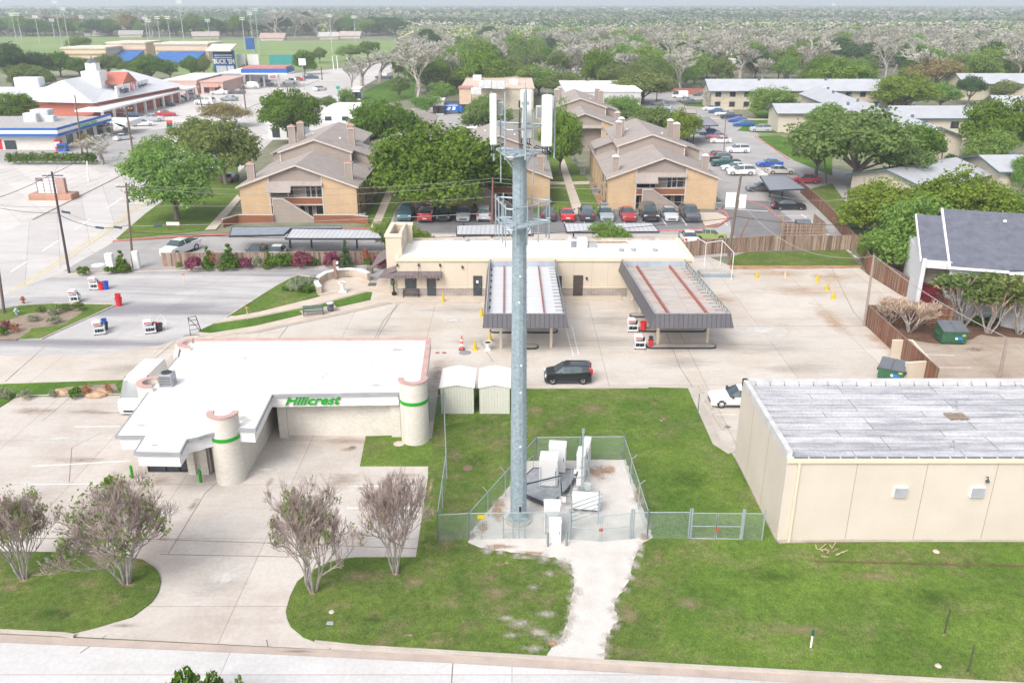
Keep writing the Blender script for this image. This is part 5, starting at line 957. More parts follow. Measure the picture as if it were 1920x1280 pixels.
def dumpster(label, p, rz, s=1.0, decal=True):
    mg = M('dumpster_green', (.05, .14, .08), rough=.5, var=.2, scale=2, fine=.15); t = thing('dumpster', label, 'dumpster', p, rz, 'green dumpsters'); w2, d2 = 1.0*s, .85*s
    m = MB(); m.add([(-w2, -d2*.85, .15), (w2, -d2*.85, .15), (w2, d2, .15), (-w2, d2, .15), (-w2, -d2, 1.15*s), (w2, -d2, 1.15*s), (w2, d2, 1.5*s), (-w2, d2, 1.5*s)], [(3, 2, 1, 0), (0, 1, 5, 4), (1, 2, 6, 5), (2, 3, 7, 6), (3, 0, 4, 7), (4, 5, 6, 7)])
    for x in (-.6, 0, .6): m.box(x*w2-.03, -d2-.02, .3, x*w2+.03, -d2*.9, 1.1*s)
    pt(t, 'body', m, mg)
    for sx in (-1, 1): m = MB(); m.slab((-w2-.03 if sx < 0 else .02, -d2-.05, 1.17*s), (-.02 if sx < 0 else w2+.03, -d2-.05, 1.17*s), (-.02 if sx < 0 else w2+.03, d2, 1.54*s), (-w2-.03 if sx < 0 else .02, d2, 1.54*s), -.05); pt(t, 'lid', m, M('lid_grey', (.14, .15, .17), rough=.5))
    for sx in (-1, 1): m = MB(); m.box(sx*(w2+.09)-.08, -d2*.5, .75, sx*(w2+.09)+.08, d2*.6, .95); pt(t, 'fork_sleeve', m, mg)
    if decal:
        m = MB(); m.box(.1, -d2-.012, .5, .75, -d2+.0, .85); dd = pt(t, 'decal', m, M('decal_blue', (.02, .18, .42))); m = MB(); m.lathe([(0, -.006), (.12, -.006)], 10); 
        m2 = MB(); m2.cbox(.0, -d2-.02, .56, .22, -d2-.013, .8, .02); m2.build('white_emblem', m_white, parent=dd)
        m = MB(); m.box(.62, -d2-.03, .92, .9, -d2-.005, 1.05); pt(t, 'warning_label', m, M('label_yellow', (.6, .5, .05)))
    for x in (-.8, .8): m = MB(); m.box(x*w2-.08, -d2*.7, 0, x*w2+.08, d2*.8, .15); pt(t, 'skid', m, m_dark)
dumpster('green dumpster with blue decal on the mulch behind the plank fence', G(1780, 640, .05), -.05, 1.15); dumpster('green dumpster in front of the tan corner enclosure', G(1670, 710, .05), -.55, 1.0)
q = [G(1662, 690), G(1655, 664), G(1700, 664), G(1742, 712)]; q = [G(1668, 672), G(1703, 672), G(1738, 713), G(1692, 716)]
t = thing('bin_enclosure', 'tan masonry bin enclosure against the brown fence', 'wall', q[1]); O = -q[1]; m = L(O); m.strip([(p.x, p.y) for p in q], .2, 0, 1.75); pt(t, 'wall', m, m_tan); m = L(O); m.strip([(p.x, p.y) for p in q], .26, 1.75, 1.82); pt(t, 'cap', m, m_tan2)
dumpster('green bin inside the apartment plank enclosure', G(1505, 434, .07), 0, 1.0, False)
# ================= cars =================
def paint(c): 
    n = 'car_paint_%d' % (hash(c) % 100000); m = M(n, c, rough=.28, var=.03, spec=.6); m.node_tree.nodes["Principled BSDF"].inputs['Coat Weight'].default_value = .6; return m
WH = {}
def wheel_meshes(r):
    if r in WH: return WH[r]
    a = MB(); a.lathe([(r*.62, -.11), (r*.95, -.11), (r, -.07), (r, .07), (r*.95, .11), (r*.62, .11)], 20)
    b = MB(); b.lathe([(0, .06), (r*.2, .07), (r*.2, .04), (r*.55, .03), (r*.62, .09), (r*.64, .09)], 20)
    for k in range(5): an = k*1.2566; c, s_ = math.cos(an), math.sin(an); w_ = .05; b.add([(c*r*.15-s_*w_, s_*r*.15+c*w_, .075), (c*r*.15+s_*w_, s_*r*.15-c*w_, .075), (c*r*.6+s_*w_, s_*r*.6-c*w_, .09), (c*r*.6-s_*w_, s_*r*.6+c*w_, .09)], [(0, 1, 2, 3)])
    out = []
    for m, mt in ((a, m_black), (b, M('alloy', (.42, .43, .45), rough=.3, metal=.6, var=.05))):
        me = bpy.data.meshes.new('wheel'); me.from_pydata(m.v, [], m.f); me.materials.append(mt); out.append(me)
    WH[r] = out; return out
KIND = {  # x (front +), z belt, z top, top half-width factor ; cab flag
 'sedan': (4.75, 1.82, 1.45, .32, [(2.37, .62, .64, .8, 0), (2.15, .74, .76, .82, 0), (.95, .93, .95, .84, 0), (.2, .95, 1.42, .66, 1), (-.45, .96, 1.45, .66, 1), (-.52, .96, 1.45, .66, 1), (-1.1, .97, 1.40, .66, 1), (-1.75, 1.0, 1.02, .8, 0), (-2.25, .98, 1.0, .8, 0), (-2.37, .85, .87, .8, 0)]),
 'suv': (4.7, 1.88, 1.7, .36, [(2.33, .72, .74, .8, 0), (2.15, .92, .94, .84, 0), (1.15, 1.08, 1.10, .85, 0), (.5, 1.08, 1.62, .7, 1), (-.3, 1.09, 1.68, .72, 1), (-.38, 1.09, 1.68, .72, 1), (-1.25, 1.12, 1.66, .72, 1), (-1.9, 1.15, 1.60, .70, 1), (-2.3, 1.12, 1.14, .82, 0), (-2.36, .85, .87, .82, 0)]),
 'box': (4.14, 1.80, 1.62, .35, [(2.05, .62, .64, .76, 0), (1.85, .88, .90, .80, 0), (1.15, 1.02, 1.04, .84, 0), (.42, 1.03, 1.56, .74, 1), (-.28, 1.06, 1.62, .76, 1), (-.37, 1.06, 1.62, .76, 1), (-1.2, 1.12, 1.61, .76, 1), (-1.78, 1.18, 1.58, .75, 2), (-1.98, 1.14, 1.16, .84, 0), (-2.07, .72, .74, .84, 0)]),
 'van': (5.6, 2.0, 2.6, .36, [(2.8, .8, .82, .8, 0), (2.6, 1.1, 1.12, .84, 0), (2.2, 1.25, 1.27, .86, 0), (1.5, 1.3, 2.45, .8, 1), (.6, 1.3, 2.6, .82, 1), (.5, 1.3, 2.6, .82, 2), (-1.0, 1.3, 2.6, .82, 2), (-2.6, 1.3, 2.58, .82, 2), (-2.78, 1.3, 2.4, .82, 2), (-2.8, .8, .82, .84, 0)]),
 'pickup': (5.8, 2.0, 1.9, .42, [(2.9, .85, .87, .84, 0), (2.75, 1.12, 1.14, .86, 0), (1.45, 1.25, 1.27, .88, 0), (.75, 1.26, 1.84, .74, 1), (.1, 1.26, 1.88, .74, 1), (.0, 1.26, 1.88, .74, 1), (-.75, 1.27, 1.84, .74, 1), (-.95, 1.25, 1.27, .88, 0), (-2.8, 1.25, 1.27, .88, 0), (-2.9, 1.1, 1.12, .88, 0)])}
m_cglass = M('car_glass', (.045, .07, .08), rough=.05, var=.3, scale=1.2, spec=1.0)
def car(kind, col, px, py, rz, label, s=1.0, z=.06, loc=None, small=False, group=None):
    """rz: heading in degrees, 0 = front to +X"""
    Lc, Wc, Hc, r, st = KIND[kind]; p = loc or G(px, py, z); nm = {'sedan': 'parked_car', 'suv': 'parked_suv', 'box': 'compact_suv', 'van': 'white_van', 'pickup': 'pickup_truck'}[kind]
    t = thing(nm, label, {'van': 'van', 'pickup': 'pickup'}.get(kind, 'car'), p, R_(rz), group); t.scale = (s, s, s); hw = Wc/2; zb = r*.62
    body, gl = MB(), MB(); rings = []
    for i, (x, zbelt, zt_, wf, f) in enumerate(st):
        e = 1.0 if 0 < i < len(st)-1 else .86
        y = [hw*e*.96, hw*e, hw*e*.97, hw*wf*(e if f == 0 else 1)]
        rings.append([(x, -y[0], zb), (x, -y[1], zb+(zbelt-zb)*.55), (x, -y[2], zbelt), (x, -y[3], zt_), (x, -y[3]*.5, zt_+.025), (x, y[3]*.5, zt_+.025), (x, y[3], zt_), (x, y[2], zbelt), (x, y[1], zb+(zbelt-zb)*.55), (x, y[0], zb)])
    n = 10
    for i in range(len(rings)-1):
        a, b = rings[i], rings[i+1]; fa, fb = st[i][4], st[i+1][4]
        for k in range(n-1):
            q = [a[k], b[k], b[k+1], a[k+1]]; side = k in (2, 6); top = k in (3, 4, 5); pil = abs(st[i][0]-st[i+1][0]) < .15
            g_ = (side and fa == 1 and fb == 1 and not pil) or (side and (fa, fb) in ((0, 1),)) or (side and (fa, fb) == (1, 0)) or (top and fa != fb and 0 in (fa, fb) and st[i][2] != 0 and abs(st[i][2]-st[i+1][2]) > .2 and not (kind == 'van' and i > 5))
            (gl if g_ else body).add(q, [(0, 1, 2, 3)])
        body.add([a[0], b[0], b[9], a[9]], [(3, 2, 1, 0)])
    body.add(rings[0], [tuple(range(9, -1, -1))]); body.add(rings[-1], [tuple(range(10))])
    me_fix = pt(t, 'body', body, paint(col)); g_o = pt(t, 'windows', gl, m_cglass)
    for sx in (1, -1):
        fx = st[0][0]*.66 if sx > 0 else st[-1][0]*.62
        for sy in (-1, 1):
            wm, rm = wheel_meshes(r); w_ = bpy.data.objects.new('wheel', wm); C.objects.link(w_); w_.parent = t; w_.location = (fx, sy*(hw-.10), r); w_.rotation_euler = (math.pi/2*(-sy), 0, 0)
            rr = bpy.data.objects.new('rim', rm); C.objects.link(rr); rr.parent = w_
            if not small: m = MB(); m.lathe([(r*1.18, 0), (r*1.0, .012)], 16, a0=0, a1=math.pi); o = pt(t, 'wheel_arch', m, m_black); o.location = (fx, sy*(hw+.004), r); o.rotation_euler = (math.pi/2, 0, 0)
    if not small:
        xf, zf = st[1][0], st[1][1]
        for sy in (-1, 1):
            m = MB(); m.cbox(st[0][0]*.9-.12, min(sy*hw*.55, sy*hw*.93), zf-.24, st[0][0]*.9+.19, max(sy*hw*.55, sy*hw*.93), zf-.04, .03); pt(t, 'headlight', m, M('headlight', (.6, .62, .64), rough=.15))
            zr = st[-2][1]; m = MB(); m.cbox(st[-1][0]*.97-.12, min(sy*hw*.66, sy*hw*.95), zr-(.3 if kind != 'box' else .25), st[-1][0]*.97+.18, max(sy*hw*.66, sy*hw*.95), zr-.02+(.28 if kind == 'box' else 0), .03); pt(t, 'taillight', m, M('taillight', (.5, .02, .03), rough=.2))
            m = MB(); m.cbox(.55*Lc/4.7+.1, min(sy*(hw+.0), sy*(hw+.2)), st[3][1]+.0, .55*Lc/4.7+.28, max(sy*hw, sy*(hw+.2)), st[3][1]+.16, .03); pt(t, 'mirror', m, m_dark)
        m = MB(); m.cbox(st[0][0]-.05, -hw*.55, zb+.12, st[0][0]+.02, hw*.55, zb+.3, .02); m.box(st[-1][0]-.02, -hw*.8, zb+.02, st[-1][0]+.04, hw*.8, zb+.2); m.box(-Lc*.25, -hw*.99, zb-.02, Lc*.25, hw*.99, zb+.08); pt(t, 'trim', m, m_dark)
        m = MB(); m.box(st[-1][0]-.03, -.26, zb+.3, st[-1][0]-.0, .26, zb+.42); pt(t, 'licence_plate', m, m_white)
        if kind == 'pickup': m = MB(); m.box(-2.75, -hw*.78, 1.262, -1.05, hw*.78, 1.3); pt(t, 'bed_liner', m, m_dark)
        if kind == 'box':
            m = MB()
            for sy in (-1, 1): m.box(-1.7, sy*hw*.7-.02, 1.62, .2, sy*hw*.7+.02, 1.67)
            pt(t, 'roof_rail', m, m_dark); m = MB(); m.cbox(-1.95, -hw*.72, 1.58, -1.72, hw*.72, 1.63, .02); pt(t, 'spoiler', m, paint(col))
            m = MB(); m.tube([(-1.5, 0, 1.62), (-1.62, 0, 1.78)], .015, 4); pt(t, 'aerial', m, m_black)
    return t
BK, WHT, SIL, GRY, RED, BLU, DBL, GRN = (.013, .016, .021), (.72, .72, .72), (.45, .46, .48), (.10, .105, .12), (.45, .025, .03), (.03, .10, .42), (.02, .045, .13), (.02, .07, .07)
car('box', BK, 1064, 714, 180, 'boxy black compact car parked beside the rear lawn, facing left', loc=G(1064, 713, .05), s=.97)
car('sedan', WHT, 1392, 752, 180, 'white sedan with its rear hidden behind the warehouse', loc=G(1384, 756, .05))
m_vanp = None
car('van', WHT, 288, 745, -91, 'tall white passenger van partly under the office roof edge', loc=G(274, 751, .06))
row = 'cars parked before the apartments'; S = 1.13
for k, c, px, rz, lb in [('suv', (.04, .12, .15), 762, -90, 'dark teal car mostly behind the bright green bush'), ('pickup', (.50, .04, .04), 800, 90, 'bright red pickup with topper parked nose in'), ('sedan', (.02, .025, .03), 833, -90, 'black and pink coupe next to the red pickup'), ('sedan', (.50, .53, .53), 870, -90, 'pale grey sedan with open roof beside the black coupe'), ('suv', (.48, .5, .52), 908, 90, 'silver suv with spare wheel left of the wooden pole'), ('sedan', (.06, .10, .12), 946, -90, 'dark sedan hidden behind the lower tower platform'),
        ('suv', (.05, .06, .08), 1027, 90, 'dark suv just right of the lower tower platform'), ('sedan', (.55, .03, .04), 1063, 90, 'bright red hatchback right of the lower tower platform'), ('suv', (.04, .045, .07), 1099, 90, 'black hatchback between red car and green bush'), ('sedan', (.28, .33, .34), 1135, -90, 'grey sedan partly behind the green bush'), ('sedan', (.40, .03, .04), 1176, -90, 'red sedan left of the tall black suv'),
        ('suv', (.02, .02, .025), 1216, -90, 'tall black suv before the siding stair wall'), ('sedan', (.5, .52, .55), 1254, -90, 'silver sedan between black suv and grey pickup'), ('pickup', (.07, .08, .10), 1292, -90, 'dark grey pickup at the right end of the row')]:
    sc = S*(.97 if k == 'pickup' else 1.0)*(1.12 if px == 1216 else 1); car(k, c, px, 408, rz, lb, s=sc, z=.075, loc=G(px, 409, .075), group=row)
car('sedan', WHT, 1288, 447, 90, 'white sedan behind the wash office roof corner', s=1.05, loc=G(1290, 452, .06)); car('pickup', (.30, .36, .12), 1328, 449, 0, 'yellow green pickup behind the weathered fence', s=.8, loc=G(1328, 449, .06))
car('pickup', WHT, 343, 478, -110, 'white pickup behind the left end of the grey fence', s=1.0, loc=G(340, 474, .06)); car('sedan', GRY, 481, 478, -90, 'grey car under the left carport behind the shrubs', loc=G(481, 480, .06)); car('sedan', WHT, 520, 482, -90, 'white car under the left carport behind the shrubs', loc=G(520, 482, .06))
lot = 'cars in the right apartment parking'
for k, c, px, py, rz, lb, s in [('sedan', BK, 1478, 392, 0, 'black sedan in the open bay beside the right carport', 1.08), ('sedan', GRY, 1426, 358, 180, 'grey sedan half under the right carport roof', 1.05), ('suv', WHT, 1388, 328, 180, 'white suv nearest the corner of the right apartment', 1.1), ('sedan', WHT, 1376, 319, 180, 'white car just behind the nearest white suv', 1.05), ('pickup', (.02, .09, .08), 1360, 311, 180, 'dark green pickup in the right parking', .95), ('suv', (.03, .035, .04), 1348, 303, 180, 'black suv between green pickup and red car', 1.05), ('sedan', RED, 1340, 296, 180, 'red sedan at the end of the green pickup row', 1.05),
      ('suv', WHT, 1382, 286, 180, 'white crossover standing alone by the lamp post', 1.05), ('sedan', WHT, 1350, 268, 180, 'white sedan nearest in the row by the metal carport', 1.05), ('sedan', (.42, .16, .2), 1342, 260, 180, 'pinkish red sedan in the row by the metal carport', 1.05), ('sedan', (.02, .06, .3), 1330, 253, 180, 'deep blue sedan in the row by the metal carport', 1.05),
      ('suv', SIL, 1425, 247, 180, 'silver suv at the near end of the lawn side row', 1.1), ('sedan', (.02, .12, .33), 1394, 237, 180, 'bright blue sedan in the lawn side row', 1.15), ('sedan', BLU, 1382, 229, 180, 'medium blue sedan in the lawn side row', 1.05), ('pickup', (.03, .05, .09), 1370, 223, 180, 'dark navy pickup in the lawn side row', 1.0), ('sedan', WHT, 1356, 217, 180, 'white sedan behind the navy pickup', 1.05), ('sedan', (.04, .1, .28), 1343, 212, 180, 'blue car behind the white sedan of the lawn side row', 1.0), ('sedan', WHT, 1333, 207, 180, 'white sedan at the far end of the lawn side row', 1.1),
      ('sedan', (.02, .1, .45), 1442, 312, 180, 'vivid blue sedan left of the big oak', 1.05), ('sedan', (.5, .49, .46), 1462, 326, 0, 'pale beige sedan by the white picket fence', 1.1), ('sedan', (.35, .02, .05), 1508, 343, 180, 'dark red sedan beside the trunk of the big oak', 1.1), ('van', WHT, 1274, 184, 180, 'white van before the far brown fence', .95), ('sedan', SIL, 1283, 191, 180, 'pale car between white van and dark sedan', 1.1), ('sedan', GRY, 1297, 195, 0, 'dark grey sedan at the lawn edge far right', 1.1), ('suv', (.2, .22, .25), 1234, 198, 150, 'grey suv behind the yellow green tree', 1.1), ('sedan', (.4, .45, .44), 1246, 205, 150, 'pale green sedan behind the yellow green tree', 1.0), ('sedan', GRY, 1312, 180, 180, 'dark car behind the stone apartment corner', 1.0)]:
    car(k, c, px, py, rz, lb, s=s, small=py < 300, group=lot)
shop = 'cars at the shops across the road'
for k, c, px, py, rz, lb, s in [('sedan', (.06, .11, .16), 309, 199, 10, 'dark blue car before the hardware store porch', 1.3), ('suv', SIL, 328, 192, 10, 'pale suv next to the dark car at the hardware store', 1.3), ('sedan', (.05, .05, .08), 340, 188, 10, 'dark car at the end of the hardware store porch', 1.2), ('suv', WHT, 470, 166, 180, 'white passenger van turning by the small shops', 1.5), ('sedan', WHT, 412, 177, 180, 'white car before the pink awning shop', 1.3), ('suv', WHT, 385, 196, 170, 'white suv on the road behind the leaning pole', 1.4), ('sedan', (.25, .27, .3), 430, 189, 170, 'grey car behind the brownish tree top', 1.2), ('sedan', (.45, .03, .05), 311, 218, 15, 'red and silver car by the striped price sign', 1.2),
      ('sedan', WHT, 232, 262, 60, 'white car at the fuel station edge', 1.0), ('sedan', (.05, .08, .12), 583, 148, 10, 'dark car by the traffic lights', 1.4), ('sedan', (.06, .08, .1), 720, 148, 170, 'dark car at the bare trees by the road', 1.5), ('sedan', DBL, 492, 155, 20, 'dark blue car beneath the blue fuel canopy', 1.3), ('sedan', (.06, .06, .07), 432, 340, 90, 'dark car under the olive oak by the left apartment', 1.1), ('sedan', WHT, 360, 183, 10, 'white car before the low pink walled shop', 1.2), ('sedan', SIL, 500, 160, 10, 'silver car left of the white sign with red letters', 1.3), ('suv', WHT, 545, 158, 170, 'white van near the white sign with red letters', 1.4), ('sedan', GRY, 445, 176, 170, 'grey car crossing before the shop row', 1.2), ('sedan', WHT, 268, 236, 20, 'white car under the swoosh canopy, right side', 1.2), ('sedan', WHT, 600, 170, 60, 'white car on the road before the bend', 1.2), ('suv', DBL, 250, 224, 20, 'dark car behind the swoosh canopy', 1.2), ('pickup', SIL, 285, 228, 15, 'silver pickup right of the swoosh canopy', 1.1), ('sedan', RED, 560, 152, 10, 'red car by the far fuel canopy', 1.2)]:
    car(k, c, px, py, rz, lb, s=s, z=.04, small=py < 330, group=shop)
# ================= carports =================
m_cp = brickmat('carport_ribbed_roof', (.55, .55, .57), (.52, .52, .54), (.38, .39, .41), .6, 9, off=0, msize=.06, stain=.1, axis='X', rough=.5)
def carport(label, top, h=2.6, posts=(), mat=m_cp, zdrop=0):
    P = [G(x, y, h) for x, y in top]; c = sum(P, Vector())/len(P); t = thing('carport', label, 'carport', (c.x, c.y, 0)); O = -Vector((c.x, c.y, 0)); m = L(O); m.prism([(p.x, p.y) for p in P], h-.12, h); pt(t, 'roof', m, mat)
    m = L(O); m.strip([(p.x, p.y) for p in P], .1, h-.2, h+.04, close=True); pt(t, 'fascia', m, m_dark)
    for x, y in posts: q = G(x, y); m = L(O); m.box(q.x-.1, q.y-.1, 0, q.x+.1, q.y+.1, h-.2); m.box(q.x-.06, q.y-.9, h-.35, q.x+.06, q.y+.9, h-.2); pt(t, 'post', m, m_dark)
carport('long ribbed grey carport behind the flowering shrubs', [(535, 447), (548, 429), (706, 431), (716, 447)], posts=[(585, 466), (670, 466), (545, 466)]); carport('dark flat carport before the left apartment patio', [(430, 442), (435, 426), (640, 424), (640, 428), (545, 428), (532, 440)], mat=M('blue_grey_roofing', (.24, .27, .31)))
carport('ribbed grey carport behind the wash office, left one', [(856, 440), (856, 423), (925, 421), (1000, 422), (1000, 440)], posts=[(870, 452)]); carport('ribbed grey carport behind the wash office, right one', [(1063, 435), (1058, 419), (1222, 418), (1236, 434)], posts=[(1075, 452)])
m_slr = M('slate_grey_sheet', (.22, .23, .26), rough=.5, var=.05)
carport('slate grey carport over the bays of the right parking', [(1443, 357), (1425, 330), (1475, 330), (1511, 354)], h=2.7, posts=[(1443, 370), (1465, 376)], mat=m_slr); carport('small metal carport near the right apartment chimneys', [(1318, 236), (1296, 220), (1330, 221), (1347, 235)], h=2.7, posts=[(1329, 246)], mat=m_slr)
carport('metal carport behind the yellow green tree', [(1268, 252), (1240, 236), (1320, 238), (1325, 248)], h=2.7, posts=[(1288, 268), (1299, 272)], mat=m_slr); carport('small brown edged flat roof in the right parking', [(1275, 212), (1262, 205), (1305, 204), (1306, 213)], h=2.7, mat=M('pinkish_roofing', (.40, .34, .31)))
carport('pale flat awning behind the great green tree', [(870, 241), (870, 236), (895, 236), (895, 242)], h=2.6, mat=m_roofw)
# ================= apartments =================
b_gold = brickmat('golden_brick', (.60, .42, .25), (.53, .36, .205), (.54, .42, .30), .32, .10, msize=.012, stain=.12)
b_side = brickmat('taupe_siding', (.36, .30, .265), (.345, .29, .255), (.24, .20, .18), 40, .2, off=0, msize=.014, stain=.08)
m_shing = M('mauve_brown_shingles', (.365, .32, .295), rough=.95, var=.1, scale=.8, fine=.22)
m_trim = M('pale_taupe_trim', (.52, .46, .42), rough=.7, var=.04); m_rwood = M('red_brown_boards', (.24, .095, .05), rough=.8, var=.2, scale=1.5, stretch=(.4, 1, 6))
m_wing = M('dark_window', (.03, .037, .05), rough=.15, spec=.7, var=.3); m_copper = M('copper_cap', (.40, .21, .15), rough=.6)
def apartment(label, ox, oy, mir=1, front=True, s=1.0, depth=36, chim=((-7.3, 2.5, 8.0), (7.1, 3.4, 8.0), (-5.0, 19.5, 11.2), (-4.2, 22.5, 11.4), (5.0, 18.5, 11.0), (4.4, 21.5, 11.2)), cap=None):
    t = thing('apartment_building', label, 'building', (ox, oy, 0)); t.scale = (mir*s, s, s)
    zr = lambda x: 7.86-abs(x)/8.6*3.02
    m = MB(); m.xz([(-8.6, 0), (-4.2, 0), (-4.2, zr(4.2)), (-8.6, 4.84)], 0, 14); m.xz([(3.6, 0), (8.6, 0), (8.6, 4.84), (3.6, zr(3.6))], 0, 14); 
    for y0 in (14, 19, 24, 29): m.box(-8.6, y0+1.6, 0, -5, y0+5, 4.8); m.box(5, y0+1.6, 0, 8.6, y0+5, 4.8)
    each(t, 'brick_wall', m, b_gold)
    m = MB(); m.xz([(-4.2, 0), (3.6, 0), (3.6, zr(3.6)), (0, 7.86), (-4.2, zr(4.2))], 1.3, 13.9); m.xz([(-4.2, 5.5), (3.6, 5.5), (3.6, zr(3.6)-.05), (0, 7.84), (-4.2, zr(4.2)-.05)], .15, 1.29)
    m.xz([(-5.6, 4), (5.6, 4), (5.6, 7.8), (0, 9.66), (-5.6, 7.8)], 13.3, 33); m.box(-8.3, 14, 0, 8.3, 33.5, 5.0); m.xz([(5.6, 4.5), (8.7, 4.5), (8.7, 6.7), (5.6, 7.9)], 15.5, 22); m.xz([(-8.7, 4.5), (-5.6, 4.5), (-5.6, 7.7), (-8.7, 6.5)], 20, 27); pt(t, 'siding_wall', m, b_side)
    if front: m = MB(); m.xz([(-3.35, 0), (2.4, 0), (2.4, .5), (-1.8, 3.4), (-3.35, 3.4)], -1.75, -1.55); pt(t, 'stair_wall', m, b_side); m = MB(); m.slab((2.5, -1.85, .62), (2.5, -1.45, .62), (-1.8, -1.45, 3.52), (-1.8, -1.85, 3.52), .12); m.box(-3.45, -1.85, 3.4, -1.8, -1.45, 3.52); m.box(-3.45, -1.8, 0, -3.35, -1.5, 3.4); pt(t, 'stair_trim', m, m_trim)
    m = MB(); m.slab((-9.0, -.4, 4.95), (0, -.4, 8.2), (0, 14.2, 8.2), (-9.0, 14.2, 4.95), .2); m.slab((0, -.4, 8.2), (9.0, -.4, 4.95), (9.0, 14.2, 4.95), (0, 14.2, 8.2), .2)
    m.slab((-6.0, 13.0, 7.88), (0, 13.0, 9.9), (0, 34.5, 9.9), (-6.0, 34.5, 7.88), .2); m.slab((0, 13.0, 9.9), (6.0, 13.0, 7.88), (6.0, 34.5, 7.88), (0, 34.5, 9.9), .2)
    m.slab((-9.0, 14.3, 5.0), (-5.6, 14.3, 6.3), (-5.6, 34, 6.3), (-9.0, 34, 5.0), .18); m.slab((5.6, 14.3, 6.3), (9.0, 14.3, 5.0), (9.0, 34, 5.0), (5.6, 34, 6.3), .18)
    m.slab((5.5, 15.1, 8.1), (9.2, 15.1, 6.7), (9.2, 22.3, 6.7), (5.5, 22.3, 8.1), .16); m.slab((-9.2, 19.6, 6.5), (-5.5, 19.6, 7.9), (-5.5, 27.3, 7.9), (-9.2, 27.3, 6.5), .16)
    rf = pt(t, 'roof', m, m_shing)
    m = MB(); m.slab((-4.5, -1.0, 4.35), (-.9, -1.0, 4.35), (-.9, .14, 5.75), (-4.5, .14, 5.75), .14); m.slab((-.9, -.35, 5.2), (3.7, -.35, 5.2), (3.7, .14, 5.75), (-.9, .14, 5.75), .14); m.build('pent_roof', m_shing, parent=rf)
    m = MB(); tb = lambda a, b: m.slab((a[0], a[2]-.06, a[1]+.02), (b[0], b[2]-.06, b[1]+.02), (b[0], b[2]+.0, b[1]+.02), (a[0], a[2]+.0, a[1]+.02), .26)
    tb((-9.0, 4.95, -.4), (0, 8.2, -.4)); tb((0, 8.2, -.4), (9.0, 4.95, -.4)); tb((-6, 7.88, 13), (0, 9.9, 13)); tb((0, 9.9, 13), (6, 7.88, 13)); m.box(-5.75, 13.2, 4.5, -5.55, 13.29, 7.8); m.box(5.55, 13.2, 4.5, 5.75, 13.29, 7.8); m.box(-4.32, -.06, 0, -4.12, -.002, 6.3); m.box(3.5, -.06, 0, 3.7, -.002, 6.5); each(rf, 'rake_board', m, m_trim)
    if front:
        m = MB(); m.box(-4.2, .02, 2.35, 3.5, .12, 3.25); b_ = pt(t, 'balcony_panel', m, m_rwood); m = MB(); m.box(-4.2, -.02, 3.25, 3.5, .16, 3.4); m.box(-4.2, -.02, 2.2, 3.5, .16, 2.35); m.build('balcony_rail', m_trim, parent=b_); m = MB(); m.box(-4.2, .12, 2.6, 3.5, 1.3, 2.7); m.build('balcony_floor', m_con, parent=b_)
        for (xa, xb, za, zb_) in [(-4.1, -1.9, 2.75, 4.3), (-1.7, -1.0, 2.75, 4.9), (.9, 1.5, 2.9, 4.9), (1.7, 2.3, 2.9, 4.9), (2.5, 3.4, 2.9, 4.9), (-4.0, -3.4, .1, 2.1), (-.2, .5, .1, 2.0), (1.0, 1.6, .1, 2.0), (2.2, 3.3, .1, 2.0)]:
            w_ = pt(t, 'window', MB().box(xa, 1.22, za, xb, 1.29, zb_), m_wing); fm = MB()
            for a_ in ((xa-.08, xa), (xb, xb+.08)): fm.box(a_[0], 1.18, za, a_[1], 1.28, zb_)
            fm.build('frame', m_trim, parent=w_)
    for side in (-1, 1):
        for y in (2.5, 7.5, 14.6, 19.5, 24.5, 29.5):
            for z in (.5, 2.9):
                x0, x1 = sorted((side*(8.62 if y < 14 else 8.32), side*(8.68 if y < 14 else 8.38))); w_ = pt(t, 'window', MB().box(x0, y-.2, z, x1, y+1.5, z+1.6), m_wing); fm = MB(); xx = x1 if side > 0 else x0-.03
                fm.box(xx, y-.28, z+.7, xx+.03, y+1.58, z+.8); fm.box(xx, y+.6, z, xx+.03, y+.7, z+1.6); fm.build('frame', m_trim, parent=w_)
    for x, y, zt_ in chim:
        zb_ = zr(x)-.4 if y < 13 else 7.4; m = MB(); m.box(x-.5, y-.4, zb_, x+.5, y+.4, zt_-.15); c_ = pt(t, 'chimney', m, b_side); m = MB()
        for cx in (-.56, .5): m.box(x+cx, y-.46, zb_, x+cx+.06, y-.4, zt_-.2)
        m.box(x-.62, y-.52, zt_-.22, x+.62, y+.52, zt_-.1); m.build('chimney_trim', m_trim, parent=c_); m = MB(); m.cbox(x-.5, y-.4, zt_-.1, x+.5, y+.4, zt_+.06, .08); m.box(x-.2, y-.15, zt_+.06, x+.2, y+.15, zt_+.18); m.build('flue_cap', cap or m_copper, parent=c_)
    m = MB()
    for x, y in [(-3, 4.5), (4.5, 8), (2.8, 20), (-2.8, 25)]: z = zr(x) if y < 13 else 9.9-abs(x)/6*2; m.cbox(x-.14, y-.14, z, x+.14, y+.14, z+.22, .03)
    pt(t, 'roof_vent', m, m_white)['kind'] = 'stuff'
    return t
apartment('golden brick apartment with taupe siding gable, left of the big green tree', -31.5, 124.9)
apartment('golden brick apartment with stair wall and pale chimney caps, right of the courtyard', 23.4, 131.99, mir=1, s=.985, cap=m_white)
apartment('taupe apartment far behind the right one near the pale green tree', 15.5, 186, mir=1, s=1.02, front=False, cap=m_trim)
apartment('brick apartment mostly hidden behind the big green tree and tower', -2.2, 133.5, mir=1, s=.95, cap=m_copper, chim=((-7.3, 2.5, 8.0), (7.1, 3.4, 8.0)))
apartment('taupe apartment behind the left one, roof only showing', -21.5, 166, s=.85, front=False, chim=())
m = MB(); O = -G(432, 440, .06)
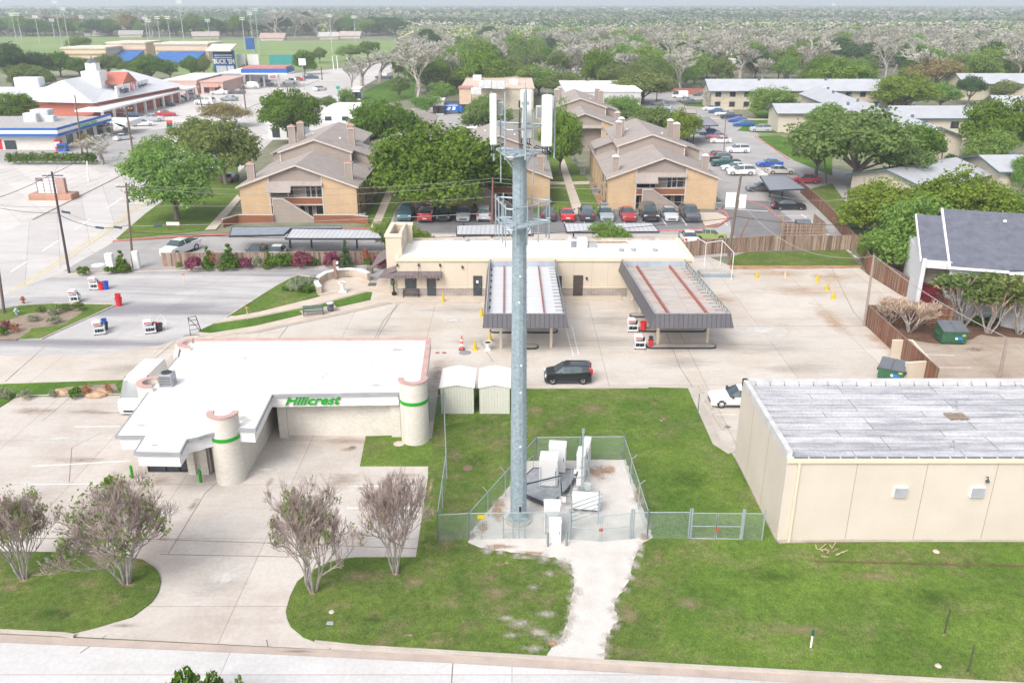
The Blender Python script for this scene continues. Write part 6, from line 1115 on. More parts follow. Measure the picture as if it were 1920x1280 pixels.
t = thing('patio_wall', 'low red brown board patio wall with pale cap before the left apartment', 'wall', (-31.5, 122.7, 0))
for a, b in (((-10.0, -1.6), (-8.6, 1.2)), ((-8.6, 1.2), (-3.4, 1.2)), ((2.5, 1.2), (8.2, 1.2)), ((8.2, 1.2), (10.6, .2))):
    m = MB(); m.strip([(a[0], a[1]-1), (b[0], b[1]-1)], .12, 0, 1.15); pt(t, 'board_panel', m, m_rwood); m = MB(); m.strip([(a[0], a[1]-1), (b[0], b[1]-1)], .22, 1.15, 1.28); pt(t, 'cap', m, m_trim)
for i, (px, py, lb) in enumerate([(680, 412, 'at the right corner of the left apartment'), (693, 382, 'on the lawn beside the left apartment'), (1132, 390, 'by the front corner of the right apartment'), (1116, 362, 'midway along the right apartment'), (1092, 326, 'at the far end of the right apartment'), (1078, 305, 'under the courtyard tree by the right apartment'), (785, 388, 'on the bare soil behind the parked cars'), (1346, 390, 'behind the stony bed at the right apartment')]):
    ac_unit('air_conditioner', 'dark outdoor air conditioner '+lb, *G(px, py, .14), s=1.15)
# ================= long low buildings =================
m_grroof = M('pale_grey_roofing', (.42, .43, .46), rough=.9, var=.07, scale=.4, fine=.08)
m_cream = brickmat('pale_cream_brick', (.62, .555, .46), (.58, .52, .43), (.52, .47, .39), .5, .2, msize=.012, stain=.08)
m_stonew = brickmat('pale_stone_wall', (.60, .53, .42), (.50, .44, .35), (.56, .50, .41), .8, .35, msize=.02, stain=.15)
m_blueg = M('blue_grey_trim', (.10, .15, .17), rough=.6)
def longhouse(label, a, b, wd, eave, ridge, wall, roof, name='apartment_building', cat='building', win=(), over=.8, trim=None, hip=0, vents=0, z0=0):
    a, b = Vector((a[0], a[1], 0)), Vector((b[0], b[1], 0)); Ln = (b-a).length; u = (b-a).normalized(); rz = math.atan2(u.y, u.x)
    t = thing(name, label, cat, (a.x, a.y, z0), rz); h = wd/2; trim = trim or m_blueg
    m = MB(); m.add([(0, -h, 0), (Ln, -h, 0), (Ln, h, 0), (0, h, 0), (0, -h, eave), (Ln, -h, eave), (Ln, h, eave), (0, h, eave), (hip, 0, ridge-.05), (Ln-hip, 0, ridge-.05)], [(0, 1, 5, 4), (1, 2, 6, 5), (2, 3, 7, 6), (3, 0, 4, 7), (5, 6, 9), (7, 4, 8), (4, 5, 9, 8), (6, 7, 8, 9)]); pt(t, 'wall', m, wall)
    k = (ridge-eave)/h; o = over; m = MB(); hp = max(hip-o, -o)
    ez = eave-o*k
    A1, A2, B1, B2, R1, R2 = (-o, -h-o, ez+.05), (Ln+o, -h-o, ez+.05), (-o, h+o, ez+.05), (Ln+o, h+o, ez+.05), (hp if hip else -o, 0, ridge+.05), (Ln-(hp if hip else -o), 0, ridge+.05)
    m.slab(A1, A2, R2, R1, .16); m.slab(R1, R2, B2, B1, .16)
    if hip: m.add([A1, R1, B1, A2, B2, R2], [(0, 1, 2), (3, 4, 5)])
    rf = pt(t, 'roof', m, roof)
    m = MB()
    if not hip:
        for x in (-o-.06, Ln+o-.02):
            for s in (-1, 1): m.add([(x, s*(h+o), ez+.08), (x+.08, s*(h+o), ez+.08), (x+.08, 0, ridge+.09), (x, 0, ridge+.09), (x, s*(h+o), ez-.22), (x+.08, s*(h+o), ez-.22), (x+.08, 0, ridge-.2), (x, 0, ridge-.2)], [(0, 1, 2, 3), (4, 5, 6, 7), (0, 1, 5, 4), (0, 3, 7, 4), (1, 2, 6, 5)])
    for s in (-1, 1): y = s*(h+o); m.box(-o, min(y, y+s*.07), ez-.2, Ln+o, max(y, y+s*.07), ez+.05)
    m.build('fascia', trim, parent=rf)
    for k_ in range(vents):
        x = Ln*(k_+.5)/vents; s = -1 if k_ % 2 else 1; m = MB(); m.cbox(x-.3, s*.8-.3, ridge-.3, x+.3, s*.8+.3, ridge+.45, .1); m.build('roof_vent', m_blueg, parent=rf)
    for (sd, f, z, w_, hh_) in win:       # side 'f' front(-y) 'a' gable a 'b' gable b
        if sd == 'f': bx = (f*Ln-w_/2, -h-.06, z, f*Ln+w_/2, -h-.004, z+hh_); fb = [(bx[0]-.12, -h-.09, z, bx[0], -h-.01, z+hh_), (bx[3], -h-.09, z, bx[3]+.12, -h-.01, z+hh_)]
        elif sd == 'a': bx = (-.06, f*h-w_/2, z, -.004, f*h+w_/2, z+hh_); fb = [(-.09, bx[1]-.3, z, -.01, bx[1], z+hh_), (-.09, bx[4], z, -.01, bx[4]+.3, z+hh_)]
        else: bx = (Ln+.004, f*h-w_/2, z, Ln+.06, f*h+w_/2, z+hh_); fb = [(Ln+.01, bx[1]-.3, z, Ln+.09, bx[1], z+hh_), (Ln+.01, bx[4], z, Ln+.09, bx[4]+.3, z+hh_)]
        w0 = pt(t, 'window', MB().box(*bx), m_wing); fm = MB()
        for q in fb: fm.box(*q)
        fm.build('shutter', M('grey_shutter', (.22, .21, .22)), parent=w0)
    return t
fw = [('f', (i+.5)/14, z, 1.6, 1.5) for i in range(14) for z in (.8, 3.7)]
longhouse('long stone walled apartment with pale grey roof at the far right parking', (60, 272), (121, 272), 11, 5.9, 8.4, m_stonew, m_grroof, win=fw, vents=6, over=1)
longhouse('grey roofed apartment wing with cream gable beside the lawn, left end', (66, 221), (90, 221), 9, 5.0, 6.6, m_cream, m_grroof, vents=2)
longhouse('long grey roofed apartment wing with shuttered cream gable facing the parking', (85.5, 174.8), (91, 262), 10, 5.2, 7.0, m_cream, m_grroof, win=[('a', .35, 3.0, .9, 1.4), ('a', .35, .3, .9, 1.3)], vents=8)
longhouse('grey roofed apartment wing running right behind the leaning lamp pole', (91, 212), (128, 212), 14, 5.2, 7.0, m_cream, m_grroof, win=[('f', .15+.2*i, 2.6, 1.8, 1.6) for i in range(4)], vents=3)
longhouse('low grey roof showing between the big oak and the green trees', (62, 141), (78, 152), 13, 2.9, 4.6, m_cream, m_grroof, vents=1)
a = G(1842, 292, 5.4); longhouse('cream gabled apartment with grey roof at the right edge of the photo', (a.x, a.y), (a.x+34, a.y+2), 12, 4.0, 5.5, m_cream, m_grroof, win=[('a', .1, 2.0, .8, 1.4), ('a', .6, 1.2, .8, 1.4)], vents=3)
longhouse('far grey roof showing past the trees at the upper right', (150, 300), (185, 300), 12, 5.5, 8, m_stonew, m_grroof); longhouse('grey roof at the right edge behind the pale oak', (128, 235), (160, 228), 12, 5, 7.2, m_cream, m_grroof)
# ================= white house with slate roof =================
m_slate = M('slate_blue_shingles', (.17, .18, .225), rough=.9, var=.18, scale=1.2, fine=.5)
m_wsid = brickmat('white_lap_siding', (.66, .67, .69), (.64, .65, .67), (.45, .46, .48), 50, .18, off=0, msize=.012, stain=.04)
t = thing('white_house', 'white two storey siding house with slate blue roof and red outside stairs', 'house', (43.9, 81.9, 0), R_(-17))
ev, rg = 5.75, 9.5
m = MB(); m.box(0, 0, 0, 16, 11, ev-.02); m.box(-2.7, 2.2, 0, 0, 11, ev-.02); m.box(-2.75, 0, 0, -2.35, 2.3, ev+.35); m.box(-.12, -.1, 0, .12, .3, ev); m.box(-2.4, 0, ev-.5, 0, .3, ev+.25); pt(t, 'wall', m, m_wsid)
m = MB(); m.slab((-.35, -.55, ev-.05), (16.3, -.55, ev-.05), (16.3, 8.8, rg), (-.35, 8.8, rg), .2); m.slab((-.35, 8.8, rg), (16.3, 8.8, rg), (16.3, 12, 8), (-.35, 12, 8), .2); m.slab((-2.9, .3, ev+.3), (-.4, .3, ev+.3), (-.4, 8.0, rg-.6), (-2.9, 8.0, rg-.6), .15)
m.add([(4.9, -.56, ev), (9, -3.0, 6.6), (14, 3.5, 7.9), (8, 2, 6.9)], [(0, 1, 2, 3)]); rf = pt(t, 'roof', m, m_slate)
m = MB(); m.slab((-.42, -.62, ev+.0), (-.22, -.62, ev+.0), (-.22, 8.85, rg+.06), (-.42, 8.85, rg+.06), .3); m.box(-.35, -.66, ev-.28, 5.0, -.55, ev-.03); m.slab((-2.98, .2, ev+.36), (-2.85, .2, ev+.36), (-2.85, 8, rg-.55), (-2.98, 8, rg-.55), .3); m.build('rake_trim', m_white, parent=rf)
m = MB(); m.slab((5.0, -.75, ev-.1), (9.3, -3.1, 6.75), (9.35, -2.95, 6.75), (5.05, -.6, ev-.1), .3); m.build('valley_trim', m_white, parent=rf)
m = MB(); m.add([(5.2, -.7, 0), (9.0, -2.6, 0), (14, -2.6, 0), (14, -2.6, 6.8), (9.0, -2.6, 6.45), (5.2, -.7, 5.5)], [(0, 1, 4, 5), (1, 2, 3, 4)]); pt(t, 'gable_wall', m, m_wsid)
for (x, z, wd_, hh_) in [(1.4, 3.3, 1.3, 1.6), (1.3, .6, 1.3, 1.5), (3.9, .3, 1.3, 1.5)]:
    w0 = pt(t, 'window', MB().box(x-wd_/2, -.05, z, x+wd_/2, -.004, z+hh_), M('grey_blind', (.40, .43, .47))); fm = MB()
    for q in ((x-wd_/2-.14, z-.14, x-wd_/2, z+hh_+.14), (x+wd_/2, z-.14, x+wd_/2+.14, z+hh_+.14), (x-wd_/2, z+hh_, x+wd_/2, z+hh_+.14), (x-wd_/2, z-.14, x+wd_/2, z), (x-wd_/2, z+hh_/2, x+wd_/2, z+hh_/2+.05)): fm.box(q[0], -.09, q[1], q[2], -.01, q[3])
    fm.build('frame', m_white, parent=w0)
m = MB()
for k in range(14): m.box(-2.3, -.4+k*.18, k*.22, -.15, -.4+(k+1)*.18, k*.22+.2)
pt(t, 'stairs', m, M('dark_red_carpet', (.16, .02, .03), var=.2, rough=.9)); m = MB(); m.box(-2.3, 2.0, 3.2, -.15, 2.18, 5.2); pt(t, 'stair_back_wall', m, M('beige_inner_wall', (.38, .34, .30)))
m = MB(); m.lathe([(.18, 0), (.18, .2), (0, .25)], 8, (5.5, 7, 8.85)); pt(t, 'roof_vent', m, m_white)
# ================= commerce across the road =================
m_redbr = M('red_brick_wall', (.50, .17, .12), rough=.9, var=.1, scale=.5, fine=.06); m_wroof = M('white_metal_roof', (.60, .61, .63), rough=.6, var=.05, scale=.2); m_bluep = M('bright_blue_paint', (.02, .12, .42), rough=.5, var=.05)
Q = [Vector((-136, 243, 0)), Vector((-113.6, 238.5, 0)), Vector((-108, 288, 0)), Vector((-150, 296, 0))]
t = thing('hardware_store', 'big white hip roofed hardware store with red brick walls and long white porch', 'store', Q[1]); O = -Q[1]
m = L(O); m.prism([(p.x, p.y) for p in Q], 0, 5.0); pt(t, 'wall', m, m_redbr)
r1, r2 = G(118, 150, 10.5), G(232, 130, 10.5); m = L(O); e = [Vector((p.x, p.y, 4.95)) for p in Q]; e = [Vector((-138, 241.5, 4.95)), Vector((-112.5, 237, 4.95)), Vector((-106.5, 289, 4.95)), Vector((-152, 298, 4.95))]
m.add([e[0], e[1], e[2], e[3], r1, r2], [(0, 1, 4), (1, 2, 5, 4), (2, 3, 5), (3, 0, 4, 5)]); pt(t, 'roof', m, m_wroof)
p1, p2 = G(140, 209, 3.6), G(332, 163, 3.6); m = L(O); m.strip([(p1.x, p1.y), (p2.x, p2.y)], 7.5, 3.4, 3.9, side=-1); pc = pt(t, 'porch_roof', m, m_white)
for k in range(11): q = p1.lerp(p2, .02+.095*k); m = L(O); m.box(q.x+6.2, q.y-.3, 0, q.x+6.8, q.y+.3, 3.4); pt(t, 'porch_column', m, m_white)
m = L(O); m.box(-137, 240.2, 5.0, -113, 240.4, 5.35); pt(t, 'eave_band', m, M('dark_eave', (.2, .12, .1)))
rc = G(178, 150, 9.5); m = L(O); zc = A(178, 118, rc.y).z; zs = A(178, 103, rc.y).z; zm = A(178, 133, rc.y).z; m.box(rc.x-2.6, rc.y-2.4, 7, rc.x+2.6, rc.y+2.4, zm); m.box(rc.x-1.5, rc.y-1.4, zm, rc.x+1.5, rc.y+1.4, zc); cu = pt(t, 'cupola', m, m_white); m = L(O); m.lathe([(2.0, zc), (1.0, zc+(zs-zc)*.35), (.25, zc+(zs-zc)*.55), (.0, zs)], 4, (rc.x, rc.y, 0)); m.build('spire', m_slate, parent=cu)
m = L(O); a, b = G(214, 184, 5.0), G(274, 168, 5.0); u = (b-a).normalized(); n_ = Vector((u.y, -u.x, 0)); a2, b2 = a+n_*1.0, b+n_*1.0
m.add([a2, b2, b2+Vector((0, 0, 3.2)), a2+Vector((0, 0, 3.2)), a2-n_*.4, b2-n_*.4, b2-n_*.4+Vector((0, 0, 3.2)), a2-n_*.4+Vector((0, 0, 3.2))], [(0, 1, 2, 3), (7, 6, 5, 4), (3, 2, 6, 7), (0, 3, 7, 4), (1, 5, 6, 2)]); sb = pt(t, 'sign_board', m, m_white)
cc = (a2+b2)/2; rz = math.atan2(u.y, u.x)
m = L(O); g1, g2, g3 = a2.lerp(b2, .22)-n_*.5, a2.lerp(b2, .72)-n_*.5, a2.lerp(b2, .47)-n_*.5; m.add([g1+Vector((0, 0, 2.9)), g2+Vector((0, 0, 2.9)), g3+Vector((0, 0, 6.2)), g1-n_*6+Vector((0, 0, 4)), g2-n_*6+Vector((0, 0, 4)), g3-n_*6+Vector((0, 0, 6.2))], [(0, 1, 2), (0, 2, 5, 3), (1, 4, 5, 2)]); pt(t, 'gable', m, m_redbr)
for s_, dx, mt, sz in [("Westlake", -.29, M('sign_navy', (.04, .06, .13)), 2.6), ("ACE", .0, m_red, 4.2), ("Hardware", .29, MATS['sign_navy'], 2.6)]:
    q = cc+u*dx*(b2-a2).length*1.0+n_*.05+Vector((0, 0, 1.6)); text(t, 'sign_lettering', s_, sz, mt, q+O, rot=(math.pi/2, 0, rz), bold=.02, sx=.72)
m = L(O)
r3 = random.Random(5)
for k in range(26): q = p1.lerp(p2, .03+k*.036)+n_*r3.uniform(-1.5, 1.5); m.box(q.x-.6, q.y-.6, 0, q.x+.6, q.y+.6, r3.uniform(.8, 2))
o = m.build('porch_goods', [M('mixed_goods', (.30, .12, .12), var=.9, scale=.9)]); o.location = Q[1]; tag(o, 'rows of red and dark goods standing under the hardware store porch', 'goods', kind='stuff')
m = MB(); m.cbox(-4, -2, 0, 4, 2, 3, .2); m.box(-3.5, -2.04, .4, -1, -2.0, 2.5); tag(m.build('rooftop_unit', M('pale_unit', (.55, .57, .58), var=.15), loc=G(57, 163, 5.0)), 'pale rooftop cooling units left of the hip roof', 'air conditioner')
m = L(Vector((140, -262, 0))); m.box(-175, 250, 0, -138.5, 285, 5.0); o = m.build('flat_store', m_wroof, loc=(-140, 262, 0)); tag(o, 'white flat roofed store joined behind the hardware store, left', 'store')
# convenience store
t = thing('convenience_store', 'white convenience store with blue striped fascia behind the hedge', 'store', (-105, 189, 0)); O = -Vector((-105, 189, 0)); X0, X1, Y0, Y1 = -128, -99.6, 189.5, 214
m = L(O); m.box(X0, Y0, 0, X1, Y1, 3.4); pt(t, 'wall', m, M('off_white_wall', (.62, .60, .56), var=.05)); m = L(O); m.box(X0-1, Y0-1, 4.1, X1+1, Y1+1, 4.2); pt(t, 'roof', m, M('grey_flat_roof', (.40, .38, .37), var=.15))
for z0_, z1_, mt in ((3.1, 3.7, m_bluep), (3.7, 4.4, m_white), (4.4, 4.9, m_bluep)): m = L(O); m.strip([(X0-1, Y0-1.1), (X1+1.1, Y0-1.1), (X1+1.1, Y1+1)], .25, z0_, z1_); pt(t, 'fascia_band', m, mt)
text(t, 'sign_lettering', "WASHATERIA", 1.0, M('sign_green', (.05, .42, .2)), (X1+1.28+O.x, Y0+13+O.y, 3.98), rot=(math.pi/2, 0, math.pi/2), sx=1.5)
for (xa, xb, za, zb_, mt) in [(-119, -116, .3, 2.6, m_wing), (-115, -113, .3, 2.2, m_wing), (-112.6, -111.6, .2, 2.4, m_red), (-111, -108.5, .2, 2.1, m_wing), (-125.5, -124, .3, 3, m_wing)]: m = L(O); m.box(xa, Y0-.08, za, xb, Y0-.005, zb_); pt(t, 'window' if mt == m_wing else 'poster_panel', m, mt)
for y in (194, 199, 204, 209): m = L(O); m.box(X1+.005, y, .6, X1+.08, y+3, 2.6); pt(t, 'window', m, m_wing)
for px, py, s in [(62, 228, 1.0), (82, 226, 1.3), (96, 228, .7)]: q = G(px, py, 4.2); m = L(O); m.cbox(q.x-1.6*s, q.y-1.2*s, 4.2, q.x+1.6*s, q.y+1.2*s, 4.2+2.0*s, .15); pt(t, 'rooftop_unit', m, M('pale_unit', (.55, .57, .58)))
def kiosk(label, name, cat, px, py, w_, d_, h_, mat, cap):
    t = thing(name, label, cat, G(px, py, .035)); m = MB(); m.cbox(-w_/2, -d_/2, 0, w_/2, d_/2, h_, .05); pt(t, 'casing', m, mat); m = MB(); m.box(-w_/2+.1, -d_/2-.03, h_*.4, w_/2-.1, -d_/2-.005, h_*.85); pt(t, 'front_panel', m, cap)
kiosk('red and white drink machine at the corner of the convenience store', 'vending_machine', 'machine', 112, 282, 1.3, 1, 2.2, m_red, m_white); kiosk('blue ice box beside the drink machine', 'ice_box', 'machine', 119, 284, 2, 1.2, 1.7, m_bluep, m_dark)
# fuel canopies
a = A(180, 229, 212); b = A(238, 240, 212); t = thing('fuel_canopy', 'white fuel canopy reading ALON with a red swoosh', 'canopy', ((a.x+b.x)/2, 212, 0)); w_ = (b.x-a.x)/2; zt = a.z; zb_ = zt-1.3
m = MB(); m.cbox(-w_, 0, zb_, w_, 9, zt, .1); pt(t, 'roof', m, m_white); m = MB(); m.add([(w_*.15, -.03, zt-.05), (w_*.95, -.03, zb_+.35), (w_*.9, -.03, zb_+.05), (w_*.55, -.03, zb_+.3)], [(0, 1, 2, 3), (3, 2, 1, 0)]); pt(t, 'red_swoosh', m, m_red)
text(t, 'sign_lettering', "ALON", 1.3, M('sign_black', (.03, .03, .04)), (-w_*.45, -.05, (zt+zb_)/2), bold=.03, sx=1.1)
for x in (-w_*.6, w_*.6): m = MB(); m.box(x-.25, 4.2, 0, x+.25, 4.8, zb_); pt(t, 'post', m, m_white); m = MB(); m.cbox(x-1.4, 3.9, 0, x-.6, 5.1, 2, .06); pt(t, 'pump', m, m_grey)
a, b = G(452, 140, 5), G(545, 138, 5); t = thing('fuel_canopy', 'blue and white fuel canopy with a red roof line far up the road', 'canopy', ((a.x+b.x)/2, a.y, 0)); w_ = (b.x-a.x)/2
for z0_, z1_, mt, e_ in ((5, 5.5, m_white, 0), (5.5, 7, m_bluep, -.05), (7, 7.7, M('pink_red_edge', (.5, .2, .18)), -.6)): m = MB(); m.box(-w_-e_, e_*-1, z0_, w_+e_, 12+e_, z1_); pt(t, 'fascia_band', m, mt)
for x in (-w_*.8, -.2*w_, w_*.45): m = MB(); m.box(x-.3, 5, 0, x+.3, 5.6, 5); pt(t, 'post', m, m_white)
# far shops
def shopbox(label, px0, px1, py, h_, dep, wall, roofm=None, name='shop', awn=None):
    a, b = G(px0, py), G(px1, py); w_ = (b.x-a.x)/2; t = thing(name, label, 'shop' if name == 'shop' else 'building', ((a.x+b.x)/2, a.y, 0)); m = MB(); m.box(-w_, 0, 0, w_, dep, h_); pt(t, 'wall', m, wall); m = MB(); m.box(-w_-.3, -.3, h_, w_+.3, dep+.3, h_+.35); pt(t, 'roof', m, roofm or m_roofw)
    n = max(2, int(w_/3))
    for k in range(n): x = -w_+(k+.5)*2*w_/n; pt(t, 'window', MB().box(x-.9, -.08, .5, x+.9, -.01, min(2.6, h_-.8)), m_wing)
    if awn: m = MB(); m.slab((-w_*.5, -2, 2.6), (w_*.7, -2, 2.6), (w_*.7, -.01, 3.3), (-w_*.5, -.01, 3.3), .1); pt(t, 'awning', m, awn)
    m = MB()
    return t
m_pinkw = M('pink_wall', (.56, .38, .33), var=.08); shopbox('low white roofed pink walled shop right of the hardware store', 312, 372, 176, 4.5, 30, m_pinkw); shopbox('small shop with pink awning beside the white roofed shops', 378, 420, 177, 4, 24, m_pinkw, M('pink_flat_roof', (.55, .38, .33)), awn=M('pink_awning', (.6, .25, .22))); shopbox('white roofed shop row running toward the blue fuel canopy', 418, 462, 164, 5, 40, M('grey_wall', (.45, .42, .42)))
shopbox('white flat roofed building behind the left apartment', 600, 664, 230, 2.4, 24, m_white); shopbox('small white roofed building left of the apartment chimneys', 505, 560, 262, 3.5, 12, m_white)
shopbox('low pale house like office with green base near the road bend', 662, 676, 188, 3.5, 6, m_roofw)
t = shopbox('large tan roofed building behind the big green tree', 866, 1000, 205, 6, 75, m_stonew, M('tan_gravel_roof', (.58, .46, .38), var=.08, scale=.1), name='flat_building')
t = shopbox('long white metal roofed hall behind the far apartment', 1060, 1200, 212, 6, 34, M('grey_hall_wall', (.5, .5, .5)), m_roofw, name='hall')
for i, (px, py, s) in enumerate([(910, 165, 1.6), (935, 166, 1.6), (893, 176, 1.2), (963, 158, 1.2), (895, 150, 1.2)]): m = MB(); m.cbox(-1.2*s, -1*s, 0, 1.2*s, 1*s, 1.3*s, .1); tag(m.build('rooftop_unit', M('pale_unit', (.55, .57, .58)), loc=G(px, py, 6.35)), ['grey white unit on the tan roof, nearest the antenna', 'wide grey unit on the tan roof by the antenna top', 'small bluish unit at the left of the tan roof', 'small unit at the middle of the tan roof', 'small unit at the back of the tan roof'][i], 'air conditioner')
t = thing('delivery_truck', 'bright blue box truck with white pattern behind the big green tree', 'truck', G(847, 213, .05)); t.scale = (.62, .7, .72); m = MB(); m.cbox(-4.6, -1.4, .7, 3.2, 1.4, 4.0, .15); pt(t, 'box', m, m_bluep); m = MB(); m.cbox(3.25, -1.3, .6, 5.2, 1.3, 3.0, .3); pt(t, 'cab', m, m_bluep); m = MB(); m.box(-4.4, -1.43, 3.2, 3, -1.405, 3.5); m.add([(-2.5, -1.43, 1.5), (-1, -1.43, 1.3), (0, -1.43, 2.6), (-1.5, -1.43, 2.8)], [(0, 1, 2, 3)]); m.add([(.2, -1.43, 1.4), (1.8, -1.43, 1.6), (2.0, -1.43, 2.7), (.8, -1.43, 2.9)], [(0, 1, 2, 3)]); pt(t, 'painted_pattern', m, m_white)
for x in (-3, 3.8): m = MB(); m.tube([(x, -1.45, .55), (x, -1.1, .55)], .55, 12); m.tube([(x, 1.1, .55), (x, 1.45, .55)], .55, 12); pt(t, 'wheel', m, m_black)
for i, (px0, px1, py, h_, col) in enumerate([(862, 884, 213, 7, (.55, .40, .30)), (813, 832, 216, 4, (.62, .6, .58))]): shopbox(['tan and red storage box beside the blue truck', 'pale container left of the blue truck'][i], px0, px1, py, h_, 5, M('storage%d' % i, col), M('storage_lid%d' % i, (.42, .22, .18) if i == 0 else (.7, .7, .7)), name='flat_building')
# stadium, scoreboard, billboards
m_tanb = M('tan_stadium_wall', (.60, .48, .36), var=.08, scale=.1); m_seat = M('blue_seats', (.03, .13, .38), var=.25, scale=.5)
def stand(label, px0, px1, py0, py1, Y, seats=None):
    a = A(px0, py0, Y); b = A(px1, py1, Y); zt = a.z; w_ = (b.x-a.x)/2; t = thing('stadium_stand', label, 'grandstand', ((a.x+b.x)/2, Y, 0)); zb_ = max(0, b.z)
    m = MB(); m.box(-w_, 0, 0, w_, 25, zt); pt(t, 'wall', m, m_tanb); m = MB(); m.box(-w_-.5, -.5, zt, w_+.5, 25, zt+.8); pt(t, 'coping', m, M('pale_coping', (.65, .56, .48)))
    m = MB(); m.box(-w_, -.6, zt*.62, w_, -.01, zt*.70); pt(t, 'band', m, M('tan_band', (.46, .34, .26)))
    if seats: m = MB(); m.slab((-w_*.8, -22, 1), (w_*.9, -22, 1), (w_*.9, -1, zt*.6), (-w_*.8, -1, zt*.6), 1); pt(t, 'seats', m, m_seat)
stand('tan ballpark stand with blue seats, left part', 200, 276, 82, 108, 500, True); stand('low tan ballpark wall with a square pier at the far left', 115, 200, 92, 108, 480); stand('tan ballpark stand with blue seats, right part', 290, 392, 84, 108, 490, True)
a = A(398, 95, 395); b = A(441, 137, 395); t = thing('scoreboard', 'tall blue scoreboard reading BUCK EM in white', 'scoreboard', ((a.x+b.x)/2, 395, 0)); w_ = (b.x-a.x)/2; zt = a.z
m = MB(); m.box(-w_, 0, 0, w_, 2, zt); pt(t, 'panel', m, M('royal_blue', (.02, .09, .30))); text(t, 'lettering', "'BUCK 'EM", 2.7, m_white, (0, -.1, zt*.56), bold=.12, sx=.78)
m = MB(); m.box(-w_*.85, -.08, zt*.70, w_*.9, -.02, zt*.74); m.box(-w_*.85, -.08, zt*.78, w_*.9, -.02, zt*.84); m.box(-w_*.8, -.08, zt*.05, w_*.2, -.02, zt*.40); m.box(w_*.3, -.08, zt*.1, w_*.92, -.02, zt*.40); pt(t, 'white_panels', m, M('faded_white', (.62, .64, .68))); m = MB(); m.slab((-w_-1, -6, zt+.5), (w_+1, -6, zt+.5), (w_+1, 4, zt+2.6), (-w_-1, 4, zt+2.6), .6); pt(t, 'roof', m, M('tan_cover', (.65, .58, .5)))
for i, (p0, p1) in enumerate([(443, 462), (463, 487)]): a = A(p0, 102, 400); b = A(p1, 131, 400); w_ = (b.x-a.x)/2; t = thing('billboard', ['pale banner panel just right of the blue scoreboard', 'wide pale banner panel, second right of the blue scoreboard'][i], 'billboard', ((a.x+b.x)/2, 400, 0)); m = MB(); m.box(-w_, 0, max(0, b.z), w_, .6, a.z); pt(t, 'panel', m, M('pale_banner', (.62, .62, .58), var=.1, scale=.15)); m = MB(); m.box(-w_*.9, .62, 0, -w_*.8, 1.2, a.z-1); m.box(w_*.8, .62, 0, w_*.9, 1.2, a.z-1); pt(t, 'frame', m, m_grey)
t = thing('green_screen', 'teal windscreen fence beyond the far fuel canopy', 'fence', G(542, 122)); m = MB(); m.box(-10, 0, 0, 10, .3, 5); pt(t, 'screen', m, M('teal_screen', (.03, .26, .25), var=.15)); m = MB(); m.box(-10.1, -.1, 5, 10.1, .4, 5.2); pt(t, 'rail', m, m_grey)
t = thing('field_sign', 'small dark blue sign board standing in the far field', 'sign', G(471, 106)); m = MB(); m.box(-2.6, 0, 4, 2.6, .6, 10.5); pt(t, 'board', m, M('royal_blue', (.02, .09, .30))); m = MB(); m.box(-2.2, .1, 0, -1.9, .5, 4); m.box(1.9, .1, 0, 2.2, .5, 4); pt(t, 'post', m, m_grey)
def pylonsign(label, px, pyt, pyb, wpx, hpx, cols, txt=None, name='pylon_sign', tm=None, leg=None, rz=0, base=None):
    p = G(px, pyb); k = mpx(p); zt = A(px, pyt, p.y).z; w_ = wpx*k/2; h_ = hpx*k; t = thing(name, label, 'sign', p, rz); n = len(cols)
    for i, c in enumerate(cols): m = MB(); m.cbox(-w_, -.2, zt-h_*(i+1)/n, w_, .2, zt-h_*i/n-.02, .03); pt(t, 'panel', m, c)
    for x in ((-w_*.6, w_*.6) if leg is None else leg): m = MB(); m.box(x-.12, -.1, 0, x+.12, .1, zt-h_); pt(t, 'post', m, m_grey)
    if txt: text(t, 'lettering', txt, h_*.62, tm or m_red, (0, -.25, zt-h_*.52), bold=.04, sx=.9)
    return t, zt, w_, h_
pylonsign('red and green price sign of the fuel station', 320, 226, 248, 10, 16, [m_red, m_dark, M('price_green', (.02, .35, .12))]); pylonsign('white roadside sign with red ACE lettering', 513, 139, 158, 17, 10, [m_white], "ACE"); pylonsign('white roadside sign board on a tall post, oval topped', 571, 110, 168, 13, 12, [m_white], leg=(0,))
pylonsign('green street sign hanging at the road bend', 635, 162, 186, 7, 5, [M('street_sign_green', (.02, .3, .2))], leg=(0,))
t, zt, w_, h_ = pylonsign('tall white directory sign of many panels on a brick planter', 94, 333, 373, 37, 29, [m_white, m_white, m_white, m_white, m_white]); 
p = G(94, 373); m = MB()
for x in (-w_*1.0, -w_*.33, w_*.33, w_*.97): m.box(x-.05, -.24, zt-h_, x+.05, -.2, zt)
for k in range(6): m.box(-w_, -.24, zt-h_*k/5-.05, w_, -.2, zt-h_*k/5+.03)
pt(t, 'panel_frame', m, M('dull_purple_frame', (.22, .17, .2))); m = MB(); m.box(-w_, -.25, zt-h_*.2, -w_*.35, -.215, zt); pt(t, 'corner_panel', m, MATS['dull_purple_frame']); m = MB(); m.box(w_, -.3, zt-h_, w_+1.3, .5, zt-.1); pt(t, 'side_pier', m, M('rosy_brick', (.42, .27, .24)))
m = MB(); m.cbox(-w_-1.2, -1.3, 0, w_+2.6, 1.5, 1.0, .1); pt(t, 'planter', m, M('planter_brick', (.45, .25, .18), var=.12, scale=1, fine=.15))
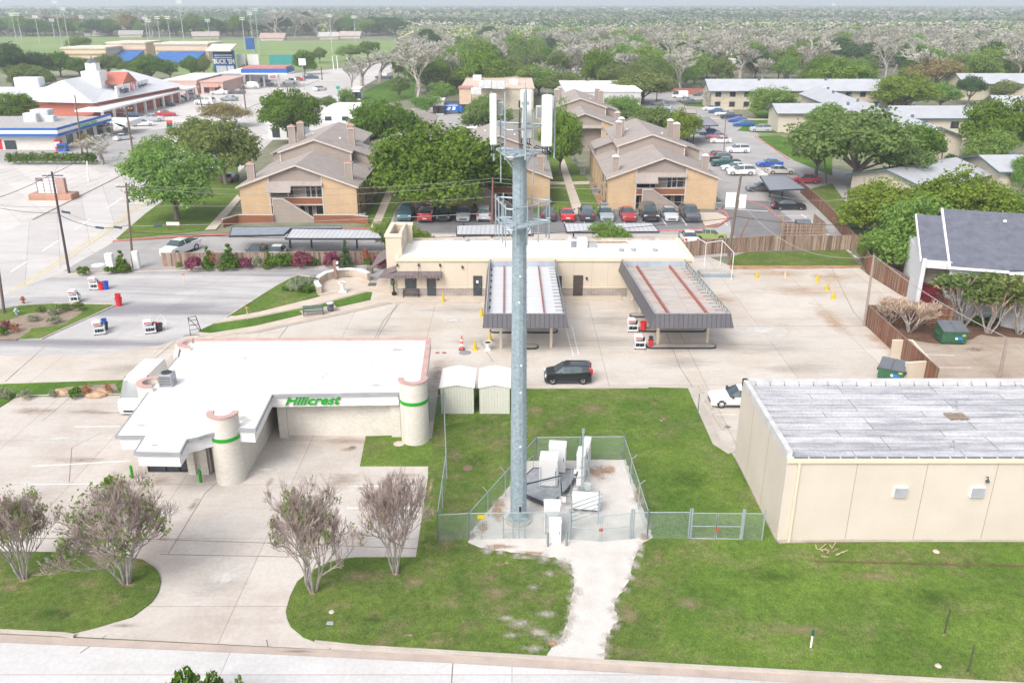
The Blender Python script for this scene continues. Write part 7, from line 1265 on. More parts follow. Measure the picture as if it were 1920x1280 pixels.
# far houses and halls
fh = [((165, 68), 22, 0, (.30, .28, .28)), ((226, 70), 20, 15, (.34, .33, .33)), ((362, 73), 22, 20, (.40, .34, .32)), ((492, 76), 20, 0, (.42, .30, .26)), ((600, 74), 16, 10, (.45, .42, .4)), ((1245, 118), 14, 0, (.5, .36, .3)), ((1160, 122), 14, 20, (.5, .4, .34)), ((1310, 118), 16, 0, (.55, .5, .46)), ((1365, 135), 14, 5, (.6, .57, .52)), ((1880, 122), 16, 0, (.5, .36, .32)), ((1700, 60), 20, 0, (.6, .6, .6)), ((640, 72), 18, 0, (.42, .35, .33))]
for i, ((px, py), ln_, rot, rc_) in enumerate(fh):
    p = G(px, py); q = (p.x+ln_*math.cos(R_(rot)), p.y+ln_*math.sin(R_(rot))); longhouse('far house with %s roof, %s' % (['grey', 'grey', 'brown', 'reddish', 'pale', 'orange', 'tan', 'pale', 'cream', 'rosy', 'white', 'brownish'][i], ['left end of the playing field fence', 'white gable at the playing field', 'behind the right ballpark stand', 'right of the ballpark light masts', 'behind the wide field, left', 'above the dome shaped tree', 'beside the dark round tree', 'in the wood right of the dome tree', 'by the stone apartment roof', 'behind the trees at far right', 'in the distant wood at right', 'behind the wide field, right'][i]), (p.x, p.y), q, 12, 3, 6, m_cream, M('far_roof_%d' % i, rc_, var=.05), name='far_house', cat='house', trim=m_white)
halls = [((0, 150, 20), 12, 120, (.62, .52, .48)), ((100, 175, 17), 14, 100, (.60, .45, .38)), ((150, 225, 23), 12, 60, (.6, .55, .52)), ((255, 330, 22), 9, 50, (.55, .6, .65)), ((1000, 1055, 34), 9, 60, (.75, .75, .74)), ((1000, 960, 200), 0, 0, None), ((1560, 1566, 20), 30, 10, (.75, .75, .75)), ((1500, 1530, 24), 8, 40, (.7, .7, .68)), ((1720, 1760, 22), 9, 40, (.7, .68, .66)), ((600, 640, 18), 10, 50, (.7, .7, .7)), ((860, 900, 20), 9, 40, (.68, .66, .64)), ((1650, 1690, 18), 10, 40, (.7, .7, .7)), ((1380, 1420, 19), 10, 50, (.7, .69, .67)), ((330, 380, 18), 12, 60, (.66, .62, .6))]
for i, ((x0_, x1_, py), h_, dp, c) in enumerate(halls):
    if c is None: continue
    a, b = G(x0_, py), G(x1_, py); w_ = abs(b.x-a.x)/2; t = thing('distant_building', 'pale distant flat building on the horizon, '+['far left above the field trees', 'tan block at the upper left corner', 'stepped one above the cream houses', 'blue roofed one above the ballpark', 'long white one beyond the wood near the tower', '', 'thin white tower at the far right', 'low one left of the thin tower', 'low one right of the thin tower', 'small one above the wide field', 'small one above the bare trees', 'low one between the thin tower and right corner', 'low one above the apartments', 'low one above the ballpark masts'][i], 'building', ((a.x+b.x)/2, a.y, 0)); m = MB(); m.box(-w_, 0, 0, w_, dp, h_); pt(t, 'wall', m, M('hall_%d' % i, c, var=.05, scale=.05)); m = MB(); m.box(-w_-1, -1, h_, w_+1, dp+1, h_+1); pt(t, 'roof', m, M('hall_roof_%d' % (i % 3), [(.7, .7, .7), (.5, .55, .62), (.6, .5, .45)][i % 3]))
    pt(t, 'window_band', MB().box(-w_*.9, -.4, h_*.45, w_*.9, -.02, h_*.6), m_wing)
# ================= masts, poles, lamps, wires =================
mast_label = 'tall grey floodlight mast at the ballpark fields'
def mast(bx, by, tx, ty, k):
    p = G(bx, by); zt = A(tx, ty, p.y).z; s = mpx(p); t = thing('floodlight_mast', 'tall grey floodlight mast '+k, 'light mast', p, 0, 'floodlight masts at the ball fields'); r = s*.75; x = 0
    m = MB(); m.tube([(0, 0, 0), (0, 0, zt)], [r, r*.5], 6); pt(t, 'mast', m, M('mast_grey', (.42, .47, .50)))
    for z_ in (zt-.2, zt-s*3.5):
        m = MB(); m.box(-s*4, -.2, z_-.2, s*4, .2, z_+.2); pt(t, 'crossarm', m, MATS['mast_grey'])
        for q in range(5): m = MB(); m.cbox(-s*4+q*s*2-s*.7, -s*.6, z_-s*.9, -s*4+q*s*2+s*.7, s*.2, z_+s*.5, s*.15); pt(t, 'lamp', m, m_white)
for i, a in enumerate([(31, 75, 25, 25), (41, 75, 34, 25), (75, 82, 66, 30), (103, 72, 97, 36), (118, 92, 105, 2), (133, 102, 121, 15), (159, 68, 153, 30), (194, 58, 188, 32), (278, 80, 273, 32), (282, 72, 278, 37), (300, 72, 295, 31), (321, 85, 312, 31), (346, 83, 333, 2), (394, 80, 388, 36), (460, 95, 453, 33), (476, 100, 472, 24), (487, 107, 481, 16), (623, 100, 618, 28), (667, 92, 662, 30)]):
    mast(*a, ['first from the left edge', 'second from the left edge', 'third from the left edge', 'between the third and the very tall pair', 'very tall, left one of the pair at the low tan wall', 'very tall, right one of the pair at the low tan wall', 'above the grey roofed field house', 'just right of the grey roofed field house', 'left one of the close pair above the stands', 'right one of the close pair above the stands', 'with the wide lamp rack above the stands', 'with double lamp rack above the right stand', 'tallest of all above the right stand', 'left of the blue scoreboard', 'behind the pale banner panels', 'beside the small dark field sign', 'thick one at the right banner panel', 'left one of two by the wide field', 'right one of two by the wide field'][i])
POLE = {}
def pole(key, base, top, label, arm=0, r=.14, mat=None, xf=False, name='utility_pole', lamp=0):
    p = G(*base); q = A(top[0], top[1], p.y); t = thing(name, label, 'utility pole' if name == 'utility_pole' else 'lamp post', p); m = MB(); d = q-p; m.tube([(0, 0, 0), tuple(d)], [r*1.15, r*.8], 8); pt(t, 'shaft', m, mat or m_wood); POLE[key] = (p, q)
    if arm:
        for z in (.4, 1.5)[:arm]:
            m = MB(); m.box(d.x-1.2, -.08, d.z-z-.1, d.x+1.2, .06, d.z-z+.02); c_ = pt(t, 'crossarm', m, m_wood); m = MB()
            for x in (-1.1, -.5, .5, 1.1): m.lathe([(.05, 0), (.07, .1), (.04, .22), (0, .24)], 6, (d.x+x, 0, d.z-z+.02))
            m.build('insulators', m_white, parent=c_)
    if xf:
        for s in xf: m = MB(); m.lathe([(0, 0), (.3, .02), (.3, .95), (.22, 1.05), (0, 1.08)], 12, (d.x+s, -.35, d.z-2.6)); pt(t, 'transformer', m, M('transformer_grey', (.36, .42, .46)))
    if lamp: m = MB(); m.tube([(d.x, 0, d.z-.2), (d.x+lamp*.8, 0, d.z+.1), (d.x+lamp*1.5, 0, d.z)], .05, 5); a_ = pt(t, 'lamp_arm', m, m_grey); m = MB(); m.cbox(d.x+lamp*1.5-.35, -.18, d.z-.12, d.x+lamp*1.5+.35, .18, d.z+.08, .06); m.build('lamp_head', m_white, parent=a_)
pole('a', (130, 512), (97, 322), 'dark wooden utility pole leaning by the road kerb', 1, mat=M('creosote', (.07, .055, .06))); pole('b', (250, 503), (236, 343), 'wooden utility pole at the conical shrub with dark cable splices', 1)
pole('z', (8, 588), (-6, 480), 'wooden pole cut by the left edge of the photo'); pole('c', (1366, 480), (1390, 326), 'wooden utility pole with two white boards behind the pipe frame', 0, r=.17); pole('d', (1620, 612), (1639, 478), 'bare wooden pole at the corner of the brown fence', 0, r=.13, mat=M('pale_pole', (.30, .24, .21)))
pole('e', (1872, 716), (1889, 632), 'short wooden pole above the warehouse roof', 0, r=.14, mat=MATS['pale_pole']); pole('f', (922, 446), (924, 333), 'brown pole with white top behind the wash office', 0, r=.13, mat=M('red_brown_pole', (.22, .11, .09)))
pole('g', (1550, 345), (1540, 236), 'utility pole with grey transformers in front of the big oak', 1, xf=(-.4, .45)); pole('h', (1765, 306), (1771, 243), 'leaning grey pole in front of the shuttered gable', 0, lamp=-1)
pole('i', (155, 292), (140, 178), 'thin wooden pole between hedge and convenience store', 0, r=.16); pole('j', (252, 302), (236, 200), 'wooden pole by the price sign', 1, r=.2); pole('k', (205, 205), (194, 170), 'far wooden pole before the porch, left one'); pole('l', (380, 205), (368, 157), 'far wooden pole before the small shops', 0, r=.2); pole('m', (461, 205), (454, 146), 'far wooden pole above the brownish tree', 0, r=.2)
pole('n', (1668, 350), (1668, 293), 'dark short utility pole rising over the low grey roof', 1, r=.13); pole('o', (1365, 497), (1404, 410), 'red brown brace pole leaning on the boarded utility pole', 0, r=.1, mat=MATS['red_brown_pole'])
pole('p', (1398, 285), (1363, 213), 'x', 0) if 0 else pole('p', (1357, 287), (1361, 213), 'slender lamp post among the cars of the right parking', 0, r=.09, name='lamp_post', mat=m_wood); pole('q', (1230, 198), (1234, 150), 'lamp post with a white head behind the yellow green tree', 0, r=.16, name='lamp_post', lamp=1.2, mat=m_wood); pole('r', (1284, 208), (1281, 178), 'thin dark lamp post near the white van', 0, r=.1, name='lamp_post', mat=m_wood)
pole('s', (746, 180), (747, 120), 'dark thin lamp post before the bare grey tree', 0, r=.15, name='lamp_post', mat=m_dark); pole('t', (816, 216), (815, 187), 'lamp post with white head left of the blue truck', 0, r=.14, name='lamp_post', lamp=1.2, mat=m_wood); pole('u', (166, 340), (163, 302), 'white lamp pole on the kerb island of the shopping lot', 0, r=.12, name='lamp_post', mat=m_white); pole('v', (250, 140), (248, 122), 'white lamp pole behind the hardware store roof', 0, r=.3, name='lamp_post', mat=m_white, lamp=2)
pole('w', (604, 150), (602, 125), 'black traffic signal pole at the road bend', 0, r=.2, name='lamp_post', mat=m_dark); pole('x', (626, 132), (623, 105), 'pale pole with white boxes beyond the signals, left one', 0, r=.2, name='lamp_post', mat=m_white); pole('y', (634, 132), (631, 105), 'pale pole with white boxes beyond the signals, right one', 0, r=.2, name='lamp_post', mat=m_white)
p, q = POLE['c']; 
for i, (x0_, x1_) in enumerate([(-1.6, -.35), (.1, .95)]): m = MB(); m.cbox(x0_, -.3, 0, x1_, -.22, 1.9-.2*i, .02); b1 = G(1384, 375, 0); o = m.build('utility_board', m_white); o.location = (q.x-.1, q.y, A(0, 375, p.y).z-.9+(-.1 if i else 0)); tag(o, ['white framed board on the left of the boarded utility pole', 'white board on the right of the boarded utility pole'][i], 'board')
m_wire = M('wire_pale', (.30, .29, .28)); m_wireb = M('wire_black', (.03, .03, .035))
def wire(p, q, sag, label, r=.022, mat=None, splices=()):
    n = 18; pts = [p.lerp(q, i/n)-Vector((0, 0, sag*4*(i/n)*(1-i/n))) for i in range(n+1)]; off = pts[0]; m = MB(); m.tube([x-off for x in pts], r, 4)
    t = m.build('overhead_wire', mat or m_wire, loc=off); tag(t, label, 'wire', 'overhead wires')
    for f in splices: a = p.lerp(q, f)-off-Vector((0, 0, sag*4*f*(1-f))); u = (q-p).normalized(); s_ = MB().tube([a-u*.45, a+u*.45], .13, 8); s_.build('splice_case', M('splice_navy', (.04, .08, .12)), parent=t)
def at(k, dz): p, q = POLE[k]; f = 1+dz/(q.z-p.z); return p.lerp(q, f)
W = wire
W(at('b', -.2), at('f', -.1), 1.0, 'upper pale wire from the spliced pole to the brown pole'); W(at('b', -.5), at('f', -.5), 1.4, 'second pale wire from the spliced pole to the brown pole'); W(at('b', -2.6), at('f', -2.6), .6, 'lower pale wire crossing the left apartment'); W(at('b', -5.2), at('f', -4.8), .2, 'thick cable crossing the carport toward the brown pole', r=.035, splices=(.07,))
W(at('b', -5.9), at('c', -5.5), 1.6, 'black cable running over the pylon to the boarded pole', r=.035, mat=m_wireb)
W(at('f', -.1), at('c', -.3), .7, 'upper pale wire from the brown pole to the boarded pole'); W(at('f', -.6), at('c', -.9), 1.0, 'second pale wire from the brown pole to the boarded pole'); W(at('f', -2.6), at('c', -3), .8, 'lower pale wire crossing the right apartment')
W(at('c', -3.0), at('d', -.1), 2.6, 'sagging pale line over the grassy bank', r=.03); W(at('d', -.05), at('e', -.05), .5, 'twisted pale line from corner pole to short pole', r=.035); W(at('e', -.1), G(1990, 700, 3.0), .3, 'pale line leaving the short pole to the right edge'); W(at('c', -5.3), G(1700, 420, 4), .6, 'black cable from the boarded pole toward the right trees', r=.03, mat=m_wireb)
W(at('c', -.4), at('g', -.6), 1.2, 'pale wire from the boarded pole to the transformer pole'); W(at('c', -1.5), G(1620, 370, 7), 1.0, 'pale wire over the slate carport'); W(at('g', -.5), G(1760, 300, 6), .8, 'pale wire from the transformer pole over the low grey roof')
W(at('a', -.3), at('j', -1.5), 1.2, 'dark wire from the leaning pole up to the price sign pole', r=.03, mat=m_wireb); W(at('a', -.6), at('i', -1.2), 1.0, 'thin wire from the leaning pole to the hedge pole'); W(at('a', -.3), A(-150, 400, 92), .8, 'dark wire from the leaning pole out at the left edge', r=.03, mat=m_wireb); W(at('a', -5.0), at('b', -5.0), .9, 'spliced cable between the leaning pole and the cone shrub pole', r=.03, mat=m_wireb, splices=(.55, .82)); W(at('a', -4.2), at('b', -4.4), 1.0, 'upper spliced cable between the two road poles', r=.022, splices=(.1,))
W(at('a', -4.8), A(-150, 345, 92), .9, 'cable from the leaning pole rising out at the left edge', r=.025, mat=m_wireb); W(at('a', -4.0), A(-160, 350, 90), .8, 'thin cable from the leaning pole out at the left edge'); W(at('j', -.3), at('m', -.5), 1.0, 'far wire along the shopping street'); W(at('i', -.3), A(-100, 200, 150), 1.0, 'far wire over the convenience store')
for i in range(3): W(at('i', -.2-.5*i), at('j', -.2-.5*i), .6, ['upper', 'middle', 'lower'][i]+' wire between hedge pole and price sign pole')
# small roadside things
kiosk('white electrical cabinet left of the conical shrub', 'utility_cabinet', 'cabinet', 208, 500, .9, .7, 1.7, m_white, m_white); kiosk('white electrical cabinet right of the spliced pole', 'utility_cabinet', 'cabinet', 258, 503, .7, .6, 2.2, m_white, m_white)
m = MB(); m.lathe([(.8, 0), (.8, .12), (.3, .14), (0, .14)], 14); tag(m.build('well_cover', m_white, loc=G(184, 498, .05)), 'round white concrete lid on the gravel corner', 'lid')
for i, (px, py, mt) in enumerate([(32, 590, m_galv2), (44, 568, M('rusty_pipe', (.3, .12, .08)))]): m = MB(); m.lathe([(.14, 0), (.14, .5), (.2, .5), (.2, .6), (.1, .75), (0, .78)], 10); m.tube([(-.3, 0, .4), (.3, 0, .4)], .07, 6); tag(m.build('hydrant', mt, loc=G(px, py, .12)), ['pale blue fire hydrant in the left grass island', 'rusty brown valve post at the road edge'][i], 'hydrant')
t = thing('estate_sign', 'small white board sign on brown legs in the apartment lawn', 'sign', G(326, 432, .12)); m = MB(); m.box(-.9, -.05, .7, .9, .05, 1.2); pt(t, 'board', m, m_white); m = MB(); m.box(-.8, -.04, 0, -.7, .04, .7); m.box(.7, -.04, 0, .8, .04, .7); pt(t, 'leg', m, m_rwood)
t = thing('white_fence', 'white picket fence beside the blue and beige sedans', 'fence', G(1418, 326, .06)); a, b = Vector((0, 0, 0)), G(1438, 338, .06)-G(1418, 326, .06); m = MB()
for k in range(14): q = a.lerp(b, k/13); m.box(q.x-.05, q.y-.05, 0, q.x+.05, q.y+.05, 1.2)
pt(t, 'pickets', m, m_white); m = MB(); m.strip([(a.x, a.y), (b.x, b.y)], .05, .9, 1.0); pt(t, 'rail', m, m_white)
# ================= vegetation =================
def mesh_np(name, Q, mat, col=None):
    n, k = Q.shape[0], Q.shape[1]; me = bpy.data.meshes.new(name); me.vertices.add(n*k); me.vertices.foreach_set('co', Q.reshape(-1).astype(np.float32))
    me.loops.add(n*k); me.loops.foreach_set('vertex_index', np.arange(n*k, dtype=np.int32)); me.polygons.add(n); me.polygons.foreach_set('loop_start', np.arange(0, n*k, k, dtype=np.int32))
    me.materials.append(mat); me.update(calc_edges=True)
    if col is not None: a = me.attributes.new('tint', 'FLOAT_COLOR', 'POINT'); a.data.foreach_set('color', np.repeat(np.c_[col, np.ones(len(col))], k, axis=0).reshape(-1).astype(np.float32))
    return me
def unit(v): return v/np.maximum(1e-9, np.linalg.norm(v, axis=-1, keepdims=True))
def leaves(R, ctr, nrm, size, el=1.6, jit=.75):
    n = len(ctr); nn = unit(nrm+R.normal(0, jit, (n, 3))); t = unit(np.cross(nn, R.normal(0, 1, (n, 3)))); b = np.cross(nn, t); s = size*R.uniform(.55, 1.25, (n, 1)); a, c = t*s*el/2, b*s/2
    return np.stack([ctr-a, ctr-c*.9, ctr+a, ctr+c*.9], 1)
def crown_np(seed, lobes, nc, per, leaf, cr, low=-.45, flat=.8):
    R = np.random.default_rng(seed); out = []
    wts = np.array([l[3]*l[4] for l in lobes]); wts = wts/wts.sum()
    for l, w_ in zip(lobes, wts):
        m = max(6, int(nc*w_)); dv = unit(R.normal(0, 1, (m*3, 3))); dv = dv[dv[:, 2] > low][:m]; rad = R.uniform(.0, 1, (len(dv), 1))**.35*R.uniform(.86, 1.1, (len(dv), 1))
        c = np.array(l[:3])+dv*rad*np.array(l[3:6]); cs = cr*R.uniform(.6, 1.35, (len(c), 1))
        k = per; cc = np.repeat(c, k, 0); off = unit(R.normal(0, 1, (len(cc), 3)))*np.repeat(cs, k, 0)*R.uniform(.3, 1, (len(cc), 1))**.5; off[:, 2] *= flat
        out.append(leaves(R, cc+off, unit(off)*1.1+np.repeat(dv, k, 0)*.5+np.array([0, 0, .35]), leaf))
    return np.concatenate(out)
def limbs(mb, seed, lobes, h0, r0):
    rr = random.Random(seed); mb.tube([(0, 0, -.2), (rr.uniform(-.1, .1), .05, h0*.5), (0, 0, h0)], [r0*1.25, r0, r0*.85], 8)
    for l in lobes:
        a = Vector((0, 0, h0*rr.uniform(.7, 1.0))); b = Vector(l[:3]); mid = a.lerp(b, .5)+Vector((rr.uniform(-.4, .4), rr.uniform(-.4, .4), rr.uniform(-.2, .5))); mb.tube([a, mid, b], [r0*.55, r0*.38, r0*.16], 6)
        for k in range(3):
            e = b+Vector((rr.uniform(-1, 1)*l[3]*.8, rr.uniform(-1, 1)*l[4]*.8, rr.uniform(-.2, .8)*l[5])); mb.tube([mid.lerp(b, .4+.2*k), e], [r0*.2, r0*.07], 4)
def lobeset(seed, n, W, z0, z1, dome=.0):
    rr = random.Random(seed); L_ = [(0, 0, z0+(z1-z0)*.6, W*.34, W*.34, (z1-z0)*.40)]
    for i in range(n):
        a = 2*math.pi*(i+rr.uniform(-.3, .3))/n; d = W*rr.uniform(.24, .33); s = W*rr.uniform(.17, .25); z = z0+(z1-z0)*rr.uniform(.28, .72); L_.append((d*math.cos(a), d*math.sin(a), z, s, s, s*rr.uniform(.7, .95)*(z1-z0)/W*1.3))
    return L_
KD = {}
lm = dict(green=leafmat('leaf_green', [(.055, .125, .010), (.125, .225, .026), (.22, .335, .05)]), dark=leafmat('leaf_dark', [(0.044, 0.088, 0.044), (0.088, 0.149, 0.061), (0.140, 0.210, 0.088)]), olive=leafmat('leaf_olive', [(.10, .15, .04), (.19, .25, .07), (.29, .35, .12)]),
          yell=leafmat('leaf_yellow_green', [(.085, .155, .016), (.20, .285, .035), (.33, .42, .08)]), light=leafmat('leaf_light', [(0.101, 0.185, 0.034), (0.202, 0.319, 0.067), (0.336, 0.454, 0.134)]), brown=leafmat('leaf_brownish', [(0.175, 0.149, 0.070), (0.298, 0.245, 0.105), (0.385, 0.350, 0.158)]),
          purple=leafmat('leaf_purple', [(0.126, 0.021, 0.042), (0.294, 0.074, 0.126), (0.372, 0.168, 0.231)]), rust=leafmat('leaf_rust', [(0.329, 0.131, 0.066), (0.459, 0.223, 0.118)]), sage=leafmat('leaf_sage', [(0.228, 0.263, 0.175), (0.420, 0.438, 0.298)]))
m_twig = M('twig_grey', (.40, .385, .33), rough=.95, var=.25, scale=1.5); m_twigb = M('twig_mauve', (.36, .285, .26), rough=.95, var=.3, scale=2); m_twigp = M('twig_tan', (.52, .40, .31), rough=.95, var=.2)
def reg(kind, parts, W, Hh): KD.setdefault(kind, []).append((parts, W, Hh))
def mesh_mb(mb, name, mat):
    me = bpy.data.meshes.new(name); me.from_pydata(mb.v, [], mb.f); me.materials.append(mat); me.update(); return me
for kind, mt, specs in [('oak', 'green', [(1, 10, 12, 1.0, 10, 720, 34, .29), (2, 10, 12, .9, 9.5, 720, 34, .29)]), ('olive', 'olive', [(3, 9, 11, 1.2, 9, 560, 30, .29), (4, 8, 10, 1.0, 9.5, 520, 30, .29)]), ('light', 'light', [(5, 10, 11, 1.0, 9, 420, 26, .27), (6, 9, 10, 1.1, 9.6, 400, 26, .27)]), ('yell', 'yell', [(7, 9, 11, 1.2, 9.5, 560, 30, .28)]), ('dark', 'dark', [(8, 7, 9.5, 2, 10, 560, 30, .29), (9, 8, 10, 2.2, 9.4, 560, 30, .29)]), ('brown', 'brown', [(10, 8, 11, 2.6, 9, 420, 20, .26)])]:
    for sd, n, W_, z0, z1, nc, per, lf in specs:
        lb = lobeset(sd, n, W_, z0, z1); mb = MB(); limbs(mb, sd, lb, max(2.2, z0*1.15), .28); reg(kind, (mesh_mb(mb, 'trunk', m_bark), mesh_np('crown', crown_np(sd, lb, nc, per, lf, .95), lm[mt])), W_*1.08, z1+.2)
def bare(seed, stems, h, spread, depth, kids, mat_t, twig_r=.02, up=.25, r0=.11, lenf=.76, leaf=None, nleaf=0, lsize=.14, first=.32):
    R = random.Random(seed); segs = []; tips = []
    def grow(p, d, ln_, r, dep):
        q = p+d*ln_*.5+Vector((R.gauss(0, .04), R.gauss(0, .04), 0))*ln_; d2 = (d+Vector((R.gauss(0, .10), R.gauss(0, .10), .08))).normalized(); e = q+d2*ln_*.5; segs.append((p, q, r, r*.85)); segs.append((q, e, r*.85, r*.7))
        if dep == 0: tips.append(e); return
        for i in range(kids if dep > 1 else kids+1):
            ax = Vector((R.gauss(0, 1), R.gauss(0, 1), R.gauss(0, .5))).normalized(); nd = (d2+ax*spread*R.uniform(.6, 1.2)+Vector((0, 0, up))).normalized(); s = e if i == 0 else p.lerp(e, R.uniform(.55, 1)); grow(s, nd, ln_*lenf*R.uniform(.8, 1.12), max(twig_r, r*.62), dep-1)
    for i in range(stems):
        a = 2*math.pi*i/stems+R.uniform(-.3, .3); t = R.uniform(.18, .42) if stems > 1 else .03; grow(Vector((.08*math.cos(a), .08*math.sin(a), -.05)), Vector((t*math.cos(a), t*math.sin(a), 1)).normalized(), h*first, r0*R.uniform(.7, 1.05), depth)
    mb = MB(); tw = []
    for p, q, ra, rb in segs:
        if ra > twig_r*1.6: mb.tube([p, q], [ra, rb], 5, cap=False)
        else:
            d = (q-p).normalized(); u = d.cross(Vector((.3, .2, 1))).normalized(); v = d.cross(u); c = [u, (u*-.5+v*.87), (u*-.5-v*.87)]
            for i in range(3): a, b = c[i], c[(i+1) % 3]; tw.append([p+a*ra, p+b*ra, q+b*rb, q+a*rb])
    parts = [mesh_mb(mb, 'trunk', m_barkp), mesh_np('twigs', np.array([[list(v) for v in f] for f in tw]), mat_t)]
    allp = np.array([list(t) for t in tips])
    if leaf:
        RR = np.random.default_rng(seed); 
        gsel = allp[RR.choice(len(allp), max(1, nleaf//7), replace=False)]; cc = np.repeat(gsel, 14, 0)+RR.normal(0, .10, (len(gsel)*14, 3)); parts.append(mesh_np('leaves', leaves(RR, cc, np.zeros_like(cc)+[0, 0, .6], lsize), leaf))
    W_ = np.percentile(np.abs(allp[:, 0]), 96)*2; return parts, W_, np.percentile(allp[:, 2], 98)
for sd in (21, 22, 23): reg('bare', *bare(sd, 1, 10, .8, 6, 3, m_twig, twig_r=.036, r0=.26, up=.12, first=.26, lenf=.74))
for sd, nl in ((31, 420), (32, 420), (33, 40), (34, 260)): reg('crape', *bare(sd, 6, 4, .62, 6, 3, m_twigb, twig_r=.0075, r0=.06, up=.13, first=.27, lenf=.77, leaf=lm['olive'], nleaf=nl*2, lsize=.085))
for sd in (41, 42): reg('crapetan', *bare(sd, 6, 3, .5, 5, 3, m_twigp, twig_r=.010, r0=.05, up=.2, first=.28, lenf=.76))
for sd in (51, 52): reg('crapeleaf', *bare(sd, 5, 4, .36, 4, 3, m_twigp, twig_r=.012, r0=.06, up=.3, first=.33, lenf=.74, leaf=lm['olive'], nleaf=1700, lsize=.15))
def blob(kind, mt, seed, W_, h_, nc, per, lf, cr, lobes=None, low=-.5): lb = lobes or [(0, 0, h_*.45, W_*.42, W_*.42, h_*.48)]; reg(kind, (None, mesh_np('foliage', crown_np(seed, lb, nc, per, lf, cr, low), lm[mt])), W_, h_)
for sd in (61, 62): blob('shrub', 'green', sd, 2, 1.6, 60, 22, .13, .22)
blob('shrubo', 'olive', 63, 2, 1.5, 55, 20, .12, .22); blob('purple', 'purple', 64, 2, 1.7, 75, 20, .13, .22); blob('purple', 'purple', 65, 2.2, 1.6, 70, 20, .13, .24); blob('sage', 'sage', 66, 2, 1.3, 50, 20, .12, .2); blob('rust', 'rust', 67, 1.6, 2.2, 45, 14, .12, .22); blob('clipped', 'green', 68, 2, 1.4, 120, 22, .09, .10)
cone_l = [(0, 0, .35+i*.42, .78*(1-i/7.5), .78*(1-i/7.5), .36) for i in range(7)]; blob('cone', 'dark', 69, 1.6, 3.1, 150, 20, .12, .14, cone_l); blob('coneg', 'green', 70, 1.6, 3.1, 150, 20, .12, .14, cone_l)
SEQ = {}
NM = {'oak': 'leafy_tree', 'olive': 'olive_leaved_tree', 'light': 'spring_leaved_tree', 'yell': 'yellow_green_tree', 'dark': 'dark_evergreen_tree', 'brown': 'brownish_tree', 'bare': 'bare_tree', 'crape': 'crape_myrtle', 'crapetan': 'crape_myrtle', 'crapeleaf': 'crape_myrtle', 'shrub': 'shrub', 'shrubo': 'shrub', 'purple': 'purple_shrub', 'sage': 'ornamental_grass', 'rust': 'rusty_shrub', 'clipped': 'clipped_shrub', 'cone': 'conical_shrub', 'coneg': 'conical_shrub'}
def plant(kind, px, pyb, pyt, wpx, label, group=None, v=None, z=.05, loc=None, rz=None, hw=None):
    V = KD[kind]; i = SEQ.get(kind, 0); SEQ[kind] = i+1; parts, W_, Hh = V[(i if v is None else v) % len(V)]; tree = kind in ('oak', 'olive', 'light', 'yell', 'dark', 'brown', 'bare', 'crape', 'crapetan', 'crapeleaf')
    if loc is None: p = G(px, pyb, z); sw = wpx*mpx(p)/W_; dep = math.atan((H-3)/p.y); sh = max(.35*(A(px, pyt, p.y).z-z), A(px, pyt, p.y).z-z-wpx*mpx(p)*.28*math.tan(dep))/Hh; sw *= (.9 if px < 400 else .8) if kind == 'crape' else 1
    else: p = Vector(loc); sw, sh = hw[0]/W_, hw[1]/Hh
    rz = random.uniform(0, 6.28) if rz is None else rz
    if parts[0] is None: o = bpy.data.objects.new(NM[kind], parts[1]); C.objects.link(o)
    else:
        o = bpy.data.objects.new(NM[kind], None); C.objects.link(o)
        for nm, me in zip(('trunk', 'twigs' if 'bare' in kind or 'crape' in kind else 'crown', 'leaves'), parts): c = bpy.data.objects.new(nm, me); C.objects.link(c); c.parent = o
    o.location = p; o.rotation_euler = (0, 0, rz); o.scale = (sw, sw, sh); return tag(o, label, 'tree' if tree else 'shrub', group)
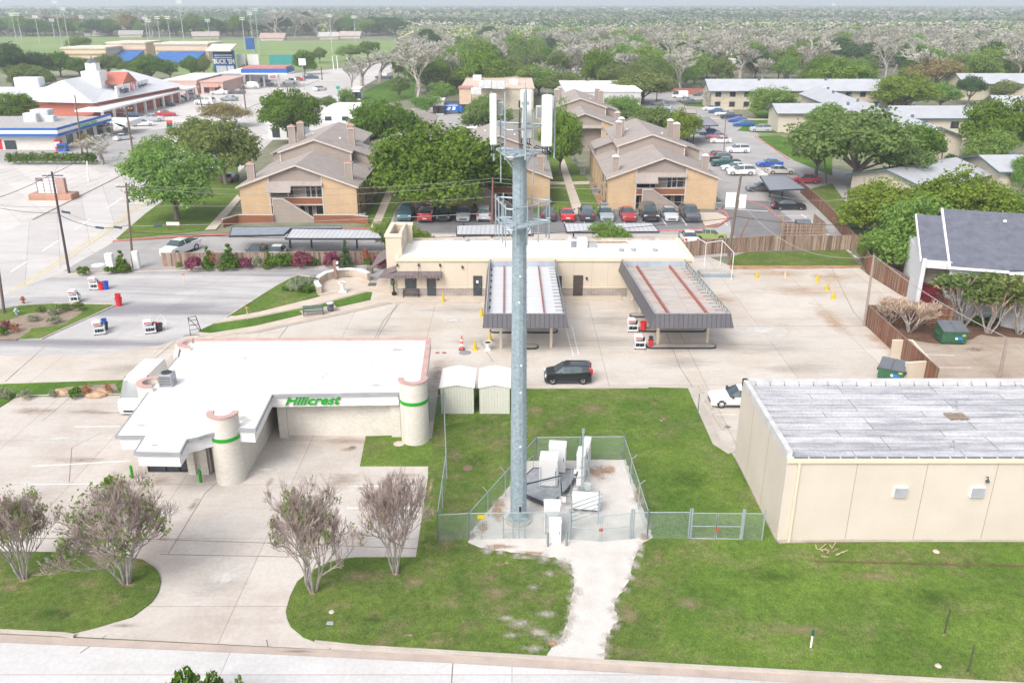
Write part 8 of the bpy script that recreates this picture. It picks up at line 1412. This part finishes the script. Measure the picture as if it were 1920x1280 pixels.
TR = [  # kind, x, base y, top y, width, label
('crape', 45, 1086, 915, 140, 'bare crape myrtle with grey twigs at the left edge of the near lawn', 0), ('crape', 238, 1094, 880, 215, 'largest bare crape myrtle with tufts of olive leaves on the near left lawn', 1), ('crape', 588, 1110, 900, 150, 'bare crape myrtle at the rounded tip of the middle lawn', 3), ('crape', 742, 1075, 872, 150, 'leafless crape myrtle behind the rounded lawn tip beside the parking lines', 2),
('crapetan', 1662, 612, 550, 66, 'bare tan crape myrtle inside the fence corner, left'), ('crapetan', 1706, 622, 552, 84, 'bare tan crape myrtle on the mulch bed, pale trunks'), ('crapeleaf', 1806, 610, 505, 82, 'leafy crape myrtle before the white house, nearest the red stairs'), ('crapeleaf', 1852, 624, 512, 84, 'leafy crape myrtle before the white house, second from the stairs'), ('crapeleaf', 1910, 626, 512, 76, 'leafy crape myrtle before the white house at the right edge'),
('light', 333, 412, 262, 205, 'wide pale green tree on the lawn left of the left apartment'), ('olive', 424, 345, 212, 150, 'olive oak behind the left apartment lawn'), ('light', 300, 340, 245, 100, 'pale green tree behind the wide pale one at the road'), ('olive', 372, 300, 216, 95, 'green oak left of the olive oak'), ('brown', 422, 238, 188, 105, 'brownish twiggy tree top above the olive oak'), ('oak', 548, 272, 158, 118, 'round green tree behind the left apartment chimneys'), ('olive', 616, 210, 178, 45, 'small round tree right of the road bend'), ('light', 653, 206, 164, 42, 'small green tree beside the white corner building'), 
('oak', 728, 305, 178, 145, 'dark green tree behind and left of the great green tree'), ('oak', 832, 398, 212, 262, 'great dense green tree before the hidden middle apartment'), ('oak', 758, 372, 250, 120, 'left shoulder tree of the great green tree'), ('oak', 905, 385, 262, 110, 'right shoulder tree of the great green tree by the tower'), ('yell', 1050, 330, 185, 92, 'tall narrow tree between tower and right apartment'), ('olive', 912, 270, 185, 95, 'olive tree between the great green tree and the antenna'), ('light', 905, 235, 175, 65, 'pale blossoming tree beside the tan roofed building'),
('olive', 1600, 352, 186, 258, 'big oak behind the transformer pole'), ('olive', 1530, 330, 215, 120, 'left half crown beside the big oak'), ('oak', 1690, 345, 222, 130, 'right half crown beside the big oak near the shuttered gable'), ('yell', 1655, 455, 322, 190, 'bright green tree over the brown fence, nearest'), ('light', 1710, 520, 355, 205, 'bright green tree leaning over the long brown fence'), ('yell', 1790, 455, 300, 200, 'bright green tree behind the white house roof'), ('light', 1870, 450, 335, 150, 'bright green tree at the right end of the slate roof'), ('yell', 1620, 430, 330, 110, 'small bright green crown above the plank fence bend'), ('light', 1640, 500, 425, 90, 'low bushy tree at the fence corner'),
('oak', 1868, 312, 172, 150, 'green tree at the right edge beside the shuttered gable'), ('light', 1845, 330, 235, 100, 'pale green tree before the grey wing at right'), ('light', 1915, 365, 285, 70, 'small green tree at the right edge before the cream gable'), ('yell', 1572, 188, 105, 135, 'umbrella shaped yellow green tree over the stone apartment roof'), ('yell', 1690, 212, 128, 135, 'yellow green tree behind the long grey roof'), ('brown', 1748, 178, 104, 130, 'brownish oak on the skyline of roofs at right'), ('dark', 1628, 200, 142, 62, 'bluish evergreen between two yellow green trees'), ('light', 1762, 205, 150, 80, 'pale green tree right of the yellow green one'), ('olive', 1880, 190, 148, 60, 'rounded olive tree at the right above the roofs'), ('dark', 1815, 196, 140, 60, 'dark tree between the brownish oak and the right edge'),
('light', 1448, 222, 158, 118, 'pale green tree before the stone apartment'), ('light', 1545, 255, 188, 80, 'pale green tree above the big oak'), ('bare', 1325, 205, 168, 24, 'small bare tree at the stone apartment corner'), ('light', 1170, 235, 175, 95, 'grey green tree between hall and right apartment'), ('olive', 1232, 268, 195, 100, 'olive tree touching the right apartment roof'), ('yell', 1276, 275, 200, 82, 'yellow green tree behind the right apartment chimneys'), ('olive', 1205, 195, 128, 128, 'dome shaped olive tree behind the white hall'), ('oak', 1122, 175, 88, 76, 'tall dark green tree on the wood edge at centre right'), ('yell', 1142, 172, 122, 44, 'bright green tree at the foot of the tall dark one'),
('yell', 905, 178, 78, 118, 'yellow green tree above the tan roofed building'), ('olive', 955, 175, 105, 80, 'olive tree right of the yellow green one'), ('bare', 782, 186, 88, 105, 'large grey bare tree by the lawn verge'), ('bare', 682, 165, 100, 80, 'grey bare tree beside the road bend, nearest'), ('bare', 712, 155, 92, 70, 'grey bare tree beside the road bend, farther'), ('bare', 662, 172, 118, 45, 'thin bare tree at the road bend'), ('olive', 750, 185, 140, 40, 'dark bush like tree at the corner of the lawn verge'), ('light', 830, 195, 150, 60, 'pale green thicket left of the tan roofed building'), ('light', 800, 215, 175, 70, 'pale green thicket left of the blue truck'), ('olive', 860, 175, 125, 60, 'olive thicket by the tan roof corner'), ('light', 1010, 180, 118, 90, 'pale green tree behind the tower top'), ('olive', 1055, 185, 130, 80, 'olive tree right of the tower top'), ('olive', 1100, 190, 150, 60, 'low olive tree before the tall dark green tree'),
('oak', 285, 152, 100, 85, 'round dark green tree behind the hardware store roof'), ('oak', 250, 150, 112, 50, 'green tree left of the round dark one'), ('oak', 360, 145, 103, 42, 'round green tree before the blue seats'), ('olive', 384, 145, 105, 30, 'thin green tree beside the blue scoreboard'), ('dark', 25, 165, 78, 80, 'dark cedar like tree at the left edge'), ('dark', 75, 160, 95, 70, 'dark tree behind the left store roof'), ('oak', 115, 145, 95, 70, 'bright green tree before the low tan wall'), ('olive', 50, 168, 118, 75, 'olive tree behind the flat roofed store'), ('olive', 80, 170, 125, 60, 'greyish tree behind the flat roofed store'), ('oak', 150, 145, 105, 55, 'green tree left of the cupola'), ('olive', 205, 142, 100, 60, 'olive tree right of the cupola'), ('oak', 30, 240, 170, 85, 'green tree at the left edge above the blue striped store'), ('light', 15, 215, 172, 60, 'pale green tree at the left edge behind the striped store'), ('bare', 190, 308, 255, 78, 'bare twiggy tree at the end of the hedge'), ('brown', 165, 290, 248, 45, 'brownish shrub tree beside the convenience store'), ('light', 320, 150, 112, 40, 'small green tree behind the small shops'), ('yell', 465, 140, 112, 28, 'small yellow green tree before the banner panels'), ('light', 413, 140, 118, 30, 'small olive tree before the scoreboard'), ('oak', 572, 140, 92, 48, 'dark green tree beyond the far fuel canopy'), ('light', 655, 115, 82, 55, 'green tree at the far end of the road, left'), ('oak', 690, 110, 76, 50, 'green tree at the far end of the road, right'), ('olive', 600, 118, 88, 30, 'small grey tree near the traffic poles'), ('yell', 150, 95, 65, 52, 'olive tree alone in the far field'),
('yell', 772, 500, 412, 105, 'bright green bush tree behind the pylon'), ('light', 722, 470, 410, 52, 'small green tree left of the pylon top'), ('light', 1142, 480, 408, 92, 'green tree rising behind the wash office roof'), ('oak', 1700, 90, 60, 10, 'x')]
for a in TR[:-1]: plant(*a[:6], v=a[6] if len(a) > 6 else None)
for i, (px, w_) in enumerate([(352, 70), (400, 55), (455, 30)]): plant('shrub', px, 1355, [1236, 1243, 1254][i], w_*1.3, ['leafy shrub rising at the bottom edge, left', 'leafy shrub rising at the bottom edge, middle', 'leafy shrub barely rising at the bottom edge, right'][i], v=0)
plant('shrub', -6, 960, 868, 30, 'green shrub at the left edge beside the parking lot'); plant('shrub', 208, 920, 885, 34, 'green shrub beside the glazed corner walk')
for a in [('clipped', 1828, 610, 588, 30, 'clipped dark shrub under the white house window'), ('clipped', 1860, 608, 590, 34, 'clipped dark shrub between two leafy crape myrtles'), ('clipped', 1783, 304, 286, 30, 'round clipped bush beside the leaning lamp pole'),
    ('shrub', 157, 515, 497, 28, 'round shrub at the foot of the leaning pole'), ('shrub', 208, 512, 496, 26, 'round shrub left of the conical one'), ('coneg', 231, 510, 468, 34, 'conical green shrub beside the spliced pole'), ('purple', 365, 507, 475, 36, 'purple shrub at the left end of the grey fence'), ('coneg', 392, 505, 462, 26, 'green conical shrub beside the first purple one'), ('rust', 398, 504, 465, 22, 'rust coloured shrub by the grey fence'), ('coneg', 432, 504, 455, 44, 'tall green shrub right of the rust coloured one'), ('purple', 462, 503, 480, 34, 'dull purple shrub, second along the fence'), ('sage', 483, 503, 476, 24, 'grassy clump along the fence'), ('coneg', 505, 502, 468, 26, 'narrow green shrub in the middle of the fence'), ('shrub', 530, 502, 470, 50, 'wide green shrub in the middle of the fence'), ('rust', 549, 501, 474, 18, 'small rust shrub left of the third purple one'), ('purple', 568, 501, 466, 46, 'purple shrub, third along the fence'), ('shrub', 588, 500, 478, 22, 'small green shrub between two purple ones'), ('purple', 622, 500, 466, 38, 'purple shrub, fourth along the fence'), ('cone', 650, 502, 450, 28, 'dense dark conical shrub before the fence'), ('rust', 688, 500, 458, 24, 'rust coloured shrub near the pylon'), ('clipped', 690, 502, 480, 20, 'low round dark shrub before the last rust one'), ('purple', 712, 502, 476, 32, 'purple shrub beside the pylon'), ('shrubo', 338, 505, 488, 16, 'tiny shrub at the fence end'),
    ('sage', 560, 545, 515, 44, 'silvery grass clump behind the curved wall, left'), ('sage', 585, 540, 512, 38, 'silvery grass clump touching the curved wall'), ('shrub', 575, 547, 530, 40, 'low green shrub under the silvery clumps'), ('shrub', 535, 545, 535, 16, 'small low green mound in the triangular lawn'),
    ('shrubo', 76, 585, 570, 22, 'small round shrub in the left island'), ('sage', 100, 590, 575, 28, 'pale clump in the middle of the left island'), ('shrubo', 120, 582, 566, 34, 'green shrub behind a wash cart'), ('shrubo', 148, 582, 562, 26, 'green shrub in front of the far wash cart'), ('sage', 62, 602, 587, 26, 'grey clump in the left island'), ('sage', 102, 607, 588, 30, 'dull purple grey clump in the left island'), ('purple', 12, 618, 598, 24, 'purple shrub at the left edge island'), ('rust', 30, 622, 602, 24, 'reddish shrub in the left island'), ('shrub', 5, 628, 608, 24, 'green shrub at the left edge of the island'),
    ('sage', 10, 745, 722, 36, 'grey clump at the left of the grass strip'), ('sage', 48, 748, 726, 28, 'grey clump in the grass strip'), ('sage', 100, 742, 728, 22, 'small grey clump in the grass strip'), ('shrub', 142, 744, 722, 30, 'green shrub between two boulders'), ('rust', 164, 742, 716, 24, 'rust shrub beside the boulder'), ('rust', 205, 738, 712, 16, 'small rust shrub near the van'), ('light', 245, 735, 700, 24, 'thin green sapling behind the van')]: plant(*a, z=.12)
for i, (px, py) in enumerate([(115, 738), (180, 742), (192, 737)]): m = MB(); m.lathe([(0, .55), (.4, .5), (.75, .25), (.8, 0)], 7); o = m.build('boulder', M('orange_boulder', (.50, .33, .22), var=.3, scale=3, fine=.2), loc=G(px, py, .1)); o.scale = (1.1, .6, .8); tag(o, ['orange boulder in the grass strip, left', 'orange boulder by the rust shrub', 'small orange boulder near the van'][i], 'boulder')
for i in range(13): plant('shrubo' if i % 3 else 'shrub', 22+i*12.5, 308, 284-(i % 2)*2, 26, 'hedge bush in the row before the convenience store', group='hedge bushes before the convenience store', z=.04)
sheet('mulch_bed', [(55, 590), (130, 576), (158, 584), (120, 610), (60, 618), (30, 640), (-40, 640), (-30, 615)], .125, M('pale_mulch', (.33, .26, .20), var=.2, fine=.35, rough=.95), rag=.15)
sheet('mulch_bed', [(90, 745), (125, 727), (215, 722), (225, 738), (180, 744)], .127, MATS['pale_mulch'], rag=.1)
sheet('shrub_bed', [(330, 508), (735, 499), (735, 494), (305, 498)], .055, c_mulch); sheet('gravel_corner', [(130, 512), (150, 495), (175, 482), (320, 480), (335, 505), (250, 509)], .058, M('tan_gravel', (.48, .36, .26), var=.15, fine=.3))
# woods: nearest belt as single trees
R9 = random.Random(11); belt = []
def okb(px, py):
    if px < 760 and 66 < py < 176: return False
    if px < 700 and py > 45: return False
    if 1300 < px < 1660 and py > 166: return False
    return True
WK = ['bare', 'bare', 'light', 'light', 'olive', 'bare', 'light', 'dark', 'olive', 'yell', 'bare', 'oak', 'olive']; n = 0
rows = [176, 168, 160, 152, 145, 138, 131, 125, 119, 113, 108, 103, 98, 94]
for ri, py in enumerate(rows):
    stepx = 62-ri*2.6
    x = 720+R9.uniform(0, 40)
    while x < 1960:
        px, pyy = x+R9.uniform(-14, 14), py+R9.uniform(-3, 3); x += stepx*R9.uniform(.8, 1.25)
        if not okb(px, pyy) or (py > 150 and (px < 1130 or px > 1660) and px < 1700 and not (760 < px < 860)) : continue
        p = G(px, pyy, 0); k = WK[int(R9.random()*len(WK))]
        if py < 150 and R9.random() < .42: k = 'bare'
        hh_ = R9.uniform(10, 16.5) if k in ('bare', 'dark', 'light') else R9.uniform(9, 13); ww = hh_*R9.uniform(.85, 1.25); n += 1
        zn = ['above the tan roofed building', 'beyond the tower top', 'above the white hall and apartments', 'above the stone apartment roof', 'above the long grey roofs', 'toward the right edge'][min(5, max(0, int((px-720)/200)))]+(', near edge of the wood' if py > 138 else ', middle of the wood' if py > 112 else ', far part of the wood')
        plant(k, 0, 0, 0, 0, {'bare': 'grey bare tree', 'light': 'pale green tree', 'olive': 'olive green tree', 'dark': 'dark evergreen', 'yell': 'yellow green tree', 'oak': 'fresh green tree'}[k]+' '+zn, group={'bare': 'grey bare trees of the wood', 'light': 'pale green trees of the wood', 'olive': 'olive green trees of the wood', 'dark': 'dark evergreens of the wood', 'yell': 'yellow green trees of the wood', 'oak': 'fresh green trees of the wood'}[k], loc=p, hw=(ww, hh_))
for i in range(62):
    px = -15+i*12.6+R9.uniform(-5, 5); p = G(px, R9.uniform(66, 70), 0); k = R9.choice(['oak', 'light', 'dark', 'bare', 'brown', 'olive', 'light', 'bare', 'oak', 'dark']) if px < 480 else R9.choice(['bare', 'bare', 'bare', 'light', 'dark'])
    plant(k, 0, 0, 0, 0, '%s tree in the row behind the playing fields' % {'bare': 'grey bare', 'light': 'pale green', 'olive': 'olive', 'dark': 'dark evergreen', 'brown': 'brownish', 'oak': 'fresh green'}[k], group='%s trees behind the playing fields' % k, loc=p, hw=(R9.uniform(17, 24), R9.uniform(14, 22)))
# far woodland as one mass
RN = np.random.default_rng(5); Nn = 27000
v = RN.uniform(0, 1, Nn); Dn = 560+(6200-560)*v**1.9; Xn = RN.uniform(-.66, .66, Nn)*Dn
b_, c_ = cT*Dn+sT*H, 0
pxn = 960+F*Xn/(Dn*cT+H*sT); pyn = 640-F*((Dn*sT-H*cT)/(Dn*cT+H*sT))
keep = ~((pxn < 760) & (pyn > 67)) & ~((pxn < 240) & (pyn < 26) & (RN.uniform(0, 1, Nn) < .75)) & ~((pxn < 700) & (Dn < 800) & (pyn > 67))
Xn, Dn = Xn[keep], Dn[keep]; Nn = len(Xn); big = np.clip(Dn/1400, 1, 3.2); Hn = RN.uniform(8, 12, Nn)*np.clip(big, 1, 1.3); Wn = Hn*RN.uniform(1.1, 1.8, Nn)*big**.7
def cell(x, y, s, k): q = np.sin(x/s*1.7+k)*np.cos(y/s*1.3-k)+np.sin((x+y)/s*.9+2*k); return q
pal = np.array([(.38, .35, .31), (.27, .29, .17), (.17, .25, .08), (.24, .31, .12), (.09, .15, .08), (.29, .35, .11), (.44, .41, .36)]); sc_ = cell(Xn, Dn, 120, 1.3)*.7+RN.normal(0, .6, Nn)+np.where(Dn > 1100, -.75, .15)
idx = np.select([sc_ < -1.1, sc_ < -.4, sc_ < .15, sc_ < .6, sc_ < .9, sc_ < 1.4], [4, 2, 0, 1, 6, 3], 5); col = pal[idx]*np.where(Dn > 1100, .82, 1.05)[:, None]*RN.uniform(.85, 1.15, (Nn, 1))
# low thicket under the nearest wood
nu = 2600; Du = RN.uniform(318, 640, nu); Xu = RN.uniform(-.1, .66, nu)*Du; pxu = 960+F*Xu/(Du*cT+H*sT); pyu = 640-F*((Du*sT-H*cT)/(Du*cT+H*sT)); ku = (pxu > 765) & ((pyu < 128) | ((pyu < 172) & (pxu > 765) & (pxu < 860)) | ((pyu < 165) & (pxu > 1010) & (pxu < 1110)))
Xn, Dn, Hn, Wn = np.r_[Xn, Xu[ku]], np.r_[Dn, Du[ku]], np.r_[Hn, RN.uniform(2.5, 7, ku.sum())], np.r_[Wn, RN.uniform(6, 11, ku.sum())]; col = np.r_[col, pal[RN.choice([0, 1, 6, 0, 2, 3], ku.sum())]*.8]
Qs, Cs = [], []
for lo, hi, per, lf in ((0, 900, 150, 1.25), (900, 1600, 80, 2.1), (1600, 9000, 34, 4.0)):
    s = (Dn >= lo) & (Dn < hi); m_ = s.sum(); dv = unit(RN.normal(0, 1, (m_*per, 3))); dv[:, 2] = np.abs(dv[:, 2])*1.05-.15; rad = RN.uniform(0, 1, (m_*per, 1))**.3
    W3 = np.repeat(np.c_[Wn[s]/2, Wn[s]/2, Hn[s]*.62], per, 0); c3 = np.repeat(np.c_[Xn[s], Dn[s], Hn[s]*.38], per, 0); ctr = c3+dv*rad*W3*(1+.22*np.sin(dv[:, :1]*7+c3[:, :1])*np.cos(dv[:, 1:2]*6))
    Qs.append(leaves(RN, ctr, dv*.5+[0, 0, 1.6], lf*np.repeat(np.clip(Wn[s]/12, .8, 3), per)[:, None], 1.2)); Cs.append(np.repeat(col[s], per, 0)*RN.uniform(.9, 1.1, (m_*per, 1)))
mf = bpy.data.materials.new('woodland_foliage'); mf.use_nodes = True; N, Lk = nodes(mf); at_ = N.new("ShaderNodeAttribute"); at_.attribute_name = 'tint'; Lk.new(at_.outputs['Color'], N["Principled BSDF"].inputs['Base Color']); N["Principled BSDF"].inputs['Roughness'].default_value = .95; N["Principled BSDF"].inputs['Specular IOR Level'].default_value = .1
wo = bpy.data.objects.new('woodland', mesh_np('woodland', np.concatenate(Qs), mf, np.concatenate(Cs))); C.objects.link(wo); tag(wo, 'mixed bare grey and green woodland reaching to the horizon', 'woodland', kind='stuff')
# haze
m = MB(); Rh = 14000; m.box(-Rh, -400, -1.2, Rh, 14200, 60)
hz = m.build('haze', bpy.data.materials.new('haze_air')); hm = hz.data.materials[0]; hm.use_nodes = True; N, Lk = nodes(hm); N.remove(N["Principled BSDF"]); pv = N.new("ShaderNodeVolumePrincipled"); pv.inputs['Color'].default_value = (.86, .94, 1, 1); pv.inputs['Density'].default_value = HAZE_D; pv.inputs['Anisotropy'].default_value = .1
Lk.new(pv.outputs[0], N["Material Output"].inputs['Volume']); hz['kind'] = 'stuff'; hz['label'] = 'thin pale blue haze softening the distance'
